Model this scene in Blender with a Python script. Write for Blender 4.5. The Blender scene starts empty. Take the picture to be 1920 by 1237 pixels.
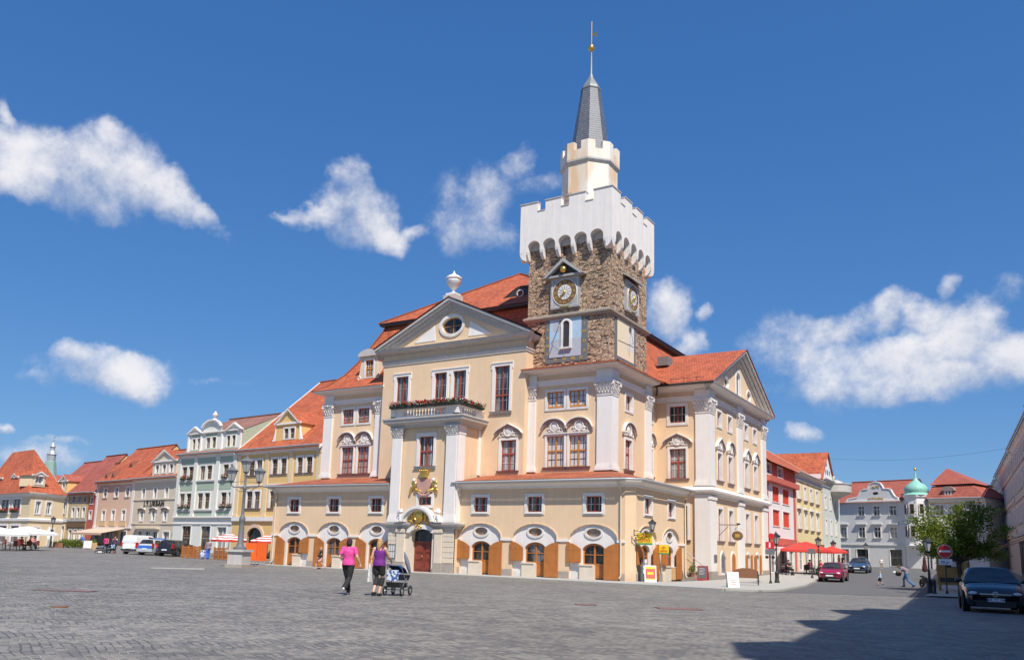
import bpy, math, random
from mathutils import Matrix, Vector, noise as mnoise
from math import sin, cos, pi, radians as R, sqrt, hypot
random.seed(11)
SC = bpy.context.scene
COL = SC.collection
WM = {}
NOTES = {}

# ------------------------------------------------------------------ mesh builder
class MB:
    def __init__(s): s.v = []; s.f = []; s.m = []; s.uv = {}; s.sm = set()
    def poly(s, pts, mi=0, uv=None):
        b = len(s.v); s.v += [tuple(p) for p in pts]; s.f.append(tuple(range(b, b + len(pts)))); s.m.append(mi)
        if uv: s.uv[len(s.f) - 1] = uv
        return s
    def grid(s, rows, mi=0, closed=False, cap=False):
        b = len(s.v); n = len(rows[0])
        for r in rows: s.v += [tuple(p) for p in r]
        for i in range(len(rows) - 1):
            for j in range(n if closed else n - 1):
                k = (j + 1) % n
                s.f.append((b + i*n + j, b + i*n + k, b + (i+1)*n + k, b + (i+1)*n + j)); s.m.append(mi)
        if cap:
            s.f.append(tuple(b + j for j in reversed(range(n)))); s.m.append(mi)
            s.f.append(tuple(b + (len(rows)-1)*n + j for j in range(n))); s.m.append(mi)
        return s
    def box(s, x0, x1, y0, y1, z0, z1, mi=0):
        if x0 > x1: x0, x1 = x1, x0
        if y0 > y1: y0, y1 = y1, y0
        if z0 > z1: z0, z1 = z1, z0
        b = len(s.v)
        s.v += [(x0,y0,z0),(x1,y0,z0),(x1,y1,z0),(x0,y1,z0),(x0,y0,z1),(x1,y0,z1),(x1,y1,z1),(x0,y1,z1)]
        for q in ((0,3,2,1),(4,5,6,7),(0,1,5,4),(1,2,6,5),(2,3,7,6),(3,0,4,7)):
            s.f.append(tuple(b + i for i in q)); s.m.append(mi)
        return s
    def hexa(s, c, mi=0):                      # eight corners, bottom 4 then top 4
        b = len(s.v); s.v += [tuple(p) for p in c]
        for q in ((0,3,2,1),(4,5,6,7),(0,1,5,4),(1,2,6,5),(2,3,7,6),(3,0,4,7)):
            s.f.append(tuple(b + i for i in q)); s.m.append(mi)
        return s
    def prism(s, pts, y0, y1, mi=0):           # outline in (x, z) extruded along y
        n = len(pts)
        a = [(p[0], y0, p[1]) for p in pts]; c = [(p[0], y1, p[1]) for p in pts]
        s.poly(a, mi); s.poly(list(reversed(c)), mi)
        for i in range(n):
            j = (i + 1) % n
            s.poly([a[j], a[i], c[i], c[j]], mi)
        return s
    def slab(s, pts, z0, z1, mi=0):            # outline in (x, y) extruded along z
        n = len(pts)
        a = [(p[0], p[1], z0) for p in pts]; c = [(p[0], p[1], z1) for p in pts]
        s.poly(list(reversed(a)), mi); s.poly(c, mi)
        for i in range(n):
            j = (i + 1) % n
            s.poly([a[i], a[j], c[j], c[i]], mi)
        return s
    def lathe(s, prof, n=16, c=(0,0,0), mi=0, ph=0.0, sx=1, sy=1):
        rows = [[(c[0] + r*cos(2*pi*k/n + ph)*sx, c[1] + r*sin(2*pi*k/n + ph)*sy, c[2] + z) for k in range(n)] for r, z in prof]
        return s.grid(rows, mi, True, True)
    def tube(s, path, r, n=8, mi=0, cap=True):
        path = [Vector(p) for p in path]
        rr = r if isinstance(r, (list, tuple)) else [r]*len(path)
        rows = []; up = Vector((0,0,1))
        for i, p in enumerate(path):
            t = (path[min(i+1, len(path)-1)] - path[max(i-1, 0)])
            if t.length < 1e-9: t = Vector((0,0,1))
            t.normalize()
            a = t.cross(up)
            if a.length < .05: a = t.cross(Vector((1,0,0)))
            a.normalize(); b = a.cross(t); b.normalize()
            rows.append([p + (a*cos(2*pi*k/n) + b*sin(2*pi*k/n))*rr[i] for k in range(n)])
        return s.grid([[tuple(q) for q in reversed(r_)] for r_ in rows], mi, True, cap)
    def ball(s, c, r, n=10, m=7, mi=0):
        rx, ry, rz = r if isinstance(r, (list, tuple)) else (r, r, r)
        rows = []
        for i in range(m + 1):
            t = pi*i/m
            k = max(sin(t), .02)
            rows.append([(c[0] + rx*k*cos(2*pi*j/n), c[1] + ry*k*sin(2*pi*j/n), c[2] - rz*cos(t)) for j in range(n)])
        return s.grid(rows, mi, True, True)
    def ring(s, c, R0, r, n=20, k=6, axis='y', sx=1, sz=1, mi=0, a0=0, a1=2*pi):
        full = abs(a1 - a0 - 2*pi) < 1e-6
        pts = []
        m = n if full else n
        for i in range(m + (0 if full else 1)):
            a = a0 + (a1 - a0)*i/m
            row = []
            for j in range(k):
                b = 2*pi*j/k
                rad = R0 + r*cos(b)
                row.append((c[0] + rad*cos(a)*sx, c[1] + r*sin(b), c[2] + rad*sin(a)*sz))
            pts.append(row)
        if full: pts.append(pts[0])
        return s.grid(pts, mi, True)
    def xf(s, M, start=0):
        for i in range(start, len(s.v)): s.v[i] = tuple(M @ Vector(s.v[i]))
        return s
    def mesh(s, name, mats, smooth=None):
        me = bpy.data.meshes.new(name)
        me.from_pydata(s.v, [], s.f)
        for m in mats: me.materials.append(m)
        if len(mats) > 1: me.polygons.foreach_set('material_index', [min(i, len(mats)-1) for i in s.m])
        if s.uv:
            ul = me.uv_layers.new(name='UVMap')
            for fi, uv in s.uv.items():
                ls = me.polygons[fi].loop_start
                for k, w in enumerate(uv): ul.data[ls + k].uv = w
        if smooth:
            me.polygons.foreach_set('use_smooth', [True]*len(me.polygons))
            me.set_sharp_from_angle(angle=R(smooth))
        me.update()
        return me

def link(name, data, parent=None, M=None):
    o = bpy.data.objects.new(name, data)
    M = M or Matrix.Identity(4)
    if parent is not None:
        o.parent = parent
        o.matrix_local = WM[parent.name].inverted() @ M
    else:
        o.matrix_local = M
    WM[o.name] = M.copy()
    COL.objects.link(o)
    return o
def add(name, mb, mats, parent=None, M=None, smooth=None):
    if not isinstance(mats, (list, tuple)): mats = [mats]
    return link(name, mb.mesh(name, mats, smooth) if isinstance(mb, MB) else mb, parent, M)
def tag(o, label, cat, group=None, kind=None):
    o['label'] = label; o['category'] = cat
    if group: o['group'] = group
    if kind: o['kind'] = kind
    return o
def thing(name, label, cat, M=None, group=None):
    return tag(link(name, None, None, M), label, cat, group)
def struct(name, mb, mats, M=None, smooth=None):
    o = add(name, mb, mats, None, M, smooth); o['kind'] = 'structure'; return o
def T(x, y, z, rz=0): return Matrix.Translation((x, y, z)) @ Matrix.Rotation(rz, 4, 'Z')
def kids(o): return [c for c in bpy.data.objects if c.parent == o]
def dup(root, M, label=None, group=None):
    r = root.copy(); COL.objects.link(r); r.matrix_local = M; WM[r.name] = M.copy()
    if label: r['label'] = label
    if group: r['group'] = group
    for ch in kids(root):
        c = ch.copy(); COL.objects.link(c); c.parent = r
        for g_ in kids(ch):
            d = g_.copy(); COL.objects.link(d); d.parent = c
    return r

# ------------------------------------------------------------------ materials
def nd(nt, t, **kw):
    n = nt.nodes.new(t)
    for k, v in kw.items():
        if k.startswith('i_'):
            key = k[2:]
            n.inputs[int(key) if key.isdigit() else key.replace('_', ' ')].default_value = v
        else: setattr(n, k, v)
    return n
def newmat(name):
    m = bpy.data.materials.new(name); m.use_nodes = True
    nt = m.node_tree; b = nt.nodes['Principled BSDF']
    return m, nt, b, nt.links.new
def c4(c): return (c[0], c[1], c[2], 1)
def mulc(nt, L, cur, fac_socket, lo, hi):
    """multiply colour by a value mapped from 0..1 to lo..hi"""
    mr = nd(nt, 'ShaderNodeMapRange'); mr.inputs[3].default_value = lo; mr.inputs[4].default_value = hi
    L(fac_socket, mr.inputs[0])
    mx = nd(nt, 'ShaderNodeVectorMath', operation='SCALE')
    L(cur, mx.inputs[0]); L(mr.outputs[0], mx.inputs['Scale'])
    return mx.outputs[0]
def plain(name, col, rough=.6, var=.12, sc=3., metal=0, spec=.5, bump=0, bsc=40., streak=0, coat=0, stain=None, splash=0):
    m, nt, b, L = newmat(name)
    tc = nd(nt, 'ShaderNodeTexCoord')
    b.inputs['Roughness'].default_value = rough; b.inputs['Metallic'].default_value = metal
    b.inputs['Specular IOR Level'].default_value = spec; b.inputs['Coat Weight'].default_value = coat
    rgb = nd(nt, 'ShaderNodeRGB'); rgb.outputs[0].default_value = c4(col); cur = rgb.outputs[0]
    if var:
        n = nd(nt, 'ShaderNodeTexNoise'); n.inputs['Scale'].default_value = sc; n.inputs['Detail'].default_value = 6
        n.inputs['Roughness'].default_value = .65
        L(tc.outputs['Object'], n.inputs['Vector']); cur = mulc(nt, L, cur, n.outputs['Fac'], 1 - var*1.6, 1 + var*1.6)
    if streak:
        mp = nd(nt, 'ShaderNodeMapping'); mp.inputs['Scale'].default_value = (2.2, 2.2, .16)
        n = nd(nt, 'ShaderNodeTexNoise'); n.inputs['Scale'].default_value = 1.6; n.inputs['Detail'].default_value = 8; n.inputs['Roughness'].default_value = .7
        L(tc.outputs['Object'], mp.inputs[0]); L(mp.outputs[0], n.inputs['Vector'])
        cur = mulc(nt, L, cur, n.outputs['Fac'], 1 - streak*1.7, 1 + streak*1.3)
    if stain:
        n = nd(nt, 'ShaderNodeTexNoise'); n.inputs['Scale'].default_value = .7; n.inputs['Detail'].default_value = 4
        mp = nd(nt, 'ShaderNodeMapping'); mp.inputs['Scale'].default_value = (1, 1, .35)
        L(tc.outputs['Object'], mp.inputs[0]); L(mp.outputs[0], n.inputs['Vector'])
        cr = nd(nt, 'ShaderNodeValToRGB'); cr.color_ramp.elements[0].position = .5; cr.color_ramp.elements[1].position = .68
        L(n.outputs['Fac'], cr.inputs[0])
        mx = nd(nt, 'ShaderNodeMix', data_type='RGBA'); L(cr.outputs[0], mx.inputs[0]); L(cur, mx.inputs[6]); mx.inputs[7].default_value = c4(stain)
        cur = mx.outputs[2]
    if splash:
        sx = nd(nt, 'ShaderNodeSeparateXYZ'); L(tc.outputs['Object'], sx.inputs[0])
        n = nd(nt, 'ShaderNodeTexNoise'); n.inputs['Scale'].default_value = 1.3; n.inputs['Detail'].default_value = 6; L(tc.outputs['Object'], n.inputs['Vector'])
        a_ = nd(nt, 'ShaderNodeMath', operation='MULTIPLY_ADD'); a_.inputs[1].default_value = 2.6; L(n.outputs['Fac'], a_.inputs[0]); L(sx.outputs[2], a_.inputs[2])
        mr = nd(nt, 'ShaderNodeMapRange'); mr.inputs[1].default_value = 1.0; mr.inputs[2].default_value = 2.1; L(a_.outputs[0], mr.inputs[0]); cur = mulc(nt, L, cur, mr.outputs[0], 1 - splash, 1.)
    L(cur, b.inputs['Base Color'])
    if bump:
        n = nd(nt, 'ShaderNodeTexNoise'); n.inputs['Scale'].default_value = bsc; n.inputs['Detail'].default_value = 5
        L(tc.outputs['Object'], n.inputs['Vector'])
        bp = nd(nt, 'ShaderNodeBump'); bp.inputs['Strength'].default_value = bump; bp.inputs['Distance'].default_value = .02
        L(n.outputs['Fac'], bp.inputs['Height']); L(bp.outputs[0], b.inputs['Normal'])
    return m
def tiles(name, col, col2, tw=.22, th=.34, rough=.75, dirt=.42, use_uv=True, contrast=.42, off=.5, mort=.026):
    """plain clay tiles laid in courses; coordinates in metres from the UV map"""
    m, nt, b, L = newmat(name)
    tc = nd(nt, 'ShaderNodeTexCoord'); src = tc.outputs['UV' if use_uv else 'Object']
    br = nd(nt, 'ShaderNodeTexBrick'); br.offset = off
    br.inputs['Color1'].default_value = c4(col); br.inputs['Color2'].default_value = c4(col2)
    br.inputs['Mortar'].default_value = c4([x*contrast for x in col]); br.inputs['Scale'].default_value = 1
    br.inputs['Mortar Size'].default_value = mort; br.inputs['Mortar Smooth'].default_value = .6
    br.inputs['Brick Width'].default_value = tw; br.inputs['Row Height'].default_value = th
    L(src, br.inputs['Vector'])
    n = nd(nt, 'ShaderNodeTexNoise'); n.inputs['Scale'].default_value = .6; n.inputs['Detail'].default_value = 8; n.inputs['Roughness'].default_value = .7
    L(tc.outputs['Object'], n.inputs['Vector'])
    cur = mulc(nt, L, br.outputs['Color'], n.outputs['Fac'], 1 - dirt*1.5, 1 + dirt*1.5)
    L(cur, b.inputs['Base Color']); b.inputs['Roughness'].default_value = rough
    sep = nd(nt, 'ShaderNodeSeparateXYZ'); L(src, sep.inputs[0])
    dv = nd(nt, 'ShaderNodeMath', operation='DIVIDE'); dv.inputs[1].default_value = th; L(sep.outputs[1], dv.inputs[0])
    fr = nd(nt, 'ShaderNodeMath', operation='FRACT'); L(dv.outputs[0], fr.inputs[0])
    sb = nd(nt, 'ShaderNodeMath', operation='SUBTRACT'); sb.inputs[0].default_value = 1; L(fr.outputs[0], sb.inputs[1])
    bp = nd(nt, 'ShaderNodeBump'); bp.inputs['Strength'].default_value = .9; bp.inputs['Distance'].default_value = .03
    L(sb.outputs[0], bp.inputs['Height']); L(bp.outputs[0], b.inputs['Normal'])
    return m
def rubble(name):
    m, nt, b, L = newmat(name)
    tc = nd(nt, 'ShaderNodeTexCoord')
    n0 = nd(nt, 'ShaderNodeTexNoise'); n0.inputs['Scale'].default_value = 2.2; n0.inputs['Detail'].default_value = 3
    L(tc.outputs['Object'], n0.inputs['Vector'])
    mx0 = nd(nt, 'ShaderNodeMix', data_type='RGBA', blend_type='LINEAR_LIGHT'); mx0.inputs[0].default_value = .09
    L(tc.outputs['Object'], mx0.inputs[6]); L(n0.outputs['Color'], mx0.inputs[7])
    mp = nd(nt, 'ShaderNodeMapping'); mp.inputs['Scale'].default_value = (1.7, 1.7, 4.6); L(mx0.outputs[2], mp.inputs[0])
    v = nd(nt, 'ShaderNodeTexVoronoi'); v.inputs['Scale'].default_value = 1.55; v.inputs['Randomness'].default_value = .9
    v2 = nd(nt, 'ShaderNodeTexVoronoi', feature='DISTANCE_TO_EDGE'); v2.inputs['Scale'].default_value = 1.55; v2.inputs['Randomness'].default_value = .9
    L(mp.outputs[0], v.inputs['Vector']); L(mp.outputs[0], v2.inputs['Vector'])
    sep = nd(nt, 'ShaderNodeSeparateColor'); L(v.outputs['Color'], sep.inputs[0])
    cr = nd(nt, 'ShaderNodeValToRGB'); els = cr.color_ramp.elements
    els[0].position = 0; els[0].color = (.22, .135, .095, 1); els[1].position = 1; els[1].color = (.55, .375, .255, 1)
    for p, c in ((.25, (.43, .27, .16, 1)), (.45, (.31, .245, .19, 1)), (.62, (.55, .38, .24, 1)), (.8, (.39, .29, .21, 1))):
        e = els.new(p); e.color = c
    L(sep.outputs[0], cr.inputs[0])
    n1 = nd(nt, 'ShaderNodeTexNoise'); n1.inputs['Scale'].default_value = 9; n1.inputs['Detail'].default_value = 6; L(tc.outputs['Object'], n1.inputs['Vector'])
    cur = mulc(nt, L, cr.outputs[0], n1.outputs['Fac'], .74, 1.62)
    n2 = nd(nt, 'ShaderNodeTexNoise'); n2.inputs['Scale'].default_value = .35; n2.inputs['Detail'].default_value = 5; L(tc.outputs['Object'], n2.inputs['Vector'])
    cur = mulc(nt, L, cur, n2.outputs['Fac'], .7, 1.3)
    mr = nd(nt, 'ShaderNodeMapRange'); mr.inputs[1].default_value = .0; mr.inputs[2].default_value = .075; L(v2.outputs['Distance'], mr.inputs[0])
    mx = nd(nt, 'ShaderNodeMix', data_type='RGBA'); L(mr.outputs[0], mx.inputs[0]); mx.inputs[6].default_value = (.20, .15, .11, 1); L(cur, mx.inputs[7])
    L(mx.outputs[2], b.inputs['Base Color']); b.inputs['Roughness'].default_value = .9
    bp = nd(nt, 'ShaderNodeBump'); bp.inputs['Strength'].default_value = 1; bp.inputs['Distance'].default_value = .09
    ad = nd(nt, 'ShaderNodeMath', operation='MULTIPLY_ADD'); ad.inputs[1].default_value = .35
    L(n1.outputs['Fac'], ad.inputs[0]); L(mr.outputs[0], ad.inputs[2])
    L(ad.outputs[0], bp.inputs['Height']); L(bp.outputs[0], b.inputs['Normal'])
    return m
def setts(name):
    """granite setts in slightly wavy courses"""
    m, nt, b, L = newmat(name)
    tc = nd(nt, 'ShaderNodeTexCoord')
    mp = nd(nt, 'ShaderNodeMapping'); mp.inputs['Rotation'].default_value = (0, 0, R(24)); L(tc.outputs['Object'], mp.inputs[0])
    n0 = nd(nt, 'ShaderNodeTexNoise'); n0.inputs['Scale'].default_value = .55; n0.inputs['Detail'].default_value = 2; L(mp.outputs[0], n0.inputs['Vector'])
    n00 = nd(nt, 'ShaderNodeTexNoise'); n00.inputs['Scale'].default_value = 5.; n00.inputs['Detail'].default_value = 2; L(mp.outputs[0], n00.inputs['Vector'])
    a0 = nd(nt, 'ShaderNodeMix', data_type='RGBA', blend_type='LINEAR_LIGHT'); a0.inputs[0].default_value = .16; L(mp.outputs[0], a0.inputs[6]); L(n0.outputs['Color'], a0.inputs[7])
    a1 = nd(nt, 'ShaderNodeMix', data_type='RGBA', blend_type='LINEAR_LIGHT'); a1.inputs[0].default_value = .03; L(a0.outputs[2], a1.inputs[6]); L(n00.outputs['Color'], a1.inputs[7])
    br = nd(nt, 'ShaderNodeTexBrick'); br.offset = .5; br.inputs['Scale'].default_value = 1
    br.inputs['Color1'].default_value = (0, 0, 0, 1); br.inputs['Color2'].default_value = (1, 1, 1, 1); br.inputs['Mortar'].default_value = (.5, .5, .5, 1)
    br.inputs['Mortar Size'].default_value = .012; br.inputs['Mortar Smooth'].default_value = .45
    br.inputs['Brick Width'].default_value = .165; br.inputs['Row Height'].default_value = .112
    L(a1.outputs[2], br.inputs['Vector'])
    sep = nd(nt, 'ShaderNodeSeparateColor'); L(br.outputs['Color'], sep.inputs[0])
    cr = nd(nt, 'ShaderNodeValToRGB'); els = cr.color_ramp.elements
    els[0].color = (.142, .135, .126, 1); els[1].color = (.275, .252, .22, 1); e = els.new(.5); e.color = (.195, .183, .168, 1)
    L(sep.outputs[0], cr.inputs[0])
    n1 = nd(nt, 'ShaderNodeTexNoise'); n1.inputs['Scale'].default_value = 22; n1.inputs['Detail'].default_value = 6; L(tc.outputs['Object'], n1.inputs['Vector'])
    cur = mulc(nt, L, cr.outputs[0], n1.outputs['Fac'], .78, 1.22)
    n2 = nd(nt, 'ShaderNodeTexNoise'); n2.inputs['Scale'].default_value = .22; n2.inputs['Detail'].default_value = 7; L(tc.outputs['Object'], n2.inputs['Vector'])
    cur = mulc(nt, L, cur, n2.outputs['Fac'], .62, 1.4)
    vp = nd(nt, 'ShaderNodeTexVoronoi', distance='MANHATTAN'); vp.inputs['Scale'].default_value = .11; L(a0.outputs[2], vp.inputs['Vector'])
    vs_ = nd(nt, 'ShaderNodeSeparateColor'); L(vp.outputs['Color'], vs_.inputs[0]); cur = mulc(nt, L, cur, vs_.outputs[0], .94, 1.06)
    n3 = nd(nt, 'ShaderNodeTexNoise'); n3.inputs['Scale'].default_value = 1.7; n3.inputs['Detail'].default_value = 4; L(tc.outputs['Object'], n3.inputs['Vector'])
    jr = nd(nt, 'ShaderNodeValToRGB'); jr.color_ramp.elements[0].position = .42; jr.color_ramp.elements[0].color = (.10, .098, .094, 1)
    jr.color_ramp.elements[1].position = .62; jr.color_ramp.elements[1].color = (.37, .34, .28, 1); L(n3.outputs['Fac'], jr.inputs[0])
    mx = nd(nt, 'ShaderNodeMix', data_type='RGBA'); L(br.outputs['Fac'], mx.inputs[0]); L(cur, mx.inputs[6]); L(jr.outputs[0], mx.inputs[7])
    L(mx.outputs[2], b.inputs['Base Color']); b.inputs['Roughness'].default_value = .62; b.inputs['Specular IOR Level'].default_value = .35
    iv = nd(nt, 'ShaderNodeMath', operation='SUBTRACT'); iv.inputs[0].default_value = 1; L(br.outputs['Fac'], iv.inputs[1])
    ad = nd(nt, 'ShaderNodeMath', operation='MULTIPLY_ADD'); ad.inputs[1].default_value = .5; L(n1.outputs['Fac'], ad.inputs[0]); L(iv.outputs[0], ad.inputs[2])
    ad2 = nd(nt, 'ShaderNodeMath', operation='MULTIPLY_ADD'); ad2.inputs[1].default_value = .5; L(sep.outputs[0], ad2.inputs[0]); L(ad.outputs[0], ad2.inputs[2])
    bp = nd(nt, 'ShaderNodeBump'); bp.inputs['Strength'].default_value = .8; bp.inputs['Distance'].default_value = .022
    L(ad2.outputs[0], bp.inputs['Height']); L(bp.outputs[0], b.inputs['Normal'])
    return m
def glass(name, dark, light, amount=.5, tint=(1, 1, 1), rough=.06):
    """window glass with net curtains close behind it"""
    m, nt, b, L = newmat(name)
    tc = nd(nt, 'ShaderNodeTexCoord'); oi = nd(nt, 'ShaderNodeObjectInfo')
    mp = nd(nt, 'ShaderNodeMapping'); mp.inputs['Scale'].default_value = (3.2, 1, .35); L(tc.outputs['Object'], mp.inputs[0])
    cb = nd(nt, 'ShaderNodeVectorMath', operation='SCALE'); cb.inputs[0].default_value = (37, 11, 23); L(oi.outputs['Random'], cb.inputs['Scale'])
    av = nd(nt, 'ShaderNodeVectorMath', operation='ADD'); L(mp.outputs[0], av.inputs[0]); L(cb.outputs[0], av.inputs[1])
    n = nd(nt, 'ShaderNodeTexNoise'); n.inputs['Scale'].default_value = 1.; n.inputs['Detail'].default_value = 5; L(av.outputs[0], n.inputs['Vector'])
    cr = nd(nt, 'ShaderNodeValToRGB'); els = cr.color_ramp.elements
    els[0].position = max(.02, .62 - amount*.45); els[0].color = c4([dark*t for t in tint])
    els[1].position = min(.98, .74 - amount*.25); els[1].color = c4([light*t for t in tint])
    L(n.outputs['Fac'], cr.inputs[0]); L(cr.outputs[0], b.inputs['Base Color'])
    b.inputs['Roughness'].default_value = rough; b.inputs['Specular IOR Level'].default_value = .6
    return m
def leafmat(name, c1, c2, trans=.35):
    m, nt, b, L = newmat(name)
    oi = nd(nt, 'ShaderNodeTexCoord')
    n = nd(nt, 'ShaderNodeTexNoise'); n.inputs['Scale'].default_value = 2.3; n.inputs['Detail'].default_value = 4; L(oi.outputs['Object'], n.inputs['Vector'])
    wn = nd(nt, 'ShaderNodeTexWhiteNoise'); 
    g_ = nd(nt, 'ShaderNodeNewGeometry'); L(g_.outputs['Random Per Island'], wn.inputs['Vector'])
    av = nd(nt, 'ShaderNodeMath', operation='ADD'); L(n.outputs['Fac'], av.inputs[0]); L(g_.outputs['Random Per Island'], av.inputs[1])
    hv = nd(nt, 'ShaderNodeMath', operation='MULTIPLY'); hv.inputs[1].default_value = .5; L(av.outputs[0], hv.inputs[0])
    cr = nd(nt, 'ShaderNodeValToRGB'); cr.color_ramp.elements[0].position = .25; cr.color_ramp.elements[1].position = .8
    cr.color_ramp.elements[0].color = c4(c1); cr.color_ramp.elements[1].color = c4(c2); L(hv.outputs[0], cr.inputs[0])
    L(cr.outputs[0], b.inputs['Base Color']); b.inputs['Roughness'].default_value = .5; b.inputs['Specular IOR Level'].default_value = .3
    tr = nd(nt, 'ShaderNodeBsdfTranslucent'); L(cr.outputs[0], tr.inputs[0])
    ms = nd(nt, 'ShaderNodeMixShader'); ms.inputs[0].default_value = trans
    L(b.outputs[0], ms.inputs[1]); L(tr.outputs[0], ms.inputs[2]); L(ms.outputs[0], nt.nodes['Material Output'].inputs[0])
    return m

CREAM = (.765, .555, .36); WHITE = (.80, .757, .715)
M = dict(
 cream=plain('cream_stucco', CREAM, .85, .07, .8, bump=.2, bsc=60, streak=.085, splash=.22),
 white=plain('white_plaster', WHITE, .8, .05, 1.5, bump=.12, streak=.08, splash=.25),
 parapet=plain('tower_whitewash', (.81, .765, .715), .85, .06, 1.5, streak=.12, bump=.2, bsc=14),
 turret=plain('turret_plaster', (.80, .755, .66), .85, .05, 1.2, streak=.09, stain=(.72, .5, .31)),
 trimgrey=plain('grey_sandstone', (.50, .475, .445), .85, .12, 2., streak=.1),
 plinth=plain('plinth_granite', (.36, .315, .27), .85, .22, 5, bump=.3, bsc=25),
 taupe=plain('porphyry_trim', (.33, .235, .205), .8, .1, 3),
 roof=tiles('roof_tiles', (.54, .135, .052), (.36, .08, .034)),
 roofdark=tiles('old_roof_tiles', (.40, .12, .07), (.31, .09, .055)),
 roofbrown=tiles('brown_roof_tiles', (.36, .165, .115), (.29, .13, .1)),
 roofred=tiles('red_roof_tiles', (.42, .115, .075), (.35, .09, .06)),
 arctile=tiles('arcade_roof_tiles', (.50, .14, .06), (.38, .095, .04), .30, .42, contrast=.22, off=0., mort=.045),
 dark=plain('dark_gutter_metal', (.045, .042, .04), .5, .1),
 zinc=plain('zinc_sheet', (.42, .43, .44), .45, .08, 3, metal=.3),
 pipe=plain('cream_downpipe', (.66, .55, .40), .6, .04),
 stone=rubble('tower_rubble_stone'),
 slate=tiles('spire_slate', (.155, .165, .19), (.115, .125, .15), .22, .2, rough=.42, dirt=.15),
 lead=plain('lead_cap', (.22, .235, .24), .5, .15, 4, metal=.3),
 gold=plain('gold_leaf', (.83, .55, .14), .28, .08, 5, metal=.9),
 goldp=plain('gold_paint', (.62, .40, .10), .45, .2, 9, metal=.35),
 sandstone=plain('warm_sandstone', (.70, .60, .475), .85, .07, 2, streak=.08),
 redwood=plain('red_brown_sash', (.33, .075, .045), .5, .08),
 orangewood=plain('pine_sash', (.52, .22, .06), .5, .08),
 shutter=plain('varnished_shutter_wood', (.45, .16, .036), .55, .18, 2.5, streak=.2),
 door=plain('red_oak_door', (.24, .05, .028), .45, .1, 4, streak=.08),
 gl=glass('window_glass', .022, .2, .45),
 glc=glass('curtained_glass', .05, .34, .85, (1, .93, .88)),
 glp=glass('pale_curtained_glass', .42, .62, 1.0, (1, .94, .9)),
 gld=glass('dark_window_glass', .012, .06, .3),
 setts=setts('granite_setts'),
 pave=plain('pale_paving_slabs', (.40, .385, .35), .85, .12, 1.6, bump=.2),
 kerbm=plain('kerb_granite', (.37, .36, .32), .85, .14, 3),
 asphalt=plain('asphalt', (.115, .115, .118), .9, .14, .7, bump=.25, bsc=50),
 iron=plain('dark_cast_iron', (.028, .029, .03), .55, .1, spec=.35),
 irongrey=plain('grey_painted_iron', (.15, .155, .165), .5, .1),
 black=plain('black_rubber', (.014, .014, .015), .75, .1),
 blackp=plain('black_plastic', (.02, .02, .022), .5, .1),
 chrome=plain('chrome', (.65, .66, .68), .18, .04, metal=1),
 alu=plain('silver_alloy', (.55, .56, .57), .32, .05, metal=.85),
 lampglass=plain('lantern_glass', (.42, .43, .42), .12, .06, spec=.7),
)
def simple(key, col, rough=.6, **kw):
    if key not in M: M[key] = plain(key, col, rough, **kw)
    return M[key]
# ------------------------------------------------------------------ camera, sun, sky
CF, CPX, CPY = 1542.5, 960., 779.4
YAW, PIT, ROL = R(31.62), R(9.31), R(1.64)
CAM = Vector((20.56, -47.09, 1.6))
f0 = Vector((-sin(YAW), cos(YAW), 0)); r0 = Vector((cos(YAW), sin(YAW), 0)); u0 = Vector((0, 0, 1))
FWD = f0*cos(PIT) + u0*sin(PIT); u1 = -f0*sin(PIT) + u0*cos(PIT)
RGT = r0*cos(ROL) + u1*sin(ROL); UPV = -r0*sin(ROL) + u1*cos(ROL)
cd = bpy.data.cameras.new('camera'); cam = bpy.data.objects.new('camera', cd); COL.objects.link(cam)
mm = Matrix((RGT, UPV, -FWD)).transposed().to_4x4(); mm.translation = CAM; cam.matrix_world = mm
cd.sensor_fit = 'HORIZONTAL'; cd.sensor_width = 36; cd.lens = 36*CF/1920
cd.shift_x = (960 - CPX)/1920; cd.shift_y = (CPY - 618.5)/1920
cd.clip_start = .1; cd.clip_end = 6000
SC.camera = cam
def ray(px, py): return FWD + RGT*((px - CPX)/CF) + UPV*((CPY - py)/CF)

SUND = Vector((.6, -.5, 1.05)).normalized()
sl = bpy.data.lights.new('sun', 'SUN'); sl.energy = 4.5; sl.angle = R(.53); sl.color = (1, .94, .85)
so = bpy.data.objects.new('sun', sl); COL.objects.link(so); so.rotation_euler = SUND.to_track_quat('Z', 'Y').to_euler(); so.location = (40, -60, 80)
W = bpy.data.worlds.new('World'); SC.world = W; W.use_nodes = True
nt = W.node_tree; L = nt.links.new
bg = nt.nodes['Background']; wo = nt.nodes['World Output']
sky = nd(nt, 'ShaderNodeTexSky', sky_type='NISHITA'); sky.sun_disc = False
sky.sun_elevation = math.asin(SUND.z); sky.sun_rotation = math.atan2(SUND.x, SUND.y)
sky.altitude = 250; sky.air_density = 1.0; sky.dust_density = .6; sky.ozone_density = 2.6
hs = nd(nt, 'ShaderNodeHueSaturation'); hs.inputs['Saturation'].default_value = 1.22; L(sky.outputs[0], hs.inputs['Color'])
sp = nd(nt, 'ShaderNodeSeparateColor'); L(hs.outputs[0], sp.inputs[0]); cb = nd(nt, 'ShaderNodeCombineColor')
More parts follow.
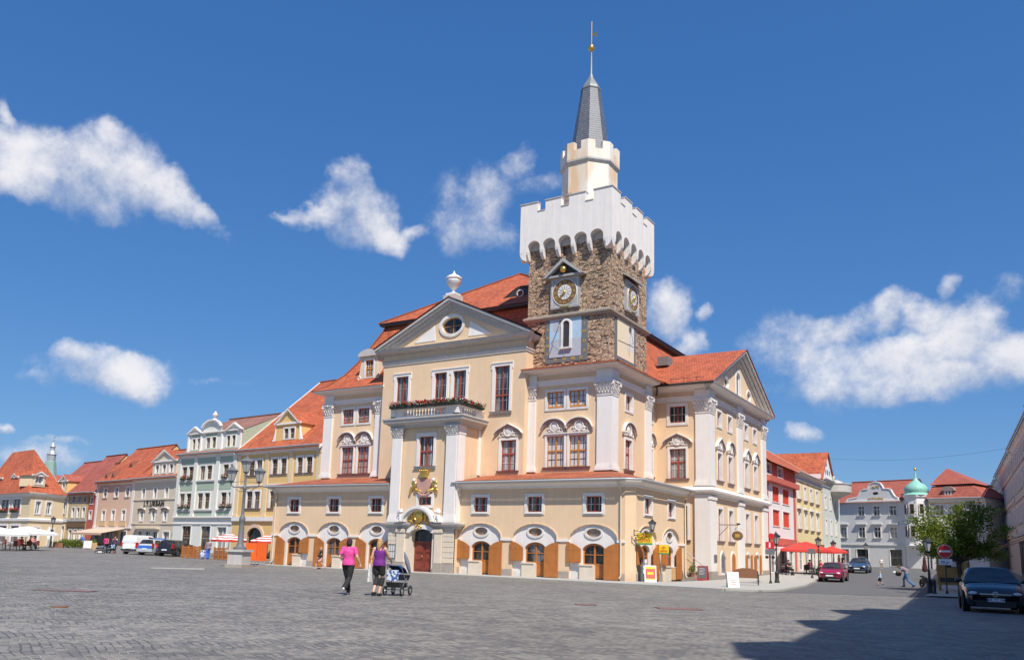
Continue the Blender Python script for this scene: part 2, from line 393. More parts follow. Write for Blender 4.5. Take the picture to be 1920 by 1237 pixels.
for i_, (a_, p_) in enumerate(((.37, .725), (.505, .616), (.735, .5))):
    q_ = nd(nt, 'ShaderNodeMath', operation='MULTIPLY'); q_.inputs[1].default_value = .1248; L(sp.outputs[i_], q_.inputs[0])
    r_ = nd(nt, 'ShaderNodeMath', operation='POWER'); r_.inputs[1].default_value = p_; L(q_.outputs[0], r_.inputs[0])
    s_ = nd(nt, 'ShaderNodeMath', operation='MULTIPLY'); s_.inputs[1].default_value = a_/.1248; L(r_.outputs[0], s_.inputs[0]); L(s_.outputs[0], cb.inputs[i_])
L(cb.outputs[0], bg.inputs[0]); bg.inputs[1].default_value = .1
# cumulus: soft ellipses on the sky sphere broken up by fractal noise
CL = [(95,300,155,72,10,1.1),(140,365,120,52,8,1),(215,320,120,75,22,1.1),(310,365,105,50,35,1),(385,408,55,26,30,.9),(55,345,80,45,0,.9),(205,268,42,36,0,.9),(10,215,24,40,0,.75),
 (668,400,82,74,0,1.1),(655,340,52,46,0,1),(590,408,70,24,-8,.9),(540,413,44,12,-4,.7),(715,440,58,32,20,.95),(775,430,30,18,-20,.55),
 (925,370,62,66,0,.78),(978,305,34,46,40,.72),(885,425,62,52,0,.62),(950,445,56,40,0,.55),(850,395,40,60,0,.42),(1020,350,46,26,0,.42),
 (1245,580,56,60,0,1.15),(1285,640,46,34,0,1),(1318,580,16,20,0,.6),
 (200,700,128,46,4,1),(140,678,66,34,0,1),(265,720,66,34,0,.9),(95,715,60,20,0,.5),
 (1690,662,112,48,0,1.2),(1800,625,100,66,-6,1.25),(1895,670,100,62,0,1.25),(1740,590,74,40,-14,1.05),(1840,585,60,40,0,1),(1780,700,210,44,0,1),
 (1470,655,80,66,-30,.66),(1620,690,240,70,-8,.42),(1560,615,90,38,-18,.75),(1660,585,70,32,-22,.85),(1790,530,24,30,0,.7),(1640,735,190,26,3,.6),(1500,720,90,34,0,.45),(1900,540,50,30,0,.45),
 (1502,812,42,18,0,.75),(70,858,70,24,0,.6),(0,802,34,14,0,.7),(430,725,60,9,0,.32),(100,832,60,12,0,.4),(700,700,40,10,0,.3)]
tcw = nd(nt, 'ShaderNodeTexCoord')
nrm = nd(nt, 'ShaderNodeVectorMath', operation='NORMALIZE'); L(tcw.outputs['Generated'], nrm.inputs[0])
nz = nd(nt, 'ShaderNodeTexNoise'); nz.inputs['Scale'].default_value = 13; nz.inputs['Detail'].default_value = 7; nz.inputs['Roughness'].default_value = .6
L(nrm.outputs[0], nz.inputs['Vector'])
sb = nd(nt, 'ShaderNodeVectorMath', operation='SUBTRACT'); L(nz.outputs['Color'], sb.inputs[0]); sb.inputs[1].default_value = (.5, .5, .5)
dd = nd(nt, 'ShaderNodeVectorMath', operation='MULTIPLY_ADD'); L(sb.outputs[0], dd.inputs[0]); dd.inputs[1].default_value = (.062, .062, .062); L(nrm.outputs[0], dd.inputs[2])
def mth(op, a, b=None, c=None):
    n = nd(nt, 'ShaderNodeMath', operation=op)
    for i, v in enumerate((a, b, c)):
        if v is None: continue
        if isinstance(v, (int, float)): n.inputs[i].default_value = v
        else: L(v, n.inputs[i])
    return n.outputs[0]
D = None; SW = None; SY = None
for (cx, cy, rx, ry, rot, w) in CL:
    c = ray(cx, cy).normalized()
    ca, sa = cos(R(rot)), sin(R(rot))
    ex = (ray(cx + rx*ca, cy + rx*sa).normalized() - c); ey = (ray(cx + ry*sa, cy - ry*ca).normalized() - c)
    ax = ex/ex.length_squared; ay = ey/ey.length_squared
    dx = nd(nt, 'ShaderNodeVectorMath', operation='DOT_PRODUCT'); L(dd.outputs[0], dx.inputs[0]); dx.inputs[1].default_value = ax
    dy = nd(nt, 'ShaderNodeVectorMath', operation='DOT_PRODUCT'); L(dd.outputs[0], dy.inputs[0]); dy.inputs[1].default_value = ay
    x = mth('SUBTRACT', dx.outputs['Value'], c.dot(ax)); y = mth('SUBTRACT', dy.outputs['Value'], c.dot(ay))
    q = mth('MULTIPLY_ADD', y, y, mth('MULTIPLY', x, x))
    b_ = mth('MULTIPLY_ADD', q, -.62*w, .62*w)
    wq = mth('MAXIMUM', mth('ADD', b_, .35), .0005); wq = mth('MULTIPLY', wq, wq)
    if D is None: D, SW, SY = b_, wq, mth('MULTIPLY', wq, y)
    else: D, SW, SY = mth('SMOOTH_MAX', D, b_, .22), mth('ADD', SW, wq), mth('MULTIPLY_ADD', wq, y, SY)
n2 = nd(nt, 'ShaderNodeTexNoise'); n2.inputs['Scale'].default_value = 12; n2.inputs['Detail'].default_value = 12; n2.inputs['Roughness'].default_value = .66
L(nrm.outputs[0], n2.inputs['Vector'])
YB = mth('MINIMUM', mth('MAXIMUM', mth('DIVIDE', SY, SW), -1.), 1.)
D2 = mth('ADD', D, mth('MULTIPLY_ADD', n2.outputs['Fac'], 2.0, -1.0))
al = nd(nt, 'ShaderNodeMapRange', interpolation_type='SMOOTHSTEP'); al.inputs[1].default_value = -.12; al.inputs[2].default_value = .85; L(D2, al.inputs[0])
alo = mth('MULTIPLY', al.outputs[0], mth('MINIMUM', mth('MULTIPLY', mth('MAXIMUM', mth('ADD', D, .25), 0.), 2.6), .97))
sh = mth('ADD', mth('MULTIPLY', YB, .5), mth('MULTIPLY_ADD', n2.outputs['Fac'], 1.25, -.2))
sr = nd(nt, 'ShaderNodeMapRange', interpolation_type='SMOOTHSTEP'); sr.inputs[1].default_value = .0; sr.inputs[2].default_value = .72; L(sh, sr.inputs[0])
cm = nd(nt, 'ShaderNodeMix', data_type='RGBA'); L(sr.outputs[0], cm.inputs[0]); cm.inputs[6].default_value = (.36, .41, .53, 1); cm.inputs[7].default_value = (.70, .695, .72, 1)
bg2 = nd(nt, 'ShaderNodeBackground'); L(cm.outputs[2], bg2.inputs[0]); bg2.inputs[1].default_value = 1
mxs = nd(nt, 'ShaderNodeMixShader'); L(alo, mxs.inputs[0]); L(bg.outputs[0], mxs.inputs[1]); L(bg2.outputs[0], mxs.inputs[2]); L(mxs.outputs[0], wo.inputs[0])
SC.view_settings.view_transform = 'Standard'; SC.view_settings.look = 'None'; SC.view_settings.exposure = .36; SC.view_settings.gamma = 1
SC.render.engine = 'CYCLES'; SC.cycles.max_bounces = 6; SC.cycles.use_denoising = True

# ------------------------------------------------------------------ ground
def cl(t, a=0., b=1.): return max(a, min(b, t))
def sm(t): t = cl(t); return t*t*(3 - 2*t)
def g(x, y):
    z = -.10 + .27*cl((-3 - y)/23) + .05*cl((-26 - y)/25)
    z += .75*cl((-28 - x)/60, 0, 1.25)
    z += 1.05*cl((y - 17)/55, 0, 1.3)*sm((x + 25)/22)
    z += .35*cl((y - 9)/10)*sm((-38 - x)/14)
    return z
def axis(a, b, st, far):
    xs = []; x = a
    while x <= b: xs.append(x); x += st
    lo = [a - d for d in (10, 40, 120, 400, far)]; hi = [b + d for d in (10, 40, 120, 400, far)]
    return lo[::-1] + xs + hi
gx = axis(-120, 44, 2., 2500); gy = axis(-64, 92, 2., 2500)
mb = MB(); mb.grid([[(x, y, g(x, y)) for x in gx] for y in gy])
gr = struct('square_paving', mb, M['setts'], smooth=60)
def drape(name, quads, mat, dz, step=1.5):
    """a sheet laid on the ground inside a strip between two polylines"""
    mb = MB()
    for (A, B) in quads:
        rows = []
        n = len(A)
        pa, pb = [], []
        for i in range(n - 1):
            k = max(1, int(max(hypot(A[i+1][0]-A[i][0], A[i+1][1]-A[i][1]), hypot(B[i+1][0]-B[i][0], B[i+1][1]-B[i][1]))/step))
            for j in range(k):
                t = j/k
                pa.append((A[i][0]+(A[i+1][0]-A[i][0])*t, A[i][1]+(A[i+1][1]-A[i][1])*t)); pb.append((B[i][0]+(B[i+1][0]-B[i][0])*t, B[i][1]+(B[i+1][1]-B[i][1])*t))
        pa.append(A[-1]); pb.append(B[-1])
        w = max(hypot(p[0]-q[0], p[1]-q[1]) for p, q in zip(pa, pb)); m = max(1, int(w/step))
        for j in range(m + 1):
            t = j/m
            rows.append([(p[0]+(q[0]-p[0])*t, p[1]+(q[1]-p[1])*t, g(p[0]+(q[0]-p[0])*t, p[1]+(q[1]-p[1])*t) + dz) for p, q in zip(pa, pb)])
        mb.grid(rows)
    return struct(name, mb, mat)
KERB = [(-33., -1.0), (-20., -1.7), (-9., -2.6), (2.6, -3.9), (7.6, -4.9), (9.1, -4.2), (9.4, -1.6), (8.6, 8.), (7.2, 17.), (6.3, 28.), (5.6, 40.), (4.6, 55.), (4.4, 66.)]
WALL = [(-33., .6), (-20., .6), (-9., .6), (.2, .6), (2., 3.), (2., 6.), (2., 8.), (2., 12.), (1.6, 18.), (1.6, 28.), (1.6, 40.), (1.6, 55.), (1.6, 66.)]
PAVE = .085
drape('pavement', [(KERB, WALL)], M['pave'], PAVE)
# kerb stones along its edge
mb = MB()
for i in range(len(KERB) - 1):
    (x0, y0), (x1, y1) = KERB[i], KERB[i+1]; n = max(1, int(hypot(x1-x0, y1-y0)/1.2))
    for j in range(n):
        a = (x0+(x1-x0)*j/n, y0+(y1-y0)*j/n); b = (x0+(x1-x0)*(j+.985)/n, y0+(y1-y0)*(j+.985)/n)
        dx, dy = (x1-x0)/hypot(x1-x0, y1-y0), (y1-y0)/hypot(x1-x0, y1-y0); ox, oy = dy*.22, -dx*.22
        c = [(a[0], a[1]), (b[0], b[1]), (b[0]+ox, b[1]+oy), (a[0]+ox, a[1]+oy)]
        mb.hexa([(p[0], p[1], g(*p) - .2) for p in (c[3], c[2], c[1], c[0])] + [(p[0], p[1], g(*p) + PAVE + .006) for p in (c[3], c[2], c[1], c[0])])
struct('kerb', mb, M['kerbm'])
# asphalt street on the right, from the square up to the chemist's
drape('street', [([(9.0, -4.6), (9.75, -1.6), (8.95, 8.), (7.55, 17.), (6.6, 28.), (5.9, 40.), (4.9, 55.), (4.0, 68.)], [(15.8, -.9), (16.2, .2), (15.8, 9.), (15.2, 18.), (14.6, 28.), (13.9, 40.), (13., 55.), (12., 68.)])], M['asphalt'], .008)
drape('right_pavement', [([(16.3, .3), (16.1, 9.), (15.5, 18.), (14.9, 28.), (14.2, 40.), (13.3, 55.)], [(24.2, .3), (23.6, 9.), (23., 18.), (22.4, 28.), (21.6, 40.), (20.7, 55.)])], M['pave'], .07)
# ------------------------------------------------------------------ architecture helpers (local x = along, -y = outward, z = up)
def FA(y, x=0., z=0.): return T(x, y, z)
def FB(x, y=0., z=0.): return T(x, y, z, pi/2)
def outline(k, u0, u1, v0, v1, grow=0., spring=None, n=10):
    u0 -= grow; u1 += grow; v0 -= grow; v1 += grow
    if k == 'r': return [(u0, v0), (u1, v0), (u1, v1), (u0, v1)]
    uc = (u0 + u1)/2; a = (u1 - u0)/2
    if k == 'e':
        vc = (v0 + v1)/2; b = (v1 - v0)/2; n = 24
        return [(uc + a*cos(-pi*.75 + 2*pi*i/n), vc + b*sin(-pi*.75 + 2*pi*i/n)) for i in range(n)]
    s = (spring if spring is not None else v1 - a); b = v1 - s
    return [(u0, v0), (u1, v0)] + [(uc + a*cos(pi*i/n), s + b*sin(pi*i/n)) for i in range(n + 1)]
def facep(mb, pts, y, mi=0):
    ar = sum(pts[i][0]*pts[(i+1) % len(pts)][1] - pts[(i+1) % len(pts)][0]*pts[i][1] for i in range(len(pts)))
    if abs(ar) < 1e-7: return
    if ar < 0: pts = pts[::-1]
    mb.poly([(p[0], y, p[1]) for p in pts], mi)
def wall(mb, u0, u1, v0, v1, ops=(), depth=.3, y=0., mi=0, rmi=None):
    """flat wall with real openings: op = (kind, u0, u1, v0, v1[, spring])"""
    rmi = mi if rmi is None else rmi
    us = sorted({u0, u1} | {cl(o[1], u0, u1) for o in ops} | {cl(o[2], u0, u1) for o in ops})
    vs = sorted({v0, v1} | {cl(o[3], v0, v1) for o in ops} | {cl(o[4], v0, v1) for o in ops})
    for i in range(len(us) - 1):
        for j in range(len(vs) - 1):
            cu, cv = (us[i] + us[i+1])/2, (vs[j] + vs[j+1])/2
            if any(o[1] < cu < o[2] and o[3] < cv < o[4] for o in ops): continue
            mb.poly([(us[i], y, vs[j]), (us[i+1], y, vs[j]), (us[i+1], y, vs[j+1]), (us[i], y, vs[j+1])], mi)
    for o in ops:
        ol = outline(o[0], *o[1:5], spring=o[5] if len(o) > 5 else None)
        n = len(ol)
        if o[0] == 'a':
            arc = ol[2:]; m = len(arc)//2
            for i in range(m):
                facep(mb, [(o[2], o[4]), arc[i], arc[i+1]], y, mi)
            for i in range(m, len(arc) - 1):
                facep(mb, [(o[1], o[4]), arc[i], arc[i+1]], y, mi)
        if o[0] == 'e':
            q = n//4
            for k, c in enumerate(((o[2], o[3]), (o[2], o[4]), (o[1], o[4]), (o[1], o[3]))):
                # points run from the lower left corner anticlockwise: bottom, right, top, left quarters
                pass
            uc, vc = (o[1] + o[2])/2, (o[3] + o[4])/2
            for i in range(n):
                p, r_ = ol[i], ol[(i+1) % n]
                mx_, mz = (p[0] + r_[0])/2 - uc, (p[1] + r_[1])/2 - vc
                facep(mb, [(o[2] if mx_ > 0 else o[1], o[4] if mz > 0 else o[3]), p, r_], y, mi)
            s = .0
        for i in range(n):
            a, b = ol[i], ol[(i+1) % n]
            if o[0] != 'e' and i == 0 and o[3] <= v0 + 1e-6: continue
            mb.poly([(b[0], y, b[1]), (a[0], y, a[1]), (a[0], y + depth, a[1]), (b[0], y + depth, b[1])], rmi)
    return mb
def mold(mb, path, prof, mi=0, closed=False):
    """sweep a profile (outward offset, z) along a plan polyline, outward = right-hand side, mitred"""
    n = len(path); rows = []
    for i in range(n):
        def nrm_(a, b):
            d = (b[0]-a[0], b[1]-a[1]); l = hypot(*d); return (d[1]/l, -d[0]/l)
        if closed: na, nb = nrm_(path[i-1], path[i]), nrm_(path[i], path[(i+1) % n])
        else:
            na = nrm_(path[max(i-1, 0)], path[max(i-1, 0)+1]); nb = nrm_(path[min(i, n-2)], path[min(i, n-2)+1])
        k = 1 + na[0]*nb[0] + na[1]*nb[1]
        mx_ = ((na[0]+nb[0])/k, (na[1]+nb[1])/k)
        rows.append([(path[i][0] + mx_[0]*o, path[i][1] + mx_[1]*o, z) for o, z in prof])
    if closed: rows.append(rows[0])
    mb.grid(rows, mi)
    if not closed:
        mb.poly(rows[0], mi); mb.poly(rows[-1][::-1], mi)
    return mb
MC = {}
def cached(key, fn):
    if key not in MC: MC[key] = fn()
    return MC[key]
def ring_surround(mb, k, w, h, sw, pr, dep, spring=None, mi=0, bot=True):
    I = outline(k, 0, w, 0, h, 0, spring); O = outline(k, 0, w, 0, h, sw, None if spring is None else spring)
    n = len(I)
    for i in range(n):
        j = (i + 1) % n
        mb.poly([(O[i][0], -pr, O[i][1]), (O[j][0], -pr, O[j][1]), (I[j][0], -pr, I[j][1]), (I[i][0], -pr, I[i][1])], mi)
        mb.poly([(O[j][0], -pr, O[j][1]), (O[i][0], -pr, O[i][1]), (O[i][0], .01, O[i][1]), (O[j][0], .01, O[j][1])], mi)
        mb.poly([(I[i][0], -pr, I[i][1]), (I[j][0], -pr, I[j][1]), (I[j][0], dep, I[j][1]), (I[i][0], dep, I[i][1])], mi)
def hood_curve(kind, W_, H_, n=16):
    pts = []
    for i in range(n + 1):
        t = -1 + 2*i/n
        if kind == 'arch': z = H_*(1 - abs(t)**2.2)**.62 if abs(t) < 1 else 0
        else: z = H_*(1 - abs(t)**.85)*.62 + H_*.38*sqrt(max(0, 1 - t*t))
        pts.append((t*W_/2, z))
    pts[0] = (pts[0][0] - .06, -.05); pts[-1] = (pts[-1][0] + .06, -.05)
    return pts
def hood_mesh(kind, W_, H_, th=.3, pr=.24, nm=1):
    mb = MB()
    for q in range(nm):
        ox = (q - (nm - 1)/2)*W_
        c = hood_curve(kind, W_, H_)
        for i in range(len(c) - 1):
            (x0, z0), (x1, z1) = c[i], c[i+1]
            mb.hexa([(ox+x0, -pr, z0 - .07), (ox+x1, -pr, z1 - .07), (ox+x1, 0, z1 - .07), (ox+x0, 0, z0 - .07), (ox+x0, -pr, z0), (ox+x1, -pr, z1), (ox+x1, 0, z1), (ox+x0, 0, z0)], 1)
            mb.hexa([(ox+x0, -.09, z0 - th), (ox+x1, -.09, z1 - th), (ox+x1, 0, z1 - th), (ox+x0, 0, z0 - th), (ox+x0, -pr + .05, z0 - .07), (ox+x1, -pr + .05, z1 - .07), (ox+x1, 0, z1 - .07), (ox+x0, 0, z0 - .07)], 0)
    return mb
def cartouche_mesh(w, h, nm=1, step=0):
    """stucco shell and scrolls between window head and hood"""
    mb = MB()
    for q in range(nm):
        ox = (q - (nm - 1)/2)*step
        mb.ring((ox, -.07, h*.52), w*.2, .05, 16, 6, sz=1.0)
        mb.ball((ox, -.03, h*.5), (w*.17, .05, w*.17), 12, 6)
        for sg in (-1, 1):
            mb.ring((ox + sg*w*.33, -.05, h*.24), w*.075, .035, 10, 5)
            mb.ball((ox + sg*w*.24, -.05, h*.36), (w*.09, .05, h*.1), 8, 5)
            mb.ball((ox + sg*w*.2, -.05, h*.14), (w*.1, .05, h*.08), 8, 5)
            mb.ball((ox + sg*w*.42, -.04, h*.09), (w*.07, .04, h*.07), 8, 5)
        mb.ball((ox, -.06, h*.12), (w*.09, .06, h*.1), 8, 5)
        mb.ball((ox, -.06, h*.93), (w*.08, .06, h*.08), 8, 5)
    return mb
def sash_mesh(k, w, h, y, mull, tr, bars, barw, spring=None, fw=.065):
    mb = MB()
    if k == 'r':
        mb.box(0, fw, y-.05, y-.005, 0, h); mb.box(w-fw, w, y-.05, y-.005, 0, h)
        mb.box(fw, w-fw, y-.05, y-.005, 0, fw*1.2); mb.box(fw, w-fw, y-.05, y-.005, h-fw, h)
        for i in range(1, mull):
            x = w*i/mull; mb.box(x-.055, x+.055, y-.066, y-.004, fw, h-fw)
        if tr:
            mb.box(fw, w-fw, y-.072, y-.006, h*tr-.055, h*tr+.055)
        nx, ny = bars
        cw = w/mull
        for m_ in range(mull):
            for i in range(1, nx):
                x = cw*(m_ + i/nx); mb.box(x-barw, x+barw, y-.03, y-.003, fw, h-fw, 1)
        for j in range(1, ny):
            z = h*j/ny
            if tr and abs(z - h*tr) < .12: continue
            mb.box(fw, w-fw, y-.028, y-.002, z-barw, z+barw, 1)
    else:
        I = outline(k, 0, w, 0, h, 0, spring); uc, vc = w/2, h/2
        J = [(uc + (p[0]-uc)*.88, vc + (p[1]-vc)*.88) for p in I]
        n = len(I)
        for i in range(n):
            j = (i+1) % n
            mb.poly([(I[i][0], y-.03, I[i][1]), (I[j][0], y-.03, I[j][1]), (J[j][0], y-.03, J[j][1]), (J[i][0], y-.03, J[i][1])])
        mb.box(uc-.025, uc+.025, y-.035, y-.003, 0, h)
        if k == 'e': mb.box(.02, w-.02, y-.033, y-.002, vc-.02, vc+.02)
    return mb
BASE = dict(k='r', sw=.2, pr=.05, dep=.2, mull=2, tr=None, bars=(1, 1), barw=.014, sash='redwood', barm='white', gl='gl', sur='white',
            sill=None, ear=0, hood=None, spring=None, shell=True)
def window(parent, F, u0, u1, v0, v1, **kw):
    """one window: surround with lining > sash, pane, sill, hood, stucco"""
    s = dict(BASE); s.update(kw); w, h = u1 - u0, v1 - v0
    key = tuple(sorted((k, str(v)) for k, v in s.items())) + (round(w, 2), round(h, 2))
    def mk_sur():
        mb = MB(); ring_surround(mb, s['k'], w, h, s['sw'], s['pr'], s['dep'], None if s['spring'] is None else s['spring'] - v0)
        if s['ear']:
            e = s['ear']
            for x in (-s['sw'] - e, w + s['sw']): mb.box(x, x + e, -s['pr'], .01, h + s['sw'] - .42, h + s['sw'])
            mb.box(-s['sw'] - e, w + s['sw'] + e, -s['pr'] - .05, .01, h + s['sw'] + .003, h + s['sw'] + .07)
        return mb.mesh('window', [M[s['sur']]])
    P = F @ Matrix.Translation((u0, 0, v0))
    o = add('window', cached(('s',) + key, mk_sur), None, parent, P)
    add('sash', cached(('f',) + key, lambda: sash_mesh(s['k'], w, h, s['dep'], s['mull'], s['tr'], s['bars'], s['barw'], None if s['spring'] is None else s['spring'] - v0).mesh('sash', [M[s['sash']], M[s['barm']]])), None, o, P)
    def mk_pane():
        mb = MB(); facep(mb, outline(s['k'], 0, w, 0, h, 0, None if s['spring'] is None else s['spring'] - v0), s['dep']); return mb.mesh('pane', [M[s['gl']]])
    add('pane', cached(('p',) + key, mk_pane), None, o, P)
    if s['sill']:
        sh_, sp, ex, smt = s['sill']
        def mk_sill():
            mb = MB(); x0, x1 = -s['sw'] - ex, w + s['sw'] + ex
            mb.hexa([(x0+.06, -sp*.45, -sh_), (x1-.06, -sp*.45, -sh_), (x1-.06, .0, -sh_), (x0+.06, .0, -sh_), (x0, -sp, -.012), (x1, -sp, -.012), (x1, .0, -.012), (x0, .0, -.012)])
            mb.box(.0, w, -.02, s['dep'], -.02, .004); return mb.mesh('sill', [M[smt]])
        add('sill', cached(('l',) + key, mk_sill), None, o, P)
    if s['hood']:
        kind, hw, hz, hh = s['hood']      # kind, width, height of its ends above the opening, rise
        add('hood', cached(('h',) + key, lambda: hood_mesh(kind, hw, hh).mesh('hood', [M['taupe'], M['white']])), None, o, P @ Matrix.Translation((w/2, 0, h + hz)))
        if s['shell']:
            add('stucco_ornament', cached(('c',) + key, lambda: cartouche_mesh(hw*.85, hz + hh - .35).mesh('stucco', [M['white']], 50)), None, o, P @ Matrix.Translation((w/2, -.01, h + s['sw'] + .03)))
    return o
def op(u0, u1, v0, v1, k='r', spring=None, g_=.015): return (k, u0 - g_, u1 + g_, v0 - g_, v1 + g_) + ((spring,) if spring is not None else ())
def capital_mesh(w, h, d, left=True, right=True):
    mb = MB()
    a, b = w/2, w/2*1.16
    mb.hexa([(-a, -d, 0), (a, -d, 0), (a, .02, 0), (-a, .02, 0), (-b, -d*1.5, h*.86), (b, -d*1.5, h*.86), (b, .02, h*.86), (-b, .02, h*.86)])
    mb.box(-b*1.14, b*1.14, -d*2.3, .0, h*.86, h)
    mb.box(-a*1.06, a*1.06, -d*1.25, .0, -.05, .03)
    n = max(3, int(w/.2))
    for r_ in range(3):
        z = h*(.04 + .25*r_)
        for i in range(n + (r_ % 2)):
            x = (-a + (i + .5 - .5*(r_ % 2))*w/n)*(1 + .05*r_)
            lw = w/n*.4; y = -d*(1.05 + .14*r_)
            mb.hexa([(x-lw, y, z), (x+lw, y, z), (x+lw, y+.05, z), (x-lw, y+.05, z), (x-lw*.7, y-.11, z+h*.2), (x+lw*.7, y-.11, z+h*.2), (x+lw*.7, y-.02, z+h*.23), (x-lw*.7, y-.02, z+h*.23)])
    for sg in (-1, 1):
        mb.ring((sg*b*.98, -d*1.9, h*.74), h*.085, h*.05, 10, 5); mb.ball((sg*b*.98, -d*1.9, h*.74), h*.07, 8, 5)
    mb.ball((0, -d*2.2, h*.86), (h*.1, .06, h*.1), 8, 5)
    return mb
def pilaster(parent, F, u0, u1, v0, v1, d=.14, cap=1.0, base=.42, mat='white'):
    mb = MB(); c = (u0 + u1)/2
    mb.box(u0, u1, -d, .02, v0 + base, v1 - cap)
    mb.box(u0 - .1, u1 + .1, -d - .1, .02, v0, v0 + base*.45); mb.box(u0 - .06, u1 + .06, -d - .06, .02, v0 + base*.45, v0 + base*.8); mb.box(u0 - .03, u1 + .03, -d - .03, .02, v0 + base*.8, v0 + base)
    o = add('pilaster', mb, M[mat], parent, F)
    if cap:
        w = u1 - u0
        add('capital', cached(('cap', round(w, 2), round(cap, 2), round(d, 2)), lambda: capital_mesh(w, cap, d).mesh('capital', [M[mat]], 40)), None, o, F @ Matrix.Translation((c, 0, v1 - cap)))
    return o
def roofpoly(mb, pts, mi=0):
    """roof plane with a UV map in metres (u along the eave = first edge, v up the slope)"""
    P_ = [Vector(p) for p in pts]; e = (P_[1] - P_[0]).normalized(); n = Vector((0, 0, 0))
    for i in range(len(P_)): n += (P_[i]-P_[0]).cross(P_[(i+1) % len(P_)]-P_[0])
    n.normalize(); up = n.cross(e)
    mb.poly(pts, mi, [((p - P_[0]).dot(e), (p - P_[0]).dot(up)) for p in P_])
def text(name, s, size, mat, parent, Mx, ext=.01, align='CENTER', spacing=1., bold=0.):
    c = bpy.data.curves.new(name, 'FONT'); c.body = s; c.size = size; c.extrude = ext; c.align_x = align; c.align_y = 'CENTER'; c.space_character = spacing; c.offset = bold
    c.materials.append(mat)
    return link(name, c, parent, Mx @ Matrix.Rotation(pi/2, 4, 'X'))
# ------------------------------------------------------------------ the town hall
TH = thing('town_hall', 'cream and white baroque town hall with a rubble stone clock tower and white battlements', 'town hall', T(-15.5, 10, 0))
def P(name, mb, mats, F=None, smooth=None, parent=None): return add(name, mb, mats, parent or TH, F or Matrix.Identity(4), smooth)
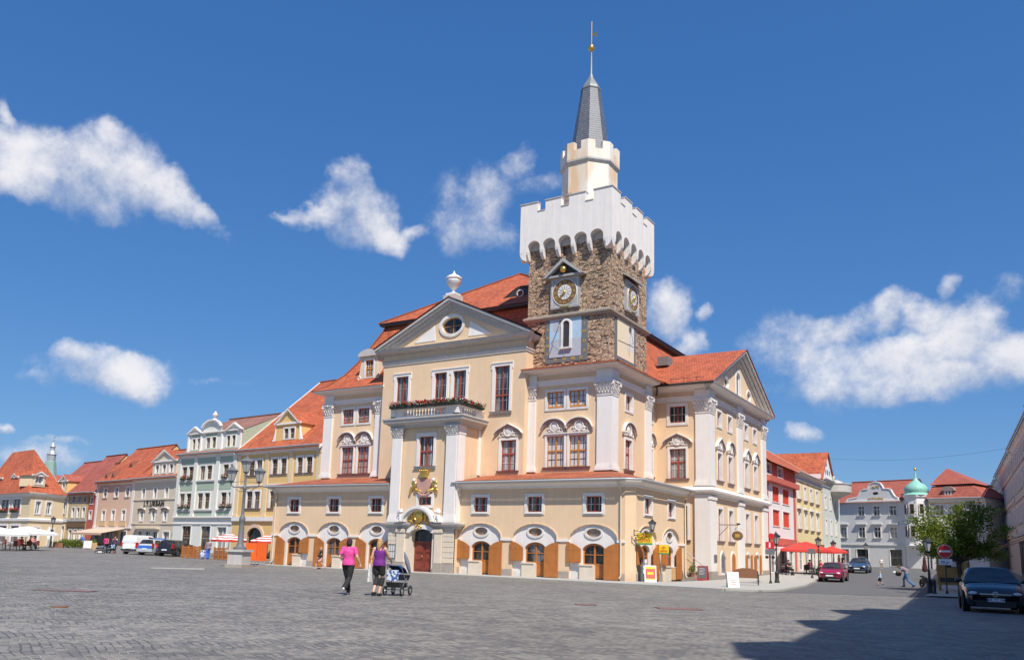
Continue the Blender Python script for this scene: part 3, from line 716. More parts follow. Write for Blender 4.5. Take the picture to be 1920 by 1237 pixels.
# ---- arcade range, front
wins_l = [-28.54, -24.29, -20.05]; wins_r = [-10.75, -6.5, -2.2]
arch = [(-28.4, 1.62, 0), (-24.18, 1.62, 0), (-19.95, 1.62, 0), (-10.68, 1.67, 1), (-6.44, 1.67, 1), (-2.22, 1.67, 1)]
def arcade_wall(F, u0, u1, wn, ar):
    ops = [op(c - .56, c + .56, 4.17, 5.17) for c in wn] + [('a', c - h, c + h, -.5, 3.4, 2.42) for c, h, m in ar]
    mb = MB(); wall(mb, u0, u1, -.5, 6.0, ops, .16); P('arcade_wall', mb, M['cream'], F)
    for c in wn:
        window(TH, F, c - .56, c + .56, 4.17, 5.17, sw=.2, dep=.24, sash='redwood', bars=(2, 2), gl=random.choice(('gl', 'gld')), pr=.04)
        mb = MB(); mb.box(c - .66, c + .66, -.1, 0, 4.06, 4.11); P('sill', mb, M['white'], F)
    for i, (c, h, m) in enumerate(ar):
        mb = MB(); dw = .8
        wall(mb, c - h - .05, c + h + .05, -.5, 3.45, [('a', c - dw, c + dw, -.5, 2.22, 1.75), ('e', c - .52, c + .52, 2.6, 3.14)], .22, y=.12)
        P('arch_field', mb, M['white'], F)
        mb = MB(); ol = outline('a', c - h, c + h, 0, 3.4, 0, 2.42)[2:]
        for k in range(len(ol) - 1):
            a, b = ol[k], ol[k+1]
            mb.hexa([(b[0], -.045, b[1]), (a[0], -.045, a[1]), (a[0], .02, a[1]), (b[0], .02, b[1]), (b[0] + (b[0]-c)*.035, -.045, b[1] + .06), (a[0] + (a[0]-c)*.035, -.045, a[1] + .06), (a[0] + (a[0]-c)*.035, .02, a[1] + .06), (b[0] + (b[0]-c)*.035, .02, b[1] + .06)])
        P('arch_moulding', mb, M['cream'], F)
        window(TH, F @ Matrix.Translation((0, .12, 0)), c - .52, c + .52, 2.6, 3.14, k='e', sw=.14, pr=.06, dep=.14, mull=1, gl='glc', sash='orangewood')
        # shop door in the arch: frame, leaf, glazing, stone counter
        F2 = F @ Matrix.Translation((c, .34, 0))
        mb = MB(); ol = outline('a', -dw, dw, 0, 2.22, 0, 1.75)
        sg = 1 if m else -1
        mb.box(-dw, -dw + .09, -.06, 0, 0, 1.8); mb.box(dw - .09, dw, -.06, 0, 0, 1.8); mb.box(-.06, .06, -.07, 0, 0, 2.15)
        mb.box(-dw, dw, -.05, 0, .86, .96); mb.box(-dw, dw, -.045, 0, 1.48, 1.53)
        x0, x1 = (.06, dw - .09) if m else (-dw + .09, -.06)
        mb.box(x0, x1, -.04, 0, .08, .86); mb.box(x0 + .1, x1 - .1, -.06, -.03, .2, .74)
        for k in range(2, len(ol) - 1):
            a, b = ol[k], ol[k+1]
            mb.hexa([(b[0]*.87, -.05, b[1] - .12), (a[0]*.87, -.05, a[1] - .12), (a[0]*.87, 0, a[1] - .12), (b[0]*.87, 0, b[1] - .12), (b[0], -.05, b[1]), (a[0], -.05, a[1]), (a[0], 0, a[1]), (b[0], 0, b[1])])
        d = P('shop_door', mb, M['shutter'], F2)
        mb = MB(); facep(mb, ol, .0); add('pane', mb, M['gl' if i % 2 else 'gld'], d, F2 @ Matrix.Translation((0, -.004, 0)))
        mb = MB(); mb.box(c - (.92 if m else -.05), c - (-.05 if m else -.92), -.02, .3, -.4, .82); mb.box(c - (1.0 if m else -.02), c - (-.0 if m else -1.0), -.07, .3, .82, .9)
        P('stone_counter', mb, M['sandstone'], F)
        # open leaves folded back on the wall: one full height, one half height
        for sgn, tall in ((-1, not m), (1, m)):
            wv = 1.0; xa = c + sgn*dw; z0 = .02 if tall else .98
            mb = MB(); n = 7
            top = [(xa + sgn*wv*k/n, 1.86 + .36*sin(pi/2*min(1, k/n*1.15))) for k in range(n + 1)]
            pts = [(xa, z0)] + top + [(xa + sgn*wv, z0)]
            pts = pts if sgn < 0 else pts[::-1]
            mb.prism([(p[0], p[1]) for p in pts], -.125, -.07)
            for k in range(1, 6): 
                x = xa + sgn*wv*k/6; mb.box(x - .008, x + .008, -.131, -.12, z0 + .03, 1.8)
            mb.box(xa + sgn*.04, xa + sgn*(wv - .04), -.133, -.12, 1.0, 1.06); mb.box(xa + sgn*.04, xa + sgn*(wv - .04), -.133, -.12, 1.74, 1.8)
            P('shutter', mb, M['shutter'], F)
    mb = MB(); edges = sorted([u0, u1] + sum([[c - h, c + h] for c, h, m in ar], []))
    for k in range(0, len(edges) - 1, 2):
        a, b = edges[k], edges[k+1]
        if b - a > .1:
            mb = MB(); mb.box(a + .005, b - .005, -.035, .0, -.45, .42); P('pier_plinth', mb, M['plinth'], F)
            mb = MB(); mb.box(a - .02, b + .02, -.075, .05, 2.28, 2.44); P('impost', mb, M['white'], F)
arcade_wall(FA(0), -30.85, -18.2, wins_l, arch[:3])
arcade_wall(FA(0), -12.6, -.05, wins_r, arch[3:])
arcade_wall(FB(.5), .4, 9.0, [2.33, 6.46], [(2.17, 1.6, 1), (6.36, 1.6, 1)])
mb = MB(); mb.poly([(-.05, 0, -.5), (.5, .4, -.5), (.5, .4, 6), (-.05, 0, 6)]); P('arcade_corner_wall', mb, M['cream']); mb = MB(); mb.poly([(-30.85, 9, -.5), (-30.85, 0, -.5), (-30.85, 0, 6), (-30.85, 9, 6)]); P('arcade_end_wall', mb, M['cream']); mb = MB(); mb.poly([(.5, 9, -.5), (-3, 9, -.5), (-3, 9, 6.6), (.5, 9, 6.0)])
P('arcade_end_wall', mb, M['cream'])
EAVE = [(.0, 5.72), (.06, 5.74), (.08, 5.86), (.3, 5.98), (.42, 6.02), (.46, 6.12), (.46, 6.2), (0, 6.2)]
mb = MB(); mold(mb, [(-30.85, 9), (-30.85, 0), (-18.25, 0)], EAVE); mold(mb, [(-12.55, 0), (-.05, 0), (.5, .4), (.5, 9.05)], EAVE); P('eaves_cornice', mb, M['white'])
# low tiled roof over the arcade with its gutter
mb = MB(); E0 = 6.22
def arc_roof(pts): roofpoly(mb, pts)
arc_roof([(-31.4, -.55, E0), (-18.3, -.55, E0), (-18.3, 3.1, 7.07), (-28.7, 3.1, 7.07)])
arc_roof([(-31.4, 9.5, E0), (-31.4, -.55, E0), (-28.7, 3.1, 7.07), (-28.7, 9.5, 7.07)])
arc_roof([(-12.75, -.55, E0), (.1, -.55, E0), (-2.4, 3.1, 7.07), (-11.6, 3.1, 7.07)])
arc_roof([(.1, -.55, E0), (1.05, .2, E0), (-2.4, 3.1, 7.07)])
arc_roof([(1.05, .2, E0), (1.05, 9.4, E0), (-2.4, 9.4, 7.07), (-2.4, 3.1, 7.07)])
rf = P('arcade_roof', mb, M['arctile'])
mb = MB()
for (a, b) in (((-31.4, -.55), (-18.35, -.55)), ((-12.75, -.55), (.1, -.55))):
    x = a[0]
    while x < b[0]:
        mb.hexa([(x, -.6, E0 - .03), (x + .17, -.6, E0 - .03), (x + .17, -.3, E0 + .03), (x, -.3, E0 + .03), (x + .02, -.6, E0 + .03), (x + .15, -.6, E0 + .03), (x + .15, -.3, E0 + .09), (x + .02, -.3, E0 + .09)]); x += .21
add('eave_tiles', mb, M['arctile'], rf, Matrix.Identity(4))
mb = MB()
for pth in ([(-31.45, -.66, 6.16), (-18.4, -.66, 6.14)], [(-12.8, -.66, 6.14), (.14, -.66, 6.16), (1.12, .12, 6.16), (1.12, 9.4, 6.14)]): mb.tube(pth, .075, 8)
P('gutter', mb, M['zinc'], smooth=50)
for (x, y, dx, dy) in ((-.3, -.1, 0, -.5), (.62, 8.9, .45, 0), (-30.5, -.1, 0, -.5)):
    mb = MB(); mb.tube([(x + dx, y + dy, 6.1), (x + dx*.9, y + dy*.9, 5.9), (x + dx*.1, y + dy*.1, 5.5), (x, y, 5.3), (x, y, .3), (x + dx*.2, y + dy*.3, .12)], .06, 8); P('downpipe', mb, M['pipe'], smooth=50)
# ---- upper front: left wing and tower base share one design
HD2 = dict(sill=(.2, .16, .12, 'taupe'), sw=.14, dep=.22, mull=2, tr=.56)
def bay_front(F, xl, xr, op1, op2, attic, sash, gl, barm, capw, barw=.014):
    """upper wall between two pilasters with a coupled window under two arched hoods and an attic window"""
    ops = [op(a, b, 7.42, 9.6) for a, b in (op1, op2)] + [op(a, b, 11.55, 12.76) for a, b in attic]
    mb = MB(); wall(mb, xl, xr, 6.4, 13.3, ops, .22); P('upper_wall', mb, M['cream'], F)
    for a, b in (op1, op2): window(TH, F, a, b, 7.42, 9.6, sw=.13, dep=.18, mull=2, tr=.52, bars=(2, 4), sash=sash, gl=gl, barm=barm, barw=barw, sill=(.2, .16, .16, 'taupe'))
    for a, b in attic: window(TH, F, a, b, 11.55, 12.76, sw=.16, dep=.18, mull=2, tr=.1, bars=(2, 3), sash=sash, gl=gl, barm=barm, barw=barw)
    c = (op1[0] + op2[1])/2; W_ = (op2[1] - op1[0] + .75)/2
    F3 = F @ Matrix.Translation((c, 0, 10.2))
    h_ = add('hood', hood_mesh('arch', W_, .66, .34, .26, 2), [M['taupe'], M['white']], TH, F3)
    add('stucco_ornament', cartouche_mesh(1.6, .9, 2, W_).mesh('stucco', [M['white']], 50), None, h_, F @ Matrix.Translation((c, -.01, 9.78)))
    mb = MB(); mb.box(op1[0] - .2, op2[1] + .2, -.12, 0, 9.73, 9.8); P('window_lintel', mb, M['white'], F)
bay_front(FA(3), -28.75, -21.6, (-26.62, -25.35), (-24.92, -23.68), [(-26.75, -25.55), (-25.1, -23.85)], 'redwood', 'glc', 'redwood', 1)
bay_front(FA(3), -9.2, -2.46, (-7.36, -5.96), (-5.6, -4.2), [(-7.4, -6.03), (-5.66, -4.3)], 'orangewood', 'glp', 'iron', .9)
pilaster(TH, FA(3), -28.75, -27.8, 7.1, 13.25); pilaster(TH, FA(3), -23.15, -22.45, 7.1, 13.25)
pilaster(TH, FA(3), -9.1, -8.28, 7.1, 13.25); pilaster(TH, FA(3), -3.43, -2.326, 7.1, 13.25)
mb = MB(); B2 = FB(-2.46)
wall(mb, 3.0, 10.05, 6.4, 13.3, [op(5.4, 6.55, 7.42, 9.5), op(5.45, 6.6, 11.6, 12.7)], .25); P('upper_wall', mb, M['cream'], B2)
pilaster(TH, B2, 3.0 - .134, 3.95, 7.1, 13.25); pilaster(TH, B2, 8.95, 10.0, 7.1, 13.25)
ONE = dict(sw=.16, dep=.24, mull=2, tr=.55, bars=(2, 4), sill=(.2, .16, .12, 'taupe'), gl='glc', hood=('arch', 2.1, .55, .72))
PEAK = dict(ONE, hood=('peak', 2.2, .55, .66))
window(TH, B2, 5.4, 6.55, 7.42, 9.5, **ONE); window(TH, B2, 5.45, 6.6, 11.6, 12.7, sw=.17, dep=.26, bars=(2, 2), gl='glc')
# rear recess between tower block and side wing, other outer walls
mb = MB(); wall(mb, 10.05, 12.3, -.5, 14.2, [op(10.75, 11.55, 7.42, 9.5), op(10.75, 11.55, 11.6, 12.7)], .2); P('upper_wall', mb, M['cream'], FB(-2.9))
window(TH, FB(-2.9), 10.75, 11.55, 7.42, 9.5, **dict(ONE, hood=('arch', 1.5, .55, .7))); window(TH, FB(-2.9), 10.75, 11.55, 11.6, 12.7, sw=.15)
mb = MB()
for q in ([(-28.75, 34, -.5), (-28.75, 3, -.5), (-28.75, 3, 14.2), (-28.75, 34, 14.2)], [(-2.46, 34, -.5), (-28.75, 34, -.5), (-28.75, 34, 14.2), (-2.46, 34, 14.2)], [(-2.46, 28, -.5), (-2.46, 34, -.5), (-2.46, 34, 14.2), (-2.46, 28, 14.2)], [(-2.46, 10.05, 6), (-3.5, 10.05, 6), (-3.5, 10.05, 14.2), (-2.46, 10.05, 14.2)]): mb.poly(q)
P('rear_wall', mb, M['cream'])
# main entablature: architrave, frieze and cornice
ARCH = [(0, 13.2), (.05, 13.22), (.05, 13.36), (.09, 13.38), (.09, 13.54), (.15, 13.58), (.0, 13.6)]
CORN = [(0, 13.96), (.08, 13.98), (.12, 14.06), (.3, 14.12), (.55, 14.16), (.78, 14.2), (.82, 14.3), (.88, 14.34), (.0, 14.36)]
paths = ([(-28.75, 33), (-28.75, 3), (-21.9, 3)], [(-9.0, 3), (-2.46, 3), (-2.46, 10.05)], [(-2.9, 12.3), (1.25, 12.3), (1.25, 28.2), (-3, 28.2)])
mb = MB()
for p_ in paths: mold(mb, p_, ARCH); mold(mb, p_, CORN)
P('entablature', mb, M['white'])
mb = MB()
for p_ in paths: mold(mb, p_, [(.0, 13.58), (.012, 13.58), (.012, 13.99), (.0, 13.99)])
P('frieze', mb, M['cream'])
mb = MB()
for F, a, b in ((FA(3), -28.78, -27.75), (FA(3), -9.12, -8.2), (FA(3), -3.5, -2.3), (FA(12.3), .2, 1.4)): 
    n0 = len(mb.v); mb.box(a, b, -.16, 0, 13.22, 14.02); mb.xf(F, n0); P('frieze_block', mb, M['white']); mb = MB()
for a, b in ((2.85, 4.0), (8.9, 10.0)):
    n0 = len(mb.v); mb.box(a, b, -.164, 0, 13.215, 14.015); mb.xf(FB(-2.46), n0); P('frieze_block', mb, M['white']); mb = MB()
for a, b in ((12.15, 13.45), (19.5, 20.9), (26.95, 28.3)):
    n0 = len(mb.v); mb.box(a, b, -.164, 0, 13.215, 14.015); mb.xf(FB(1.25), n0); P('frieze_block', mb, M['white']); mb = MB()
# tile edge on the tower block and its little hipped roof behind the parapet
mb = MB()
roofpoly(mb, [(-9.1, 2.05, 14.38), (-1.5, 2.05, 14.38), (-2.8, 3.45, 14.56), (-9.1, 3.45, 14.56)]); roofpoly(mb, [(-1.5, 2.05, 14.38), (-1.5, 10.6, 14.38), (-2.8, 10.2, 14.56), (-2.8, 3.45, 14.56)])
mb.box(-9.1, -1.5, 2.05, 2.2, 14.3, 14.365); mb.box(-1.6, -1.49, 2.05, 10.6, 14.3, 14.367)
P('tile_apron', mb, M['roof'])
# ---- centre block with the pediment
F = FA(2.3); hp = dict(sw=.2, ear=.08, dep=.2, mull=2, pr=.06, tr=.36, bars=(2, 4), gl='gl', barm='zinc')
mb = MB(); wo_ = [op(-20.62, -19.4, 11.0, 14.85), op(-16.88, -15.72, 11.0, 14.85), op(-15.14, -13.95, 11.0, 14.85), op(-11.42, -10.12, 11.5, 14.85), op(-10.72, -9.42, 7.2, 9.38)]
wall(mb, -22.0, -8.83, 6.4, 15.8, wo_, .2); P('upper_wall', mb, M['cream'], F)
for o in wo_[:4]: window(TH, F, o[1] + .015, o[2] - .015, o[3] + .015, o[4] - .015, **dict(hp, sill=(.2, .2, .1, 'trimgrey') if o is wo_[3] else None))
window(TH, F, -10.72, -9.42, 7.2, 9.38, **PEAK)
for sx in (-22.0, -8.83):
    mb = MB(); mb.poly([(sx, 2.3, 6.4), (sx, 6.5, 6.4), (sx, 6.5, 17), (sx, 2.3, 17)]); P('upper_wall', mb, M['cream'])
PED = [(0, 15.78), (.06, 15.8), (.06, 15.95), (.11, 15.97), (.11, 16.12), (.16, 16.16), (.02, 16.18), (.02, 16.62), (.1, 16.66), (.3, 16.74), (.46, 16.78), (.55, 16.92), (.6, 17.02), (.0, 17.04)]
mb = MB(); mold(mb, [(-22, 6), (-22, 2.3), (-8.83, 2.3), (-8.83, 6)], PED, 0); P('pediment_cornice', mb, M['trimgrey'])
mb = MB(); mold(mb, [(-22, 6), (-22, 2.3), (-8.83, 2.3), (-8.83, 6)], [(.0, 16.18), (.035, 16.2), (.035, 16.6), (.0, 16.62)]); P('frieze', mb, M['cream'])
def gable(F, ul, ur, zb, uc, za, pr, th, holes, panels, zmat='trimgrey'):
    """triangular pediment: tympanum with openings and two raking cornices"""
    mb = MB(); k = (za - zb)/(uc - ul)
    us = sorted({ul + .3, uc, ur - .3} | {h[1] for h in holes} | {h[2] for h in holes})
    def top(u): return zb + (za - zb)*(1 - abs(u - uc)/((uc - ul) if u < uc else (ur - uc)))
    for i in range(len(us) - 1):
        a, b = us[i], us[i+1]; hs = sorted([h for h in holes if h[1] < (a + b)/2 < h[2]], key=lambda h: h[3])
        lo = [zb, zb]
        for h in hs:
            facep(mb, [(a, lo[0]), (b, lo[1]), (b, h[3]), (a, h[3])], 0); lo = [h[4], h[4]]
        facep(mb, [(a, lo[0]), (b, lo[1]), (b, max(top(b), lo[1])), (a, max(top(a), lo[0]))], 0)
    for h in holes:
        m2 = MB(); wall(m2, h[1], h[2], h[3], h[4], [h], .2)
        b0 = len(mb.v); mb.v += m2.v; mb.f += [tuple(i + b0 for i in f) for f in m2.f]; mb.m += m2.m
    P('tympanum', mb, M['cream'], F)
    mb = MB()
    for sg, ue in ((-1, ul), (1, ur)):
        d = Vector((uc - ue, 0, za - zb)).normalized(); nn = Vector((-d.z*sg*-1 if False else (d.z if d.x < 0 else -d.z), 0, abs(d.x)))
        a = Vector((ue - d.x*.0, 0, zb)); c = Vector((uc, 0, za))
        for (p0, p1, t0, t1) in ((.0, pr, -.02, .14), (.0, pr*.82, -.18, -.02), (.0, pr*.45, -.38, -.18), (.0, pr*.16, -th, -.38)):
            q = [a + nn*t0, c + Vector((0, 0, t0/nn.z)), c + Vector((0, 0, t1/nn.z)), a + nn*t1]
            mb.prism([(v.x, v.z) for v in (q if sg < 0 else q[::-1])], -p1, p0 + .02)
    P('raking_cornice', mb, M[zmat], F)
gable(F, -22.6, -8.23, 17.0, -15.42, 20.35, .6, .62, [('e', -16.4, -14.44, 17.75, 19.12)], [])
window(TH, F, -16.38, -14.46, 17.77, 19.1, k='e', sw=.24, pr=.09, dep=.2, mull=1, gl='gld', sash='orangewood')
mb = MB(); mb.prism([(-19.0, 17.42), (-16.95, 17.42), (-17.1, 18.62)], -.04, .01); P('stucco_panel', mb, M['white'], F); mb = MB(); mb.prism([(-13.9, 17.42), (-11.85, 17.42), (-13.75, 18.62)], -.04, .01); P('stucco_panel', mb, M['white'], F)
mb = MB(); roofpoly(mb, [(-22.75, 9, 17.18), (-22.75, 1.62, 17.18), (-15.42, 1.62, 20.6), (-15.42, 9, 20.6)]); roofpoly(mb, [(-8.09, 1.62, 17.18), (-8.09, 9, 17.18), (-15.42, 9, 20.6), (-15.42, 1.62, 20.6)])
P('pediment_roof', mb, M['roof'])
mb = MB(); mb.box(-16.0, -14.85, 1.75, 2.75, 20.2, 20.75); mb.box(-15.85, -15.0, 1.85, 2.65, 20.75, 20.92, 1)
mb.lathe([(.3, 0), (.3, .06), (.12, .12), (.1, .3), (.16, .36), (.4, .62), (.56, .86), (.6, 1.0), (.52, 1.06), (.5, 1.16), (.62, 1.22), (.6, 1.3), (.4, 1.44), (.26, 1.52), (.14, 1.56), (.1, 1.64), (.02, 1.86)], 16, (-15.42, 2.25, 20.92), 1)
P('urn', mb, [M['trimgrey'], M['white']], smooth=40)
# ---- portico with balcony
F = FA(-.5); YB_ = 2.8
mb = MB(); po = [op(-15.98, -14.68, 7.4, 9.54), op(-15.84, -14.66, 4.62, 5.22)]
wall(mb, -18.3, -12.5, 3.3, 10.3, po, .22, y=.12); P('portico_wall', mb, M['cream'], F)
window(TH, F @ FA(.12), -15.98, -14.68, 7.4, 9.54, sw=.2, ear=.06, dep=.2, tr=.5, bars=(2, 2), sill=(.22, .2, .12, 'trimgrey'), gl='gl')
window(TH, F @ FA(.12), -15.84, -14.66, 4.62, 5.22, sw=.2, dep=.2, mull=2, gl='gl')
pilaster(TH, F, -18.28, -17.42, 3.42, 10.2, .12, .62, .5); pilaster(TH, F, -13.42, -12.53, 3.42, 10.2, .12, .62, .5)
for sx, sg in ((-18.3, -1), (-12.5, 1)):
    mb = MB(); mb.poly([(sx, -.4, -.4), (sx, 2.3, -.4), (sx, 2.3, 10.3), (sx, -.4, 10.3)]); P('portico_side_wall', mb, M['cream'])
    mb = MB(); x0, x1 = (sx, sx + .08) if sg > 0 else (sx - .08, sx)
    mb.box(x0, x1, -.5, .3, 3.42, 9.6); mb.box(x0 - .03, x1 + .03, -.55, .36, 9.6, 10.2); mb.box(x0, x1, 2.0, 2.3, 6.9, 10.2); P('side_pilaster', mb, M['white'])
SL = [(0, 10.2), (.12, 10.24), (.14, 10.36), (.36, 10.5), (.5, 10.56), (.54, 10.74), (.6, 10.8), (.6, 10.9), (0, 10.95)]
mb = MB(); mold(mb, [(-18.4, 2.3), (-18.4, -.5), (-12.4, -.5), (-12.4, 2.3)], SL); mb.box(-18.4, -12.4, -.5, 2.3, 10.86, 10.94); bal = P('balcony', mb, M['trimgrey'])
mb = MB(); yb = -.78
for x in (-18.45, -12.85): mb.box(x, x + .5, yb, yb + .42, 10.95, 11.56)
mb.box(-18.5, -12.3, yb - .04, yb + .46, 11.56, 11.7); mb.box(-18.45, -12.35, yb, yb + .42, 10.95, 11.05)
mb.box(-17.95, -17.3, yb + .06, yb + .36, 11.05, 11.56); mb.box(-13.5, -12.85, yb + .06, yb + .36, 11.05, 11.56)
for x in (-18.5, -12.76):
    mb.box(x, x + .46, yb + .46, 2.3, 11.56, 11.7); mb.box(x + .04, x + .42, yb + .42, 2.3, 10.95, 11.05); mb.box(x + .04, x + .42, 1.4, 2.3, 11.05, 11.56)
add('railing', mb, M['white'], bal, Matrix.Identity(4))
bal_prof = [(.075, 0), (.075, .04), (.05, .06), (.085, .14), (.095, .2), (.06, .34), (.045, .42), (.06, .46), (.07, .51)]
bm_ = MB().lathe(bal_prof, 8).mesh('baluster', [M['white']], 40)
for i in range(14): link('baluster', bm_, bal, T(-17.15 + i*.27, yb + .21, 11.05))
for i in range(6): link('baluster', bm_, bal, T(-12.53, -.15 + i*.28, 11.05)); link('baluster', bm_, bal, T(-18.27, -.15 + i*.28, 11.05))
# portal: rusticated sandstone, door, broken segmental pediment
mb = MB(); wall(mb, -18.3, -12.5, -.4, 3.35, [('a', -16.2, -14.38, -.4, 2.95, 2.68)], .5); P('portal_wall', mb, M['sandstone'], F)
mb = MB()
for x0, x1 in ((-18.28, -17.5), (-13.4, -12.52)):
    for k in range(6): mb.box(x0, x1, -.06, 0, .66 + k*.36, .66 + k*.36 + .33)
    mb.box(x0 - .04, x1 + .04, -.09, .02, -.35, .62, 1); P('portal_pier', mb, [M['sandstone'], M['plinth']], F); mb = MB()
for x0, x1 in ((-17.45, -16.75), (-14.07, -13.45)):
    mb.box(x0, x1, -.16, 0, .62, 2.7); mb.box(x0 - .05, x1 + .05, -.22, .02, -.35, .6, 1); mb.box(x0 - .05, x1 + .05, -.22, .02, 2.7, 2.95)
    mb.ring(((x0 + x1)/2 - .2, -.2, 2.82), .07, .035, 10, 5); mb.ring(((x0 + x1)/2 + .2, -.2, 2.82), .07, .035, 10, 5); P('portal_pier', mb, [M['sandstone'], M['plinth']], F); mb = MB()
ENT = [(0, 2.98), (.1, 3.0), (.1, 3.12), (.24, 3.2), (.34, 3.24), (.36, 3.36), (0, 3.42)]
mb = MB()
for a, b in ((-18.45, -16.6), (-14.0, -12.3)):
    mold(mb, [(a, .1), (a, -.5), (b, -.5), (b, .1)], ENT); P('portal_entablature', mb, M['trimgrey']); mb = MB()
mb = MB(); n = 14
for i in range(n):
    a0, a1 = pi*.04 + pi*.92*i/n, pi*.04 + pi*.92*(i+1)/n; c = -15.45
    def pt(a, rr): return (c + 1.45*rr*cos(a), 3.3 + 1.22*rr*sin(a))
    q = [pt(a0, .86), pt(a0, 1.0), pt(a1, 1.0), pt(a1, .86)]
    mb.prism(q, -.55, .0)
    q = [pt(a0, .74), pt(a0, .86), pt(a1, .86), pt(a1, .74)]; mb.prism(q, -.38, .0)
mb2 = MB()
for i in range(10):
    a0, a1 = pi*i/10, pi*(i+1)/10; c = -15.29
    def p2(a, rr): return (c + rr*cos(a), 2.68 + (rr - .63)*sin(a)*.95)
    mb2.prism([p2(a0, .92), p2(a0, 1.25), p2(a1, 1.25), p2(a1, .92)], -.2, .0)
P('arched_pediment', mb, M['white'], F); P('door_arch', mb2, M['white'], F)
mb = MB(); facep(mb, outline('a', -16.8, -14.1, 3.0, 4.5, 0, 3.2), -.02); P('portal_tympanum', mb, M['cream'], F)
rnd = random.Random(5); mb = MB()                                     # gilded cartouche with acanthus scrolls
mb.ball((-15.45, -.25, 3.85), (.3, .14, .36), 12, 8); mb.ring((-15.45, -.3, 3.85), .34, .07, 16, 6, sz=1.15)
for k in range(46):
    a = rnd.uniform(0, pi); rr = rnd.uniform(.42, .98); sg = rnd.choice((-1, 1))
    x, z = 1.12*rr*cos(a), .12 + .86*rr*sin(a)
    if k % 3 == 0: mb.ring((-15.45 + x, -.16, 3.3 + z), rnd.uniform(.06, .12), .035, 9, 5)
    else: mb.ball((-15.45 + x, -.14, 3.3 + z), (rnd.uniform(.06, .13), rnd.uniform(.06, .12), rnd.uniform(.05, .12)), 8, 5)
for k in range(8): mb.ball((-15.45 + rnd.uniform(-.3, .3), -.24, 3.14 + rnd.uniform(-.2, .2)), (.09, .08, .08), 8, 5)
P('gilded_cartouche', mb, M['gold'], F, smooth=60)
# oak double door set back in the portal
F4 = F @ FA(.42); mb = MB()
mb.box(-16.2, -14.38, -.02, .05, -.1, 2.0); mb.box(-15.33, -15.25, -.07, 0, 0, 2.0); mb.box(-16.2, -14.38, -.08, 0, 1.98, 2.1)
for a, b in ((-16.1, -15.4), (-15.18, -14.48)):
    for z0, z1 in ((.1, .62), (.78, 1.2), (1.3, 1.9)): mb.box(a, b, -.05, 0, z0, z1); mb.box(a + .1, b - .1, -.075, 0, z0 + .09, z1 - .09)
dr = P('front_door', mb, M['door'], F4)
mb = MB(); facep(mb, outline('a', -16.2, -14.38, 2.1, 2.95, 0, 2.68), 0); add('fanlight', mb, M['gld'], dr, F4)
mb = MB(); mb.box(-15.44, -15.4, -.12, -.06, .98, 1.12); mb.ball((-15.42, -.14, 1.05), .03); add('handle', mb, M['goldp'], dr, F4)
# coat of arms over the portal
F5 = FA(-.38); mb = MB(); mb.prism([(-15.9, 6.5), (-15.95, 6.0), (-15.75, 5.6), (-15.32, 5.42), (-14.9, 5.6), (-14.7, 6.0), (-14.75, 6.5), (-15.05, 6.42), (-15.32, 6.55), (-15.6, 6.42)], -.14, 0)
ca = P('coat_of_arms', mb, simple('armorial', (.52, .3, .24), .6, var=.2), F5, smooth=40)
mb = MB(); mb.lathe([(.3, 0), (.34, .08), (.3, .14), (.36, .3), (.46, .46), (.38, .5), (.2, .4), (.12, .42), (.14, .56), (.03, .62)], 14, (-15.32, -.14, 6.56), sy=.5)
for k in range(5): mb.ball((-15.32 - .36 + .18*k, -.22, 7.06), .065, 8, 5)
add('crown', mb, M['gold'], ca, F5, 50)
for sg in (-1, 1):
    mb = MB(); x = -15.32 + sg*.86
    mb.ball((x, -.16, 6.4), (.13, .1, .13), 10, 6, 1); mb.ball((x + sg*.05, -.1, 6.1), (.24, .1, .28), 10, 6)
    for k in range(7): mb.ball((x + sg*(.14 + .03*k) + rnd.uniform(-.06, .06), -.12, 6.2 - .11*k), (.1, .07, .13), 8, 5, 0 if k != 2 else 1)
    for k in range(5): mb.ring((x - sg*(.12 + .1*k), -.12, 5.72 - .03*k), .09, .04, 9, 5)
    add('supporter', mb, [M['gold'], M['white']], ca, F5, 50)
mb = MB()
for k in range(9): a = pi + pi*k/8; mb.ball((-15.32 + .46*cos(a), -.1, 5.52 + .2*sin(a)), (.12, .08, .1), 8, 5)
add('scroll', mb, M['armorial'], ca, F5, 50)
# two seated stone lions on the portal entablature
def lion(x, sg):
    mb = MB()
    mb.ball((x, -.66, 3.66), (.2, .24, .22), 12, 8); mb.ball((x + sg*.1, -.72, 3.9), (.17, .17, .26), 12, 8); mb.ball((x + sg*.16, -.78, 4.18), (.17, .17, .17), 12, 8)
    mb.ball((x + sg*.24, -.9, 4.14), (.09, .1, .08), 8, 6); mb.ball((x + sg*.08, -.74, 4.12), (.22, .2, .22), 10, 7)
    for dy in (-.14, .1):
        mb.tube([(x + sg*.2, -.76 + dy, 3.95), (x + sg*.24, -.8 + dy, 3.62), (x + sg*.3, -.84 + dy, 3.44)], [.09, .06, .08], 8)
        mb.ball((x - sg*.08, -.66 + dy, 3.52), (.16, .1, .12), 8, 6); mb.ball((x + sg*.1, -.74 + dy*1.2, 4.34), .05, 6, 5)
    mb.tube([(x - sg*.18, -.62, 3.55), (x - sg*.36, -.6, 3.7), (x - sg*.34, -.6, 4.0), (x - sg*.28, -.6, 4.12)], [.04, .035, .03, .05], 6)
    mb.box(x - .3, x + .36, -.95, -.5, 3.4, 3.47)
    P('lion_statue', mb, M['white'], smooth=60)
lion(-17.2, 1); lion(-13.7, -1)
mb = MB(); mb.box(-18.2, -17.55, -.12, -.04, .82, 1.86); nb = P('notice_board', mb, M['irongrey'], F)
mb = MB()
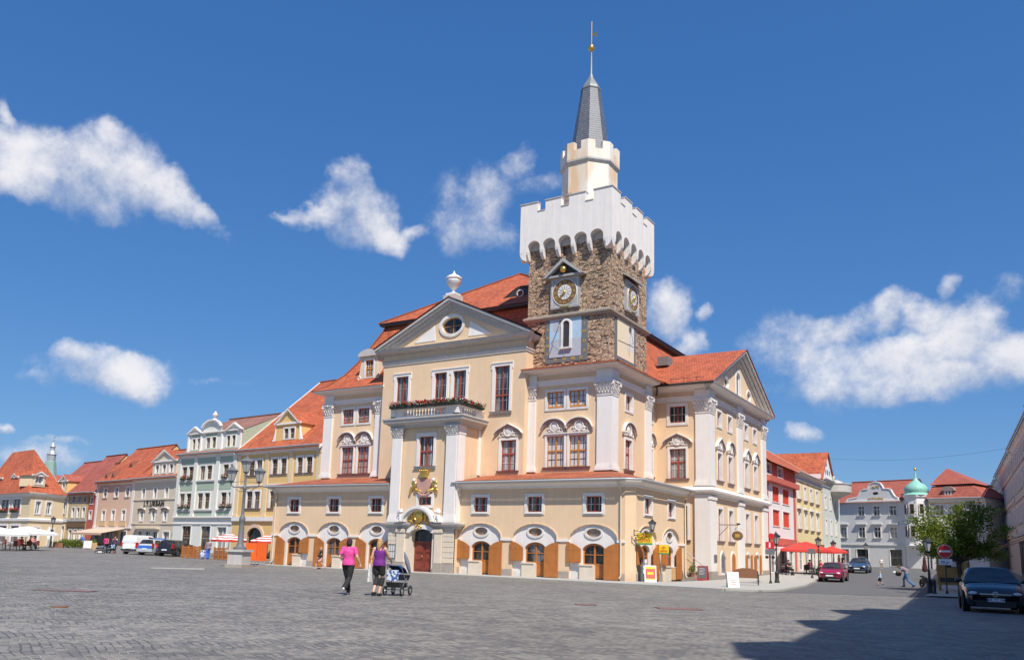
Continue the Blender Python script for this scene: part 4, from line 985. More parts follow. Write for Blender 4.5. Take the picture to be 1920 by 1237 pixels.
for k in range(6): mb.box(-18.14 + .2*(k % 3), -17.98 + .2*(k % 3), -.126, -.11, .9 + .46*(k//3), 1.3 + .46*(k//3))
add('notice', mb, simple('paper', (.6, .6, .57), .8), nb, F)
# ---- side wing with its own pediment
F = FA(12.3)
mb = MB(); wall(mb, -3.4, 1.25, -.6, 14.2, [op(-1.8, -.53, 11.6, 12.88), op(-1.81, -.51, 7.35, 9.6), op(-1.5, -.42, 2.78, 5.3)], .22); P('wing_wall', mb, M['cream'], F)
window(TH, F, -1.8, -.53, 11.6, 12.88, sw=.22, dep=.18, bars=(2, 2), gl='gld'); window(TH, F, -1.81, -.51, 7.35, 9.6, **dict(PEAK, bars=(2, 3))); window(TH, F, -1.5, -.42, 2.78, 5.3, sw=.18, sill=(.2, .16, .1, 'taupe'), tr=.6)
F = FB(1.25)
gc = [14.88, 17.62, 22.28, 25.0]
ops = [op(c - .52, c + .52, 11.55, 12.7) for c in gc] + [op(c - .52, c + .52, 7.35, 9.45) for c in gc] + [op(c - .55, c + .55, 2.8, 5.2) for c in gc] + [op(c - .42, c + .42, .3, 1.9, 'a', 1.48) for c in (15.3, 18.0, 22.3, 25.1)]
mb = MB(); wall(mb, 12.3, 28.2, -.6, 14.2, ops, .3); wall_b = P('wing_wall', mb, M['cream'], F)
mb = MB(); mb.poly([(1.25, 28.2, -.5), (-3, 28.2, -.5), (-3, 28.2, 14.2), (1.25, 28.2, 14.2)]); P('wing_wall', mb, M['cream'])
for i, c in enumerate(gc):
    window(TH, F, c - .52, c + .52, 11.55, 12.7, sw=.16, dep=.27, bars=(2, 2), gl='glc')
    window(TH, F, c - .52, c + .52, 7.35, 9.45, **dict(ONE, sw=.17, dep=.27, hood=('arch' if i == 1 else 'peak', 1.9, .5, .72)))
    window(TH, F, c - .55, c + .55, 2.8, 5.2, sw=.2, dep=.28, tr=.6, bars=(2, 4), gl='glc', sill=(.2, .16, .1, 'taupe'))
for i, c in enumerate((15.3, 18.0, 22.3, 25.1)):
    window(TH, F, c - .42, c + .42, .3, 1.9, k='a', spring=1.48, sw=.16, dep=.26, mull=1, gl='gld', sash='white' if i == 0 else 'shutter')
    if i:
        lv = [(-.42, .42, -.09, -.03)] if i == 1 else [(-.98, -.5, -.12, -.06), (.5, .98, -.12, -.06)]
        for a, b, y0, y1 in lv:
            mb = MB(); pts = outline('a', c + a, c + b, .32, 1.86, 0, 1.48 if i == 1 else 1.7); mb.prism(pts, y0, y1)
            for k in range(1, 5): mb.box(c + a + (b - a)*k/5 - .006, c + a + (b - a)*k/5 + .006, y0 - .005, y0, .36, 1.6)
            P('shutter', mb, M['shutter'], F)
pilaster(TH, FA(12.3), .28, 1.384, 6.75, 13.3, .14, 1.05); pilaster(TH, F, 12.166, 13.35, 6.75, 13.3, .14, 1.05)
pilaster(TH, F, 19.5, 20.8, 6.75, 13.3, .14, 1.05); pilaster(TH, F, 27.0, 28.3, 6.75, 13.3, .14, 1.05)
for a, b in ((12.1, 13.5), (19.4, 20.9), (26.9, 28.35)): mb = MB(); mb.box(a, b, -.16, 0, .0, 6.1); mb.box(a - .06, b + .06, -.22, 0, -.6, .55, 1); mb.box(a - .05, b + .05, -.222, 0, 5.75, 6.02); P('ground_floor_pilaster', mb, [M['white'], M['plinth']], F)
mb = MB(); mb.box(.2, 1.404, -.196, 0, 0.002, 6.09); mb.box(.15, 1.464, -.256, 0, -.6, .546, 1); P('ground_floor_pilaster', mb, [M['white'], M['plinth']], FA(12.3))
STR = [(0, 6.0), (.1, 6.04), (.12, 6.14), (.3, 6.24), (.42, 6.3), (.46, 6.44), (.3, 6.52), (.2, 6.7), (0, 6.72)]
mb = MB(); mold(mb, [(-2.9, 12.3), (1.25, 12.3), (1.25, 28.2), (-1, 28.2)], STR); P('string_course', mb, M['white'])
mb = MB(); mold(mb, [(1.25, 13.4), (1.25, 27.0)], [(0, -.6), (.06, -.6), (.06, .25), (0, .3)]); P('base_course', mb, M['plinth'])
gable(F, 11.42, 29.08, 14.36, 20.25, 18.55, .72, .62, [('e', 16.3, 17.45, 14.95, 15.85), ('a', 19.6, 20.75, 14.75, 16.9), ('e', 22.75, 23.9, 14.95, 15.85)], [])
for a, b in ((16.32, 17.43), (22.77, 23.88)): window(TH, F, a, b, 14.97, 15.83, k='e', sw=.14, dep=.18, mull=1, gl='gld')
window(TH, F, 19.62, 20.73, 14.77, 16.88, k='a', sw=.2, dep=.19, mull=1, gl='gld', sash='white')
mb = MB()
roofpoly(mb, [(-9, 11.26, 14.46), (2.06, 11.26, 14.46), (2.06, 20.25, 18.8), (-9, 20.25, 18.8)]); roofpoly(mb, [(2.06, 29.24, 14.46), (-9, 29.24, 14.46), (-9, 20.25, 18.8), (2.06, 20.25, 18.8)])
P('wing_roof', mb, M['roof'])
mb = MB(); mb.tube([(-2.6, 11.28, 14.36), (2.0, 11.28, 14.36)], .09, 8); mb.tube([(-2.5, 11.4, 14.3), (-2.55, 11.7, 14.0), (-2.8, 12.1, 13.8)], .06, 8)
for x in range(-1, 2): mb.tube([(x - .4, 11.6, 14.62), (x - .4, 11.6, 14.9)], .02, 5)
mb.tube([(-1.6, 11.6, 14.85), (1.2, 11.6, 14.85)], .02, 5); P('gutter', mb, M['dark'], smooth=50)
# ---- mansard roof of the main block
PR = [(-.9, 14.37), (0, 14.85), (1.0, 15.95), (1.72, 17.1), (2.45, 18.55), (3.3, 20.4)]
def rc(d, z): return ((-28.75 + d, 3 + d, z), (-2.46 - d*1.22, 3 + d, z), (-2.46 - d*1.22, 34 - d, z), (-28.75 + d, 34 - d, z))
mb = MB()
for s_, ((d0, z0), (d1, z1)) in enumerate(zip(PR[:-1], PR[1:])):
    a, b = rc(d0, z0), rc(d1, z1)
    for i in range(4):
        if s_ < 2 and i == 0: roofpoly(mb, [a[0], (-22, a[0][1], z0), (-22, b[0][1], z1), b[0]])
        elif s_ == 1 and i == 1: roofpoly(mb, [(a[1][0], 10.2, z0), a[2], b[2], (b[1][0], 10.2, z1)])
        elif s_ < 1 and i == 1: roofpoly(mb, [(a[1][0], 10.2, z0), (a[1][0], 12.2, z0), (b[1][0], 12.2, z1), (b[1][0], 10.2, z1)])
        else: roofpoly(mb, [a[i], a[(i+1) % 4], b[(i+1) % 4], b[i]])
P('mansard_slope', mb, M['roof'], smooth=35)
mb = MB(); a, b = rc(3.3, 20.38), rc(2.92, 20.5); c = rc(2.9, 20.74)
for i in range(4): mb.poly([a[i], a[(i+1) % 4], b[(i+1) % 4], b[i]]); mb.poly([b[i], b[(i+1) % 4], c[(i+1) % 4], c[i]])
P('roof_fascia', mb, M['dark'])
mb = MB(); c = rc(2.82, 20.72); ap, ap2 = (-15.6, 12.4, 25.7), (-15.6, 25, 25.7)
roofpoly(mb, [c[0], c[1], ap]); roofpoly(mb, [c[1], c[2], ap2, ap]); roofpoly(mb, [c[2], c[3], ap2]); roofpoly(mb, [c[3], c[0], ap, ap2])
P('upper_roof', mb, M['roof'])
mb = MB()
for s_ in ((c[0], ap), (c[1], ap), (ap, ap2)): mb.tube([Vector(s_[0]) + Vector((0, 0, .02)), Vector(s_[1]) + Vector((0, 0, .02))], .1, 6)
for s_ in range(0, len(PR)-1): mb.tube([Vector(rc(*PR[s_])[0]), Vector(rc(*PR[s_+1])[0])], .1, 6)
P('ridge_tiles', mb, M['roof'], smooth=50)
mb = MB()                                                    # eyebrow dormer
n = 14; rows = []
for j in range(5):
    y = 7.2 + j*.55; row = []
    for i in range(n + 1):
        t = -1 + 2*i/n; h = .85*(1 - j/4)*(cos(t*pi)*.5 + .5)
        row.append((-12.4 + t*1.9, y, 20.75 + (y - 5.95)*.767 + .03 + h))
    rows.append(row)
mb.grid(rows); P('eyebrow_dormer', mb, M['roof'], smooth=60)
mb = MB(); mb.poly([(p[0], p[1] + .02, p[2] - .07) for p in rows[0]]); eb = P('eyebrow_opening', mb, M['dark'])
window(TH, FA(7.17), -12.65, -12.15, 21.75, 22.2, k='e', sw=.08, mull=1, dep=.05, pr=.04)
# attic dormer over the left wing
mb = MB(); F = FA(3.45); wall(mb, -25.5, -23.75, 15.2, 17.25, [op(-25.0, -24.1, 15.45, 16.9)], .2)
mb.box(-25.5, -25.42, .01, 2.2, 15.2, 17.25); mb.box(-23.83, -23.75, .01, 2.2, 15.2, 17.25)
for sg, x in ((-1, -25.5), (1, -23.75)):
    mb.ring((x + sg*.12, .0, 15.42), .13, .07, 10, 5); mb.prism([(x, 15.2), (x + sg*.22, 15.3), (x + sg*.05, 16.3), (x, 16.6)][::sg], 0, .12)
dm = P('dormer', mb, M['sandstone'], F)
mb = MB(); ol = [(-25.75, 17.2)] + [(-24.62 + 1.1*cos(pi - pi*k/10), 17.25 + .55*sin(pi*k/10)) for k in range(11)] + [(-23.5, 17.2)]
mb.prism(ol, -.22, 2.6); add('dormer_roof', mb, M['trimgrey'], dm, F)
window(TH, F, -25.0, -24.1, 15.45, 16.9, sw=.1, dep=.15, tr=.5, bars=(2, 3), sash='orangewood')
mb = MB(); mb.box(-4.4, -3.5, 16.4, 17.6, 17.2, 17.95); P('roof_hatch', mb, M['lead'])
# ---- rubble tower
mb = MB(); x0, x1, y0, y1 = -9.4, -2.85, 3.4, 10.2
wall(mb, x0, x1, 14.3, 24.6, [('r', -6.6, -5.75, 15.9, 17.95), ('r', -6.56, -5.85, 22.85, 23.6)], .35)
n0 = len(mb.v); mb.xf(FA(y0)); n0 = len(mb.v)
wall(mb, y0, y1, 14.3, 24.6, [('r', 6.2, 6.9, 22.8, 23.5)], .35); mb.xf(FB(x1), n0)
mb.poly([(x1, y1, 14.3), (x0, y1, 14.3), (x0, y1, 24.6), (x1, y1, 24.6)]); mb.poly([(x0, y1, 14.3), (x0, y0, 14.3), (x0, y0, 24.6), (x0, y1, 24.6)])
P('tower_wall', mb, M['stone'])
mb = MB(); mb.poly([(-6.56, 3.74, 22.85), (-5.85, 3.74, 22.85), (-5.85, 3.74, 23.6), (-6.56, 3.74, 23.6)]); mb.poly([(-3.19, 6.2, 22.8), (-3.19, 6.9, 22.8), (-3.19, 6.9, 23.5), (-3.19, 6.2, 23.5)])
P('louvre', mb, M['taupe'])
rnd = random.Random(3); mb = MB()                            # projecting quoins and stones
for k in range(420):
    z = rnd.uniform(14.6, 22.8); w = rnd.uniform(.2, .5); h = rnd.uniform(.08, .2); d = rnd.uniform(.015, .05)
    if rnd.random() < .62:
        x = rnd.uniform(x0 + .1, x1 - w); mb.box(x, x + w, y0 - d, y0 + .05, z, z + h)
    else:
        y = rnd.uniform(y0 + .1, y1 - w); mb.box(x1 - .05, x1 + d, y, y + w, z, z + h)
P('rough_stonework', mb, M['stone'])['kind'] = 'stuff'
SQ = [(x0, y0), (x1, y0), (x1, y1), (x0, y1)]
mb = MB(); mold(mb, SQ, [(0, 18.1), (.1, 18.12), (.2, 18.24), (.26, 18.28), (.26, 18.42), (0, 18.56)], closed=True); P('string_course', mb, simple('ledgestone', (.33, .285, .235), .85, var=.15, sc=3))
# battlements on arched corbels
o_ = .5; wx0, wx1, wy0, wy1 = x0 - o_ - .02, x1 + .42, y0 - o_ - .05, y1 + o_
mb = MB()
def batt(F, a, b):
    L_ = b - a; nA = 5; cs = [a + .55 + (L_ - 1.1)*(i + .5)/nA for i in range(nA)]; hw = .52
    n0 = len(mb.v)
    wall(mb, a, b, 23.45, 26.45, [('a', c - hw, c + hw, 23.45, 24.22, 23.72) for c in cs], .5)
    seg = []
    m_ = 1.3; gp_ = (L_ - 4*m_ - .3)/3; x = a
    for i in range(4):
        w_ = m_ + (.15 if i in (0, 3) else 0); seg.append((x, x + w_)); x += w_ + gp_
    for s0, s1 in seg:
        mb.box(s0 + .002, s1 - .002, .0, .42, 26.45, 27.18)
    edges = [a] + sum([[c - hw, c + hw] for c in cs], []) + [b]
    for k in range(0, len(edges), 2):
        e0, e1 = edges[k], edges[k+1]; pr_ = [(0, 23.45), (.03, 23.25), (.14, 23.02), (.3, 22.86), (.47, 22.8)]
        lo = [(y, z) for y, z in pr_]
        for (ya, za_), (yb2, zb_) in zip(lo[:-1], lo[1:]):
            mb.hexa([(e0, ya, za_), (e1, ya, za_), (e1, yb2, zb_), (e0, yb2, zb_), (e0, ya, 23.45), (e1, ya, 23.45), (e1, yb2 + .02, 23.45), (e0, yb2 + .02, 23.45)])
    mb.xf(F, n0)
    return seg
sA = batt(FA(wy0), wx0, wx1); sB = batt(FB(wx1), wy0, wy1)
sC = batt(T(0, wy1, 0, pi), -wx1, -wx0); sD = batt(T(wx0, 0, 0, -pi/2), -wy1, -wy0)
mb.box(wx0 + .05, wx1 - .05, wy0 + .05, wy1 - .05, 25.2, 25.3)
for (a, b, c, d) in ((wx0 + .42, wx1 - .42, wy0 + .4, wy0 + .42), (wx0 + .42, wx1 - .42, wy1 - .42, wy1 - .4), (wx0 + .4, wx0 + .42, wy0 + .42, wy1 - .42), (wx1 - .42, wx1 - .4, wy0 + .42, wy1 - .42)): mb.box(a, b, c, d, 25.3, 26.448)
bt = P('battlement', mb, M['parapet'])
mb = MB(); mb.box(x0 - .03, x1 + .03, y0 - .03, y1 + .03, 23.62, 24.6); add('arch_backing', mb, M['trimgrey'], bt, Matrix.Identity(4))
mb = MB()
for F, seg in ((FA(wy0), sA), (FB(wx1), sB), (T(0, wy1, 0, pi), sC), (T(wx0, 0, 0, -pi/2), sD)):
    n0 = len(mb.v)
    for i, (s0, s1) in enumerate(seg):
        mb.box(s0 - .03, s1 + .03, -.05, .47, 27.18, 27.25)
        if i < 3: mb.box(s1 + .02, seg[i+1][0] - .02, -.04, .45, 26.452, 26.51)
    mb.xf(F, n0)
add('coping', mb, M['trimgrey'], bt, Matrix.Identity(4))
# octagonal turret and spire
ax_ = (-6.15, 6.75); ph = pi/8
mb = MB(); mb.lathe([(2.14, 25.2), (2.14, 30.65), (2.25, 30.8), (2.29, 30.9), (2.29, 31.65), (1.9, 31.65), (1.9, 31.0), (.1, 31.0)], 8, (*ax_, 0), ph=ph)
for k in range(8):
    a = pi/4*k + ph; r_ = 2.29
    p = lambda t, r: (ax_[0] + r*cos(a)*(1-t) + r*cos(a + pi/4)*t, ax_[1] + r*sin(a)*(1-t) + r*sin(a + pi/4)*t)
    for t0, t1 in ((0, .33), (.67, 1)):
        q = [p(t0, r_), p(t1, r_), p(t1, 1.9), p(t0, 1.9)]
        mb.hexa([(x, y, 31.65) for x, y in q] + [(x, y, 32.3) for x, y in q])
P('turret', mb, M['turret'])
mb = MB(); mb.lathe([(2.14, 30.55), (2.27, 30.7), (2.31, 30.76), (2.31, 30.84), (2.14, 30.86)], 8, (*ax_, 0), ph=ph)
for sg, (x, y) in (('a', (-6.9, 6.75 - 1.98)),):
    P('turret_trim', mb, M['trimgrey'])
    for k in range(3): mb = MB(); mb.box(x - .24, x + .24, y - .05, y + .04, 27.45 + .34*k, 27.63 + .34*k); P('louvre', mb, M['taupe'])
mb = MB(); k8 = [(ax_[0] + cos(2*pi*k/8 + ph), ax_[1] + sin(2*pi*k/8 + ph)) for k in range(8)]
for k in range(8):
    def sp(r, z, kk): a = 2*pi*kk/8 + ph; return (ax_[0] + r*cos(a), ax_[1] + r*sin(a), z)
    roofpoly(mb, [sp(1.72, 31.05, k), sp(1.72, 31.05, k+1), sp(.76, 37.5, k+1), sp(.76, 37.5, k)])
spz = P('spire', mb, M['slate'])
mb = MB(); mb.lathe([(.78, 37.4), (.82, 37.48), (.82, 37.56), (.66, 37.85), (.46, 38.2), (.22, 38.55), (.1, 39.0), (.07, 40.9)], 8, (*ax_, 0), ph=ph); add('spire_cap', mb, M['lead'], spz, Matrix.Identity(4), 30)
mb = MB(); mb.ball((*ax_, 41.2), .27, 14, 9); mb.tube([(*ax_, 41.4), (*ax_, 43.5)], .055, 8); mb.prism([(ax_[0], 42.5), (ax_[0] + .15, 42.25), (ax_[0] + .62, 42.0), (ax_[0] + .4, 42.25), (ax_[0] + .5, 42.5), (ax_[0] + .2, 42.45)][::-1], ax_[1] - .02, ax_[1] + .02)
add('weathervane', mb, M['gold'], spz, Matrix.Identity(4), 50)
# clocks with their little gables
NUM = ['XII', 'I', 'II', 'III', 'IIII', 'V', 'VI', 'VII', 'VIII', 'IX', 'X', 'XI']
simple('clockbrown', (.19, .105, .05), .6, var=.2); simple('clockgrey', (.38, .375, .37), .7); simple('slategrey', (.15, .16, .165), .7, var=.15, sc=4); simple('offwhite', (.70, .69, .66), .6)
simple('fresco', (.42, .55, .68), .85, var=.1, sc=1.2); simple('fresco_grey', (.44, .46, .52), .85, var=.1); simple('fresco_cream', (.78, .66, .46), .85, var=.06)
def clock(F, c, z, r, gabled, hm):
    mb = MB(); s = r*1.18; mb.box(c - s, c + s, -.22, 0, z - s, z + s); ck = P('clock', mb, M['clockgrey'], F)
    mb = MB()
    for a, b, e, f in ((c-s*.9, c+s*.9, z-s*.9, z-s*.87), (c-s*.9, c+s*.9, z+s*.87, z+s*.9), (c-s*.9, c-s*.87, z-s*.87, z+s*.87), (c+s*.87, c+s*.9, z-s*.87, z+s*.87)): mb.box(a, b, -.235, -.2, e, f)
    mb.ring((c, -.235, z), r*.99, .035, 32, 6); mb.prism([(c + r*.56*cos(2*pi*k/28), z + r*.56*sin(2*pi*k/28)) for k in range(28)], -.265, -.2)
    add('clock_rim', mb, M['offwhite'], ck, F)
    mb = MB(); mb.prism([(c + r*.97*cos(2*pi*k/32), z + r*.97*sin(2*pi*k/32)) for k in range(32)], -.25, -.2); add('dial', mb, M['clockbrown'], ck, F)
    for k, t in enumerate(NUM):
        a = pi/2 - 2*pi*k/12
        text('numeral', t, r*.25, M['goldp'], ck, F @ Matrix.Translation((c + r*.77*cos(a), -.262, z + r*.77*sin(a))) @ Matrix.Rotation(-(a - pi/2), 4, 'Y'), bold=.008)
    mb = MB()
    for k in range(12): 
        a = 2*pi*k/12; mb.tube([(c + r*.2*cos(a), -.27, z + r*.2*sin(a)), (c + r*.5*cos(a), -.27, z + r*.5*sin(a))], .013, 5)
    add('minute_mark', mb, M['dark'], ck, F)
    mb = MB()
    for a, l, w in ((pi/2 - 2*pi*hm[0]/12, r*.55, .05), (pi/2 - 2*pi*hm[1]/60, r*.82, .035)): mb.tube([(c - l*.2*cos(a), -.3, z - l*.2*sin(a)), (c + l*.7*cos(a), -.3, z + l*.7*sin(a)), (c + l*cos(a), -.3, z + l*sin(a))], [w*.6, w, .01], 6)
    mb.ball((c, -.3, z), r*.13, 10, 6); mb.box(c - r*.35, c + r*.35, -.3, -.23, z - s*.97, z - s*.9)
    add('clock_hand', mb, M['gold'], ck, F, 50)
    if gabled:
        mb = MB(); b = s + .34
        mb.prism([(c - b, z + s + .04), (c + b, z + s + .04), (c, z + s + 1.2)], -.3, 0, 1)
        for sg in (-1, 1):
            q = [(c + sg*(b + .16), z + s - .02), (c + sg*(b - .12), z + s - .02), (c, z + s + 1.04), (c, z + s + 1.32)]; mb.prism(q if sg < 0 else q[::-1], -.62, 0, 0)
        mb.box(c - b - .05, c + b + .05, -.5, 0, z + s - .04, z + s + .1, 0)
        add('clock_gable', mb, [M['clockgrey'], M['dark']], ck, F)
        mb = MB(); mb.ball((c, -.5, z + s + .46), .25, 14, 9); add('moon_ball', mb, M['gold'], ck, F, 60)
    else:
        mb = MB(); b = s + .3; mb.hexa([(c - b, -.6, z + s + .0), (c + b, -.6, z + s + .0), (c + b, 0, z + s + .35), (c - b, 0, z + s + .35), (c - b, -.6, z + s + .1), (c + b, -.6, z + s + .1), (c + b, 0, z + s + .48), (c - b, 0, z + s + .48)])
        add('clock_gable', mb, M['clockgrey'], ck, F)
clock(FA(3.4), -6.24, 20.02, .98, True, (7.5, 36)); clock(FB(-2.85), 7.1, 20.15, .98, False, (7.5, 36))
def sundial(F, u0, u1, v0, v1, i0, i1, j0, cols, win, nums):
    mb = MB(); mb.box(u0, u1, -.05, 0, v0, v1); sd = P('sundial', mb, M['slategrey'], F)
    for k, (a, b, c, d, m_) in enumerate(cols):
        mb = MB(); mb.box(a, b, -.066 - .002*k, -.04, c, d); add('painted_panel', mb, M[m_], sd, F)
    for (t, x, z, s_) in nums: text('numeral', t, s_, M['goldp'], sd, F @ Matrix.Translation((x, -.056, z)), bold=.01)
    return sd
F = FA(3.4)
nm = [(t, x, 15.13, .27) for t, x in (('VI', -7.0), ('VII', -6.3), ('VIII', -5.6), ('IX', -4.95))] + [(t, -7.67, z, .25) for t, z in (('V', 15.6), ('IIII', 16.2), ('III', 16.8), ('II', 17.4), ('I', 17.9))] + [(t, -4.72, z, .27) for t, z in (('X', 15.6), ('XI', 16.3), ('XII', 17.0), ('I', 17.55), ('II', 17.95))]
sd = sundial(F, -7.84, -4.47, 14.93, 18.1, 0, 0, 0, [(-7.5, -4.95, 15.3, 18.1, 'fresco'), (-7.5, -4.95, 15.3, 16.6, 'fresco_grey'), (-7.2, -5.7, 17.2, 18.05, 'fresco_grey')], None, nm)
mb = MB(); ring_surround(mb, 'a', .52, 1.95, .16, .16, .3, 1.69); mb.box(-.2, .72, -.24, .1, -.12, 0); sw_ = add('tower_window', mb, M['white'], TH, F @ Matrix.Translation((-6.38, 0, 15.98)))
mb = MB(); facep(mb, outline('a', 0, .52, 0, 1.95, 0, 1.69), -.08); add('pane', mb, M['dark'], sw_, F @ Matrix.Translation((-6.38, 0, 15.98)))
mb = MB(); mb.tube([(-6.75, -.08, 17.6), (-7.1, -.5, 16.2), (-7.2, -.08, 16.2)], .018, 5); mb.tube([(-7.1, -.5, 16.2), (-6.2, -.08, 15.3)], .014, 5); mb.ball((-6.62, -.12, 17.95), .07, 8, 5); add('gnomon', mb, M['dark'], sd, F)
F = FB(-2.85)
sd = sundial(F, 4.35, 8.0, 14.9, 18.1, 0, 0, 0, [(4.72, 7.65, 15.35, 18.1, 'fresco_cream'), (6.65, 7.62, 16.2, 18.0, 'offwhite')], None, [('.', 5.2 + .12*k, 17.1 - .28*k, .3) for k in range(6)])
mb = MB(); mb.tube([(7.0, -.08, 17.9), (6.4, -.55, 16.5), (6.4, -.08, 16.5)], .018, 5); mb.tube([(4.8, -.08, 16.5), (7.6, -.08, 16.6)], .012, 5); mb.ring((6.85, -.12, 17.75), .16, .03, 12, 5); add('gnomon', mb, M['dark'], sd, F)
# steps and railing at the side entrance, hanging inn sign, plaque
mb = MB()
for k in range(3): mb.box(-.6 + .0*k, 1.05 - .0*k, 9.9 + .35*k, 12.2, g(1, 11) - .2, g(1, 11) + .17*(k + 1) + .08)
P('entrance_steps', mb, M['plinth'])
mb = MB(); mb.tube([(-.5, 12.0, 1.95), (1.55, 9.9, .95), (1.55, 9.9, .1)], .035, 8); mb.tube([(-.5, 12.0, 1.45), (1.55, 9.9, .5)], .025, 8); mb.tube([(.5, 10.95, 1.45), (.5, 10.95, .1)], .03, 8); P('handrail', mb, M['trimgrey'], smooth=50)
mb = MB(); mb.box(12.75, 13.4, -.2, -.155, 1.2, 1.75); P('plaque', mb, M['irongrey'], FB(1.25))
mb = MB(); mb.tube([(14.6, 0, 4.0), (14.6, -1.5, 4.0)], .03, 6); mb.tube([(14.6, 0, 3.2), (14.6, -.7, 3.9)], .02, 6)
mb.box(14.2, 14.95, -1.5, -1.44, 4.02, 4.12)
ps = P('sign_bracket', mb, M['iron'], FB(1.25))
# ------------------------------------------------------------------ houses round the square
def hwin(par, F, u0, u1, v0, v1, **kw):
    d = dict(sw=.14, dep=.2, pr=.05, bars=(1, 2), gl=random.choice(('gl', 'gl', 'glc', 'gld')), sash='offwhite'); d.update(kw)
    return window(par, F, u0, u1, v0, v1, **d)
def house(name, label, F, u0, u1, zb, ze, wallm, wins=(), extra_ops=(), depth=9., ridge=None, roofm='roof', over=.45, cornice='white', cat='house', back=True, chim=None, gablem=None, vm=None):
    """terraced house: front wall with real openings, gables, pitched roof; wins = (u0,u1,v0,v1,style)"""
    o = thing(name, label, cat, F @ Matrix.Translation(((u0+u1)/2, 0, zb)))
    ops = [op(w[0], w[1], w[2], w[3]) for w in wins] + list(extra_ops)
    mb = MB(); wall(mb, u0, u1, zb, ze, ops, .26)
    add('wall', mb, M[wallm], o, F)
    D = depth; zr = ridge if ridge else ze
    gm = M[gablem or wallm]
    mb = MB()
    for u in (u0, u1):
        mb.poly([(u, 0, zb), (u, D*2, zb), (u, D*2, ze), (u, D, zr), (u, 0, ze)] if ridge else [(u, 0, zb), (u, D*2, zb), (u, D*2, ze), (u, 0, ze)])
    if back: mb.poly([(u0, D*2, zb), (u1, D*2, zb), (u1, D*2, ze), (u0, D*2, ze)])
    add('gable_wall', mb, gm, o, F)
    for w in wins: hwin(o, F, w[0], w[1], w[2], w[3], **(w[4] if len(w) > 4 else {}))
    if ridge:
        k = (zr - ze)/D; mb = MB()
        roofpoly(mb, [(u0 - .12, -over, ze - over*k + .12), (u1 + .12, -over, ze - over*k + .12), (u1 + .12, D, zr + .12), (u0 - .12, D, zr + .12)])
        roofpoly(mb, [(u1 + .12, D*2 + over, ze - over*k + .12), (u0 - .12, D*2 + over, ze - over*k + .12), (u0 - .12, D, zr + .12), (u1 + .12, D, zr + .12)])
        r = add('roof', mb, M[roofm], o, F)
        mb = MB(); mb.tube([(u0 - .12, D, zr + .14), (u1 + .12, D, zr + .14)], .12, 6); add('ridge_cap', mb, M[roofm], r, F)
        if vm:
            mb = MB()
            for u in (u0 - .14, u1 + .02): mb.hexa([(u, -over, ze - over*k - .06), (u + .14, -over, ze - over*k - .06), (u + .14, D, zr - .04), (u, D, zr - .04), (u, -over, ze - over*k + .17), (u + .14, -over, ze - over*k + .17), (u + .14, D, zr + .19), (u, D, zr + .19)])
            add('verge', mb, M[vm], r, F)
        if chim:
            for (cu, cy, w, h, cm) in chim:
                mb = MB(); zc = ze + k*min(cy, 2*D - cy); mb.box(cu - w/2, cu + w/2, cy - .4, cy + .4, zc - .6, zc + h); mb.box(cu - w/2 - .06, cu + w/2 + .06, cy - .46, cy + .46, zc + h, zc + h + .12)
                add('chimney', mb, M[cm], r, F)
    if cornice:
        mb = MB(); mold(mb, [(u0, 0), (u1, 0)], [(0, ze - .55), (.06, ze - .5), (.08, ze - .32), (.22, ze - .2), (.34, ze - .12), (.38, ze - .03), (0, ze)])
        add('cornice', mb, M[cornice], o, F)
        mb = MB(); mb.tube([(u0, -over - .05, ze - .03), (u1, -over - .05, ze - .03)], .08, 6); add('gutter', mb, M['zinc'], o, F)
    return o
def band(o, F, u0, u1, v0, v1, m='white', pr=.08, name='band'):
    mb = MB(); mb.box(u0, u1, -pr, .0, v0, v1); return add(name, mb, M[m], o, F)
def strip(o, F, us, w, v0, v1, m='white', pr=.07, name='pilaster'):
    for u in us:
        mb = MB(); mb.box(u - w/2, u + w/2, -pr, .0, v0, v1); mb.box(u - w/2 - .05, u + w/2 + .05, -pr - .05, .0, v1 - .3, v1 - .002); mb.box(u - w/2 - .04, u + w/2 + .04, -pr - .04, .0, v0, v0 + .25); add(name, mb, M[m], o, F)
def pitched_dormer(o, F, u0, u1, y, zb, ze, za, dep, wallm, wins, roofm='roof', side=None, trim='white'):
    F2 = F @ Matrix.Translation((0, y, 0)); uc = (u0 + u1)/2
    mb = MB(); wall(mb, u0, u1, zb, ze, [op(*w[:4]) for w in wins], .2); facep(mb, [(u0, ze), (u1, ze), (uc, za - .15)], 0)
    for u in (u0, u1): mb.poly([(u, 0, zb), (u, dep, zb), (u, dep, ze), (u, 0, ze)])
    d = add('dormer', mb, M[wallm], o, F2)
    for w in wins: hwin(o, F2, *w[:4], **(w[4] if len(w) > 4 else {}))
    mb = MB(); e = .22
    roofpoly(mb, [(u0 - e, dep, ze - .05), (u0 - e, -.25, ze - .05), (uc, -.25, za), (uc, dep, za)]); roofpoly(mb, [(u1 + e, -.25, ze - .05), (u1 + e, dep, ze - .05), (uc, dep, za), (uc, -.25, za)])
    add('dormer_roof', mb, M[roofm], d, F2)
    mb = MB(); mb.box(u0 - e, u1 + e, -.16, 0, ze - .1, ze + .1)
    for sg, ue in ((-1, u0 - e), (1, u1 + e)):
        q = [(ue, ze - .06), (ue - sg*.25, ze - .06), (uc, za - .24), (uc, za - .01)]; mb.prism(q if sg < 0 else q[::-1], -.24, .0)
    add('dormer_trim', mb, M[trim], d, F2)
    return d
simple('ochre', (.74, .49, .20), .85, var=.05, streak=.05); simple('sage', (.37, .45, .34), .85, var=.05, streak=.06); simple('sagewhite', (.72, .71, .64), .8, var=.05, streak=.06)
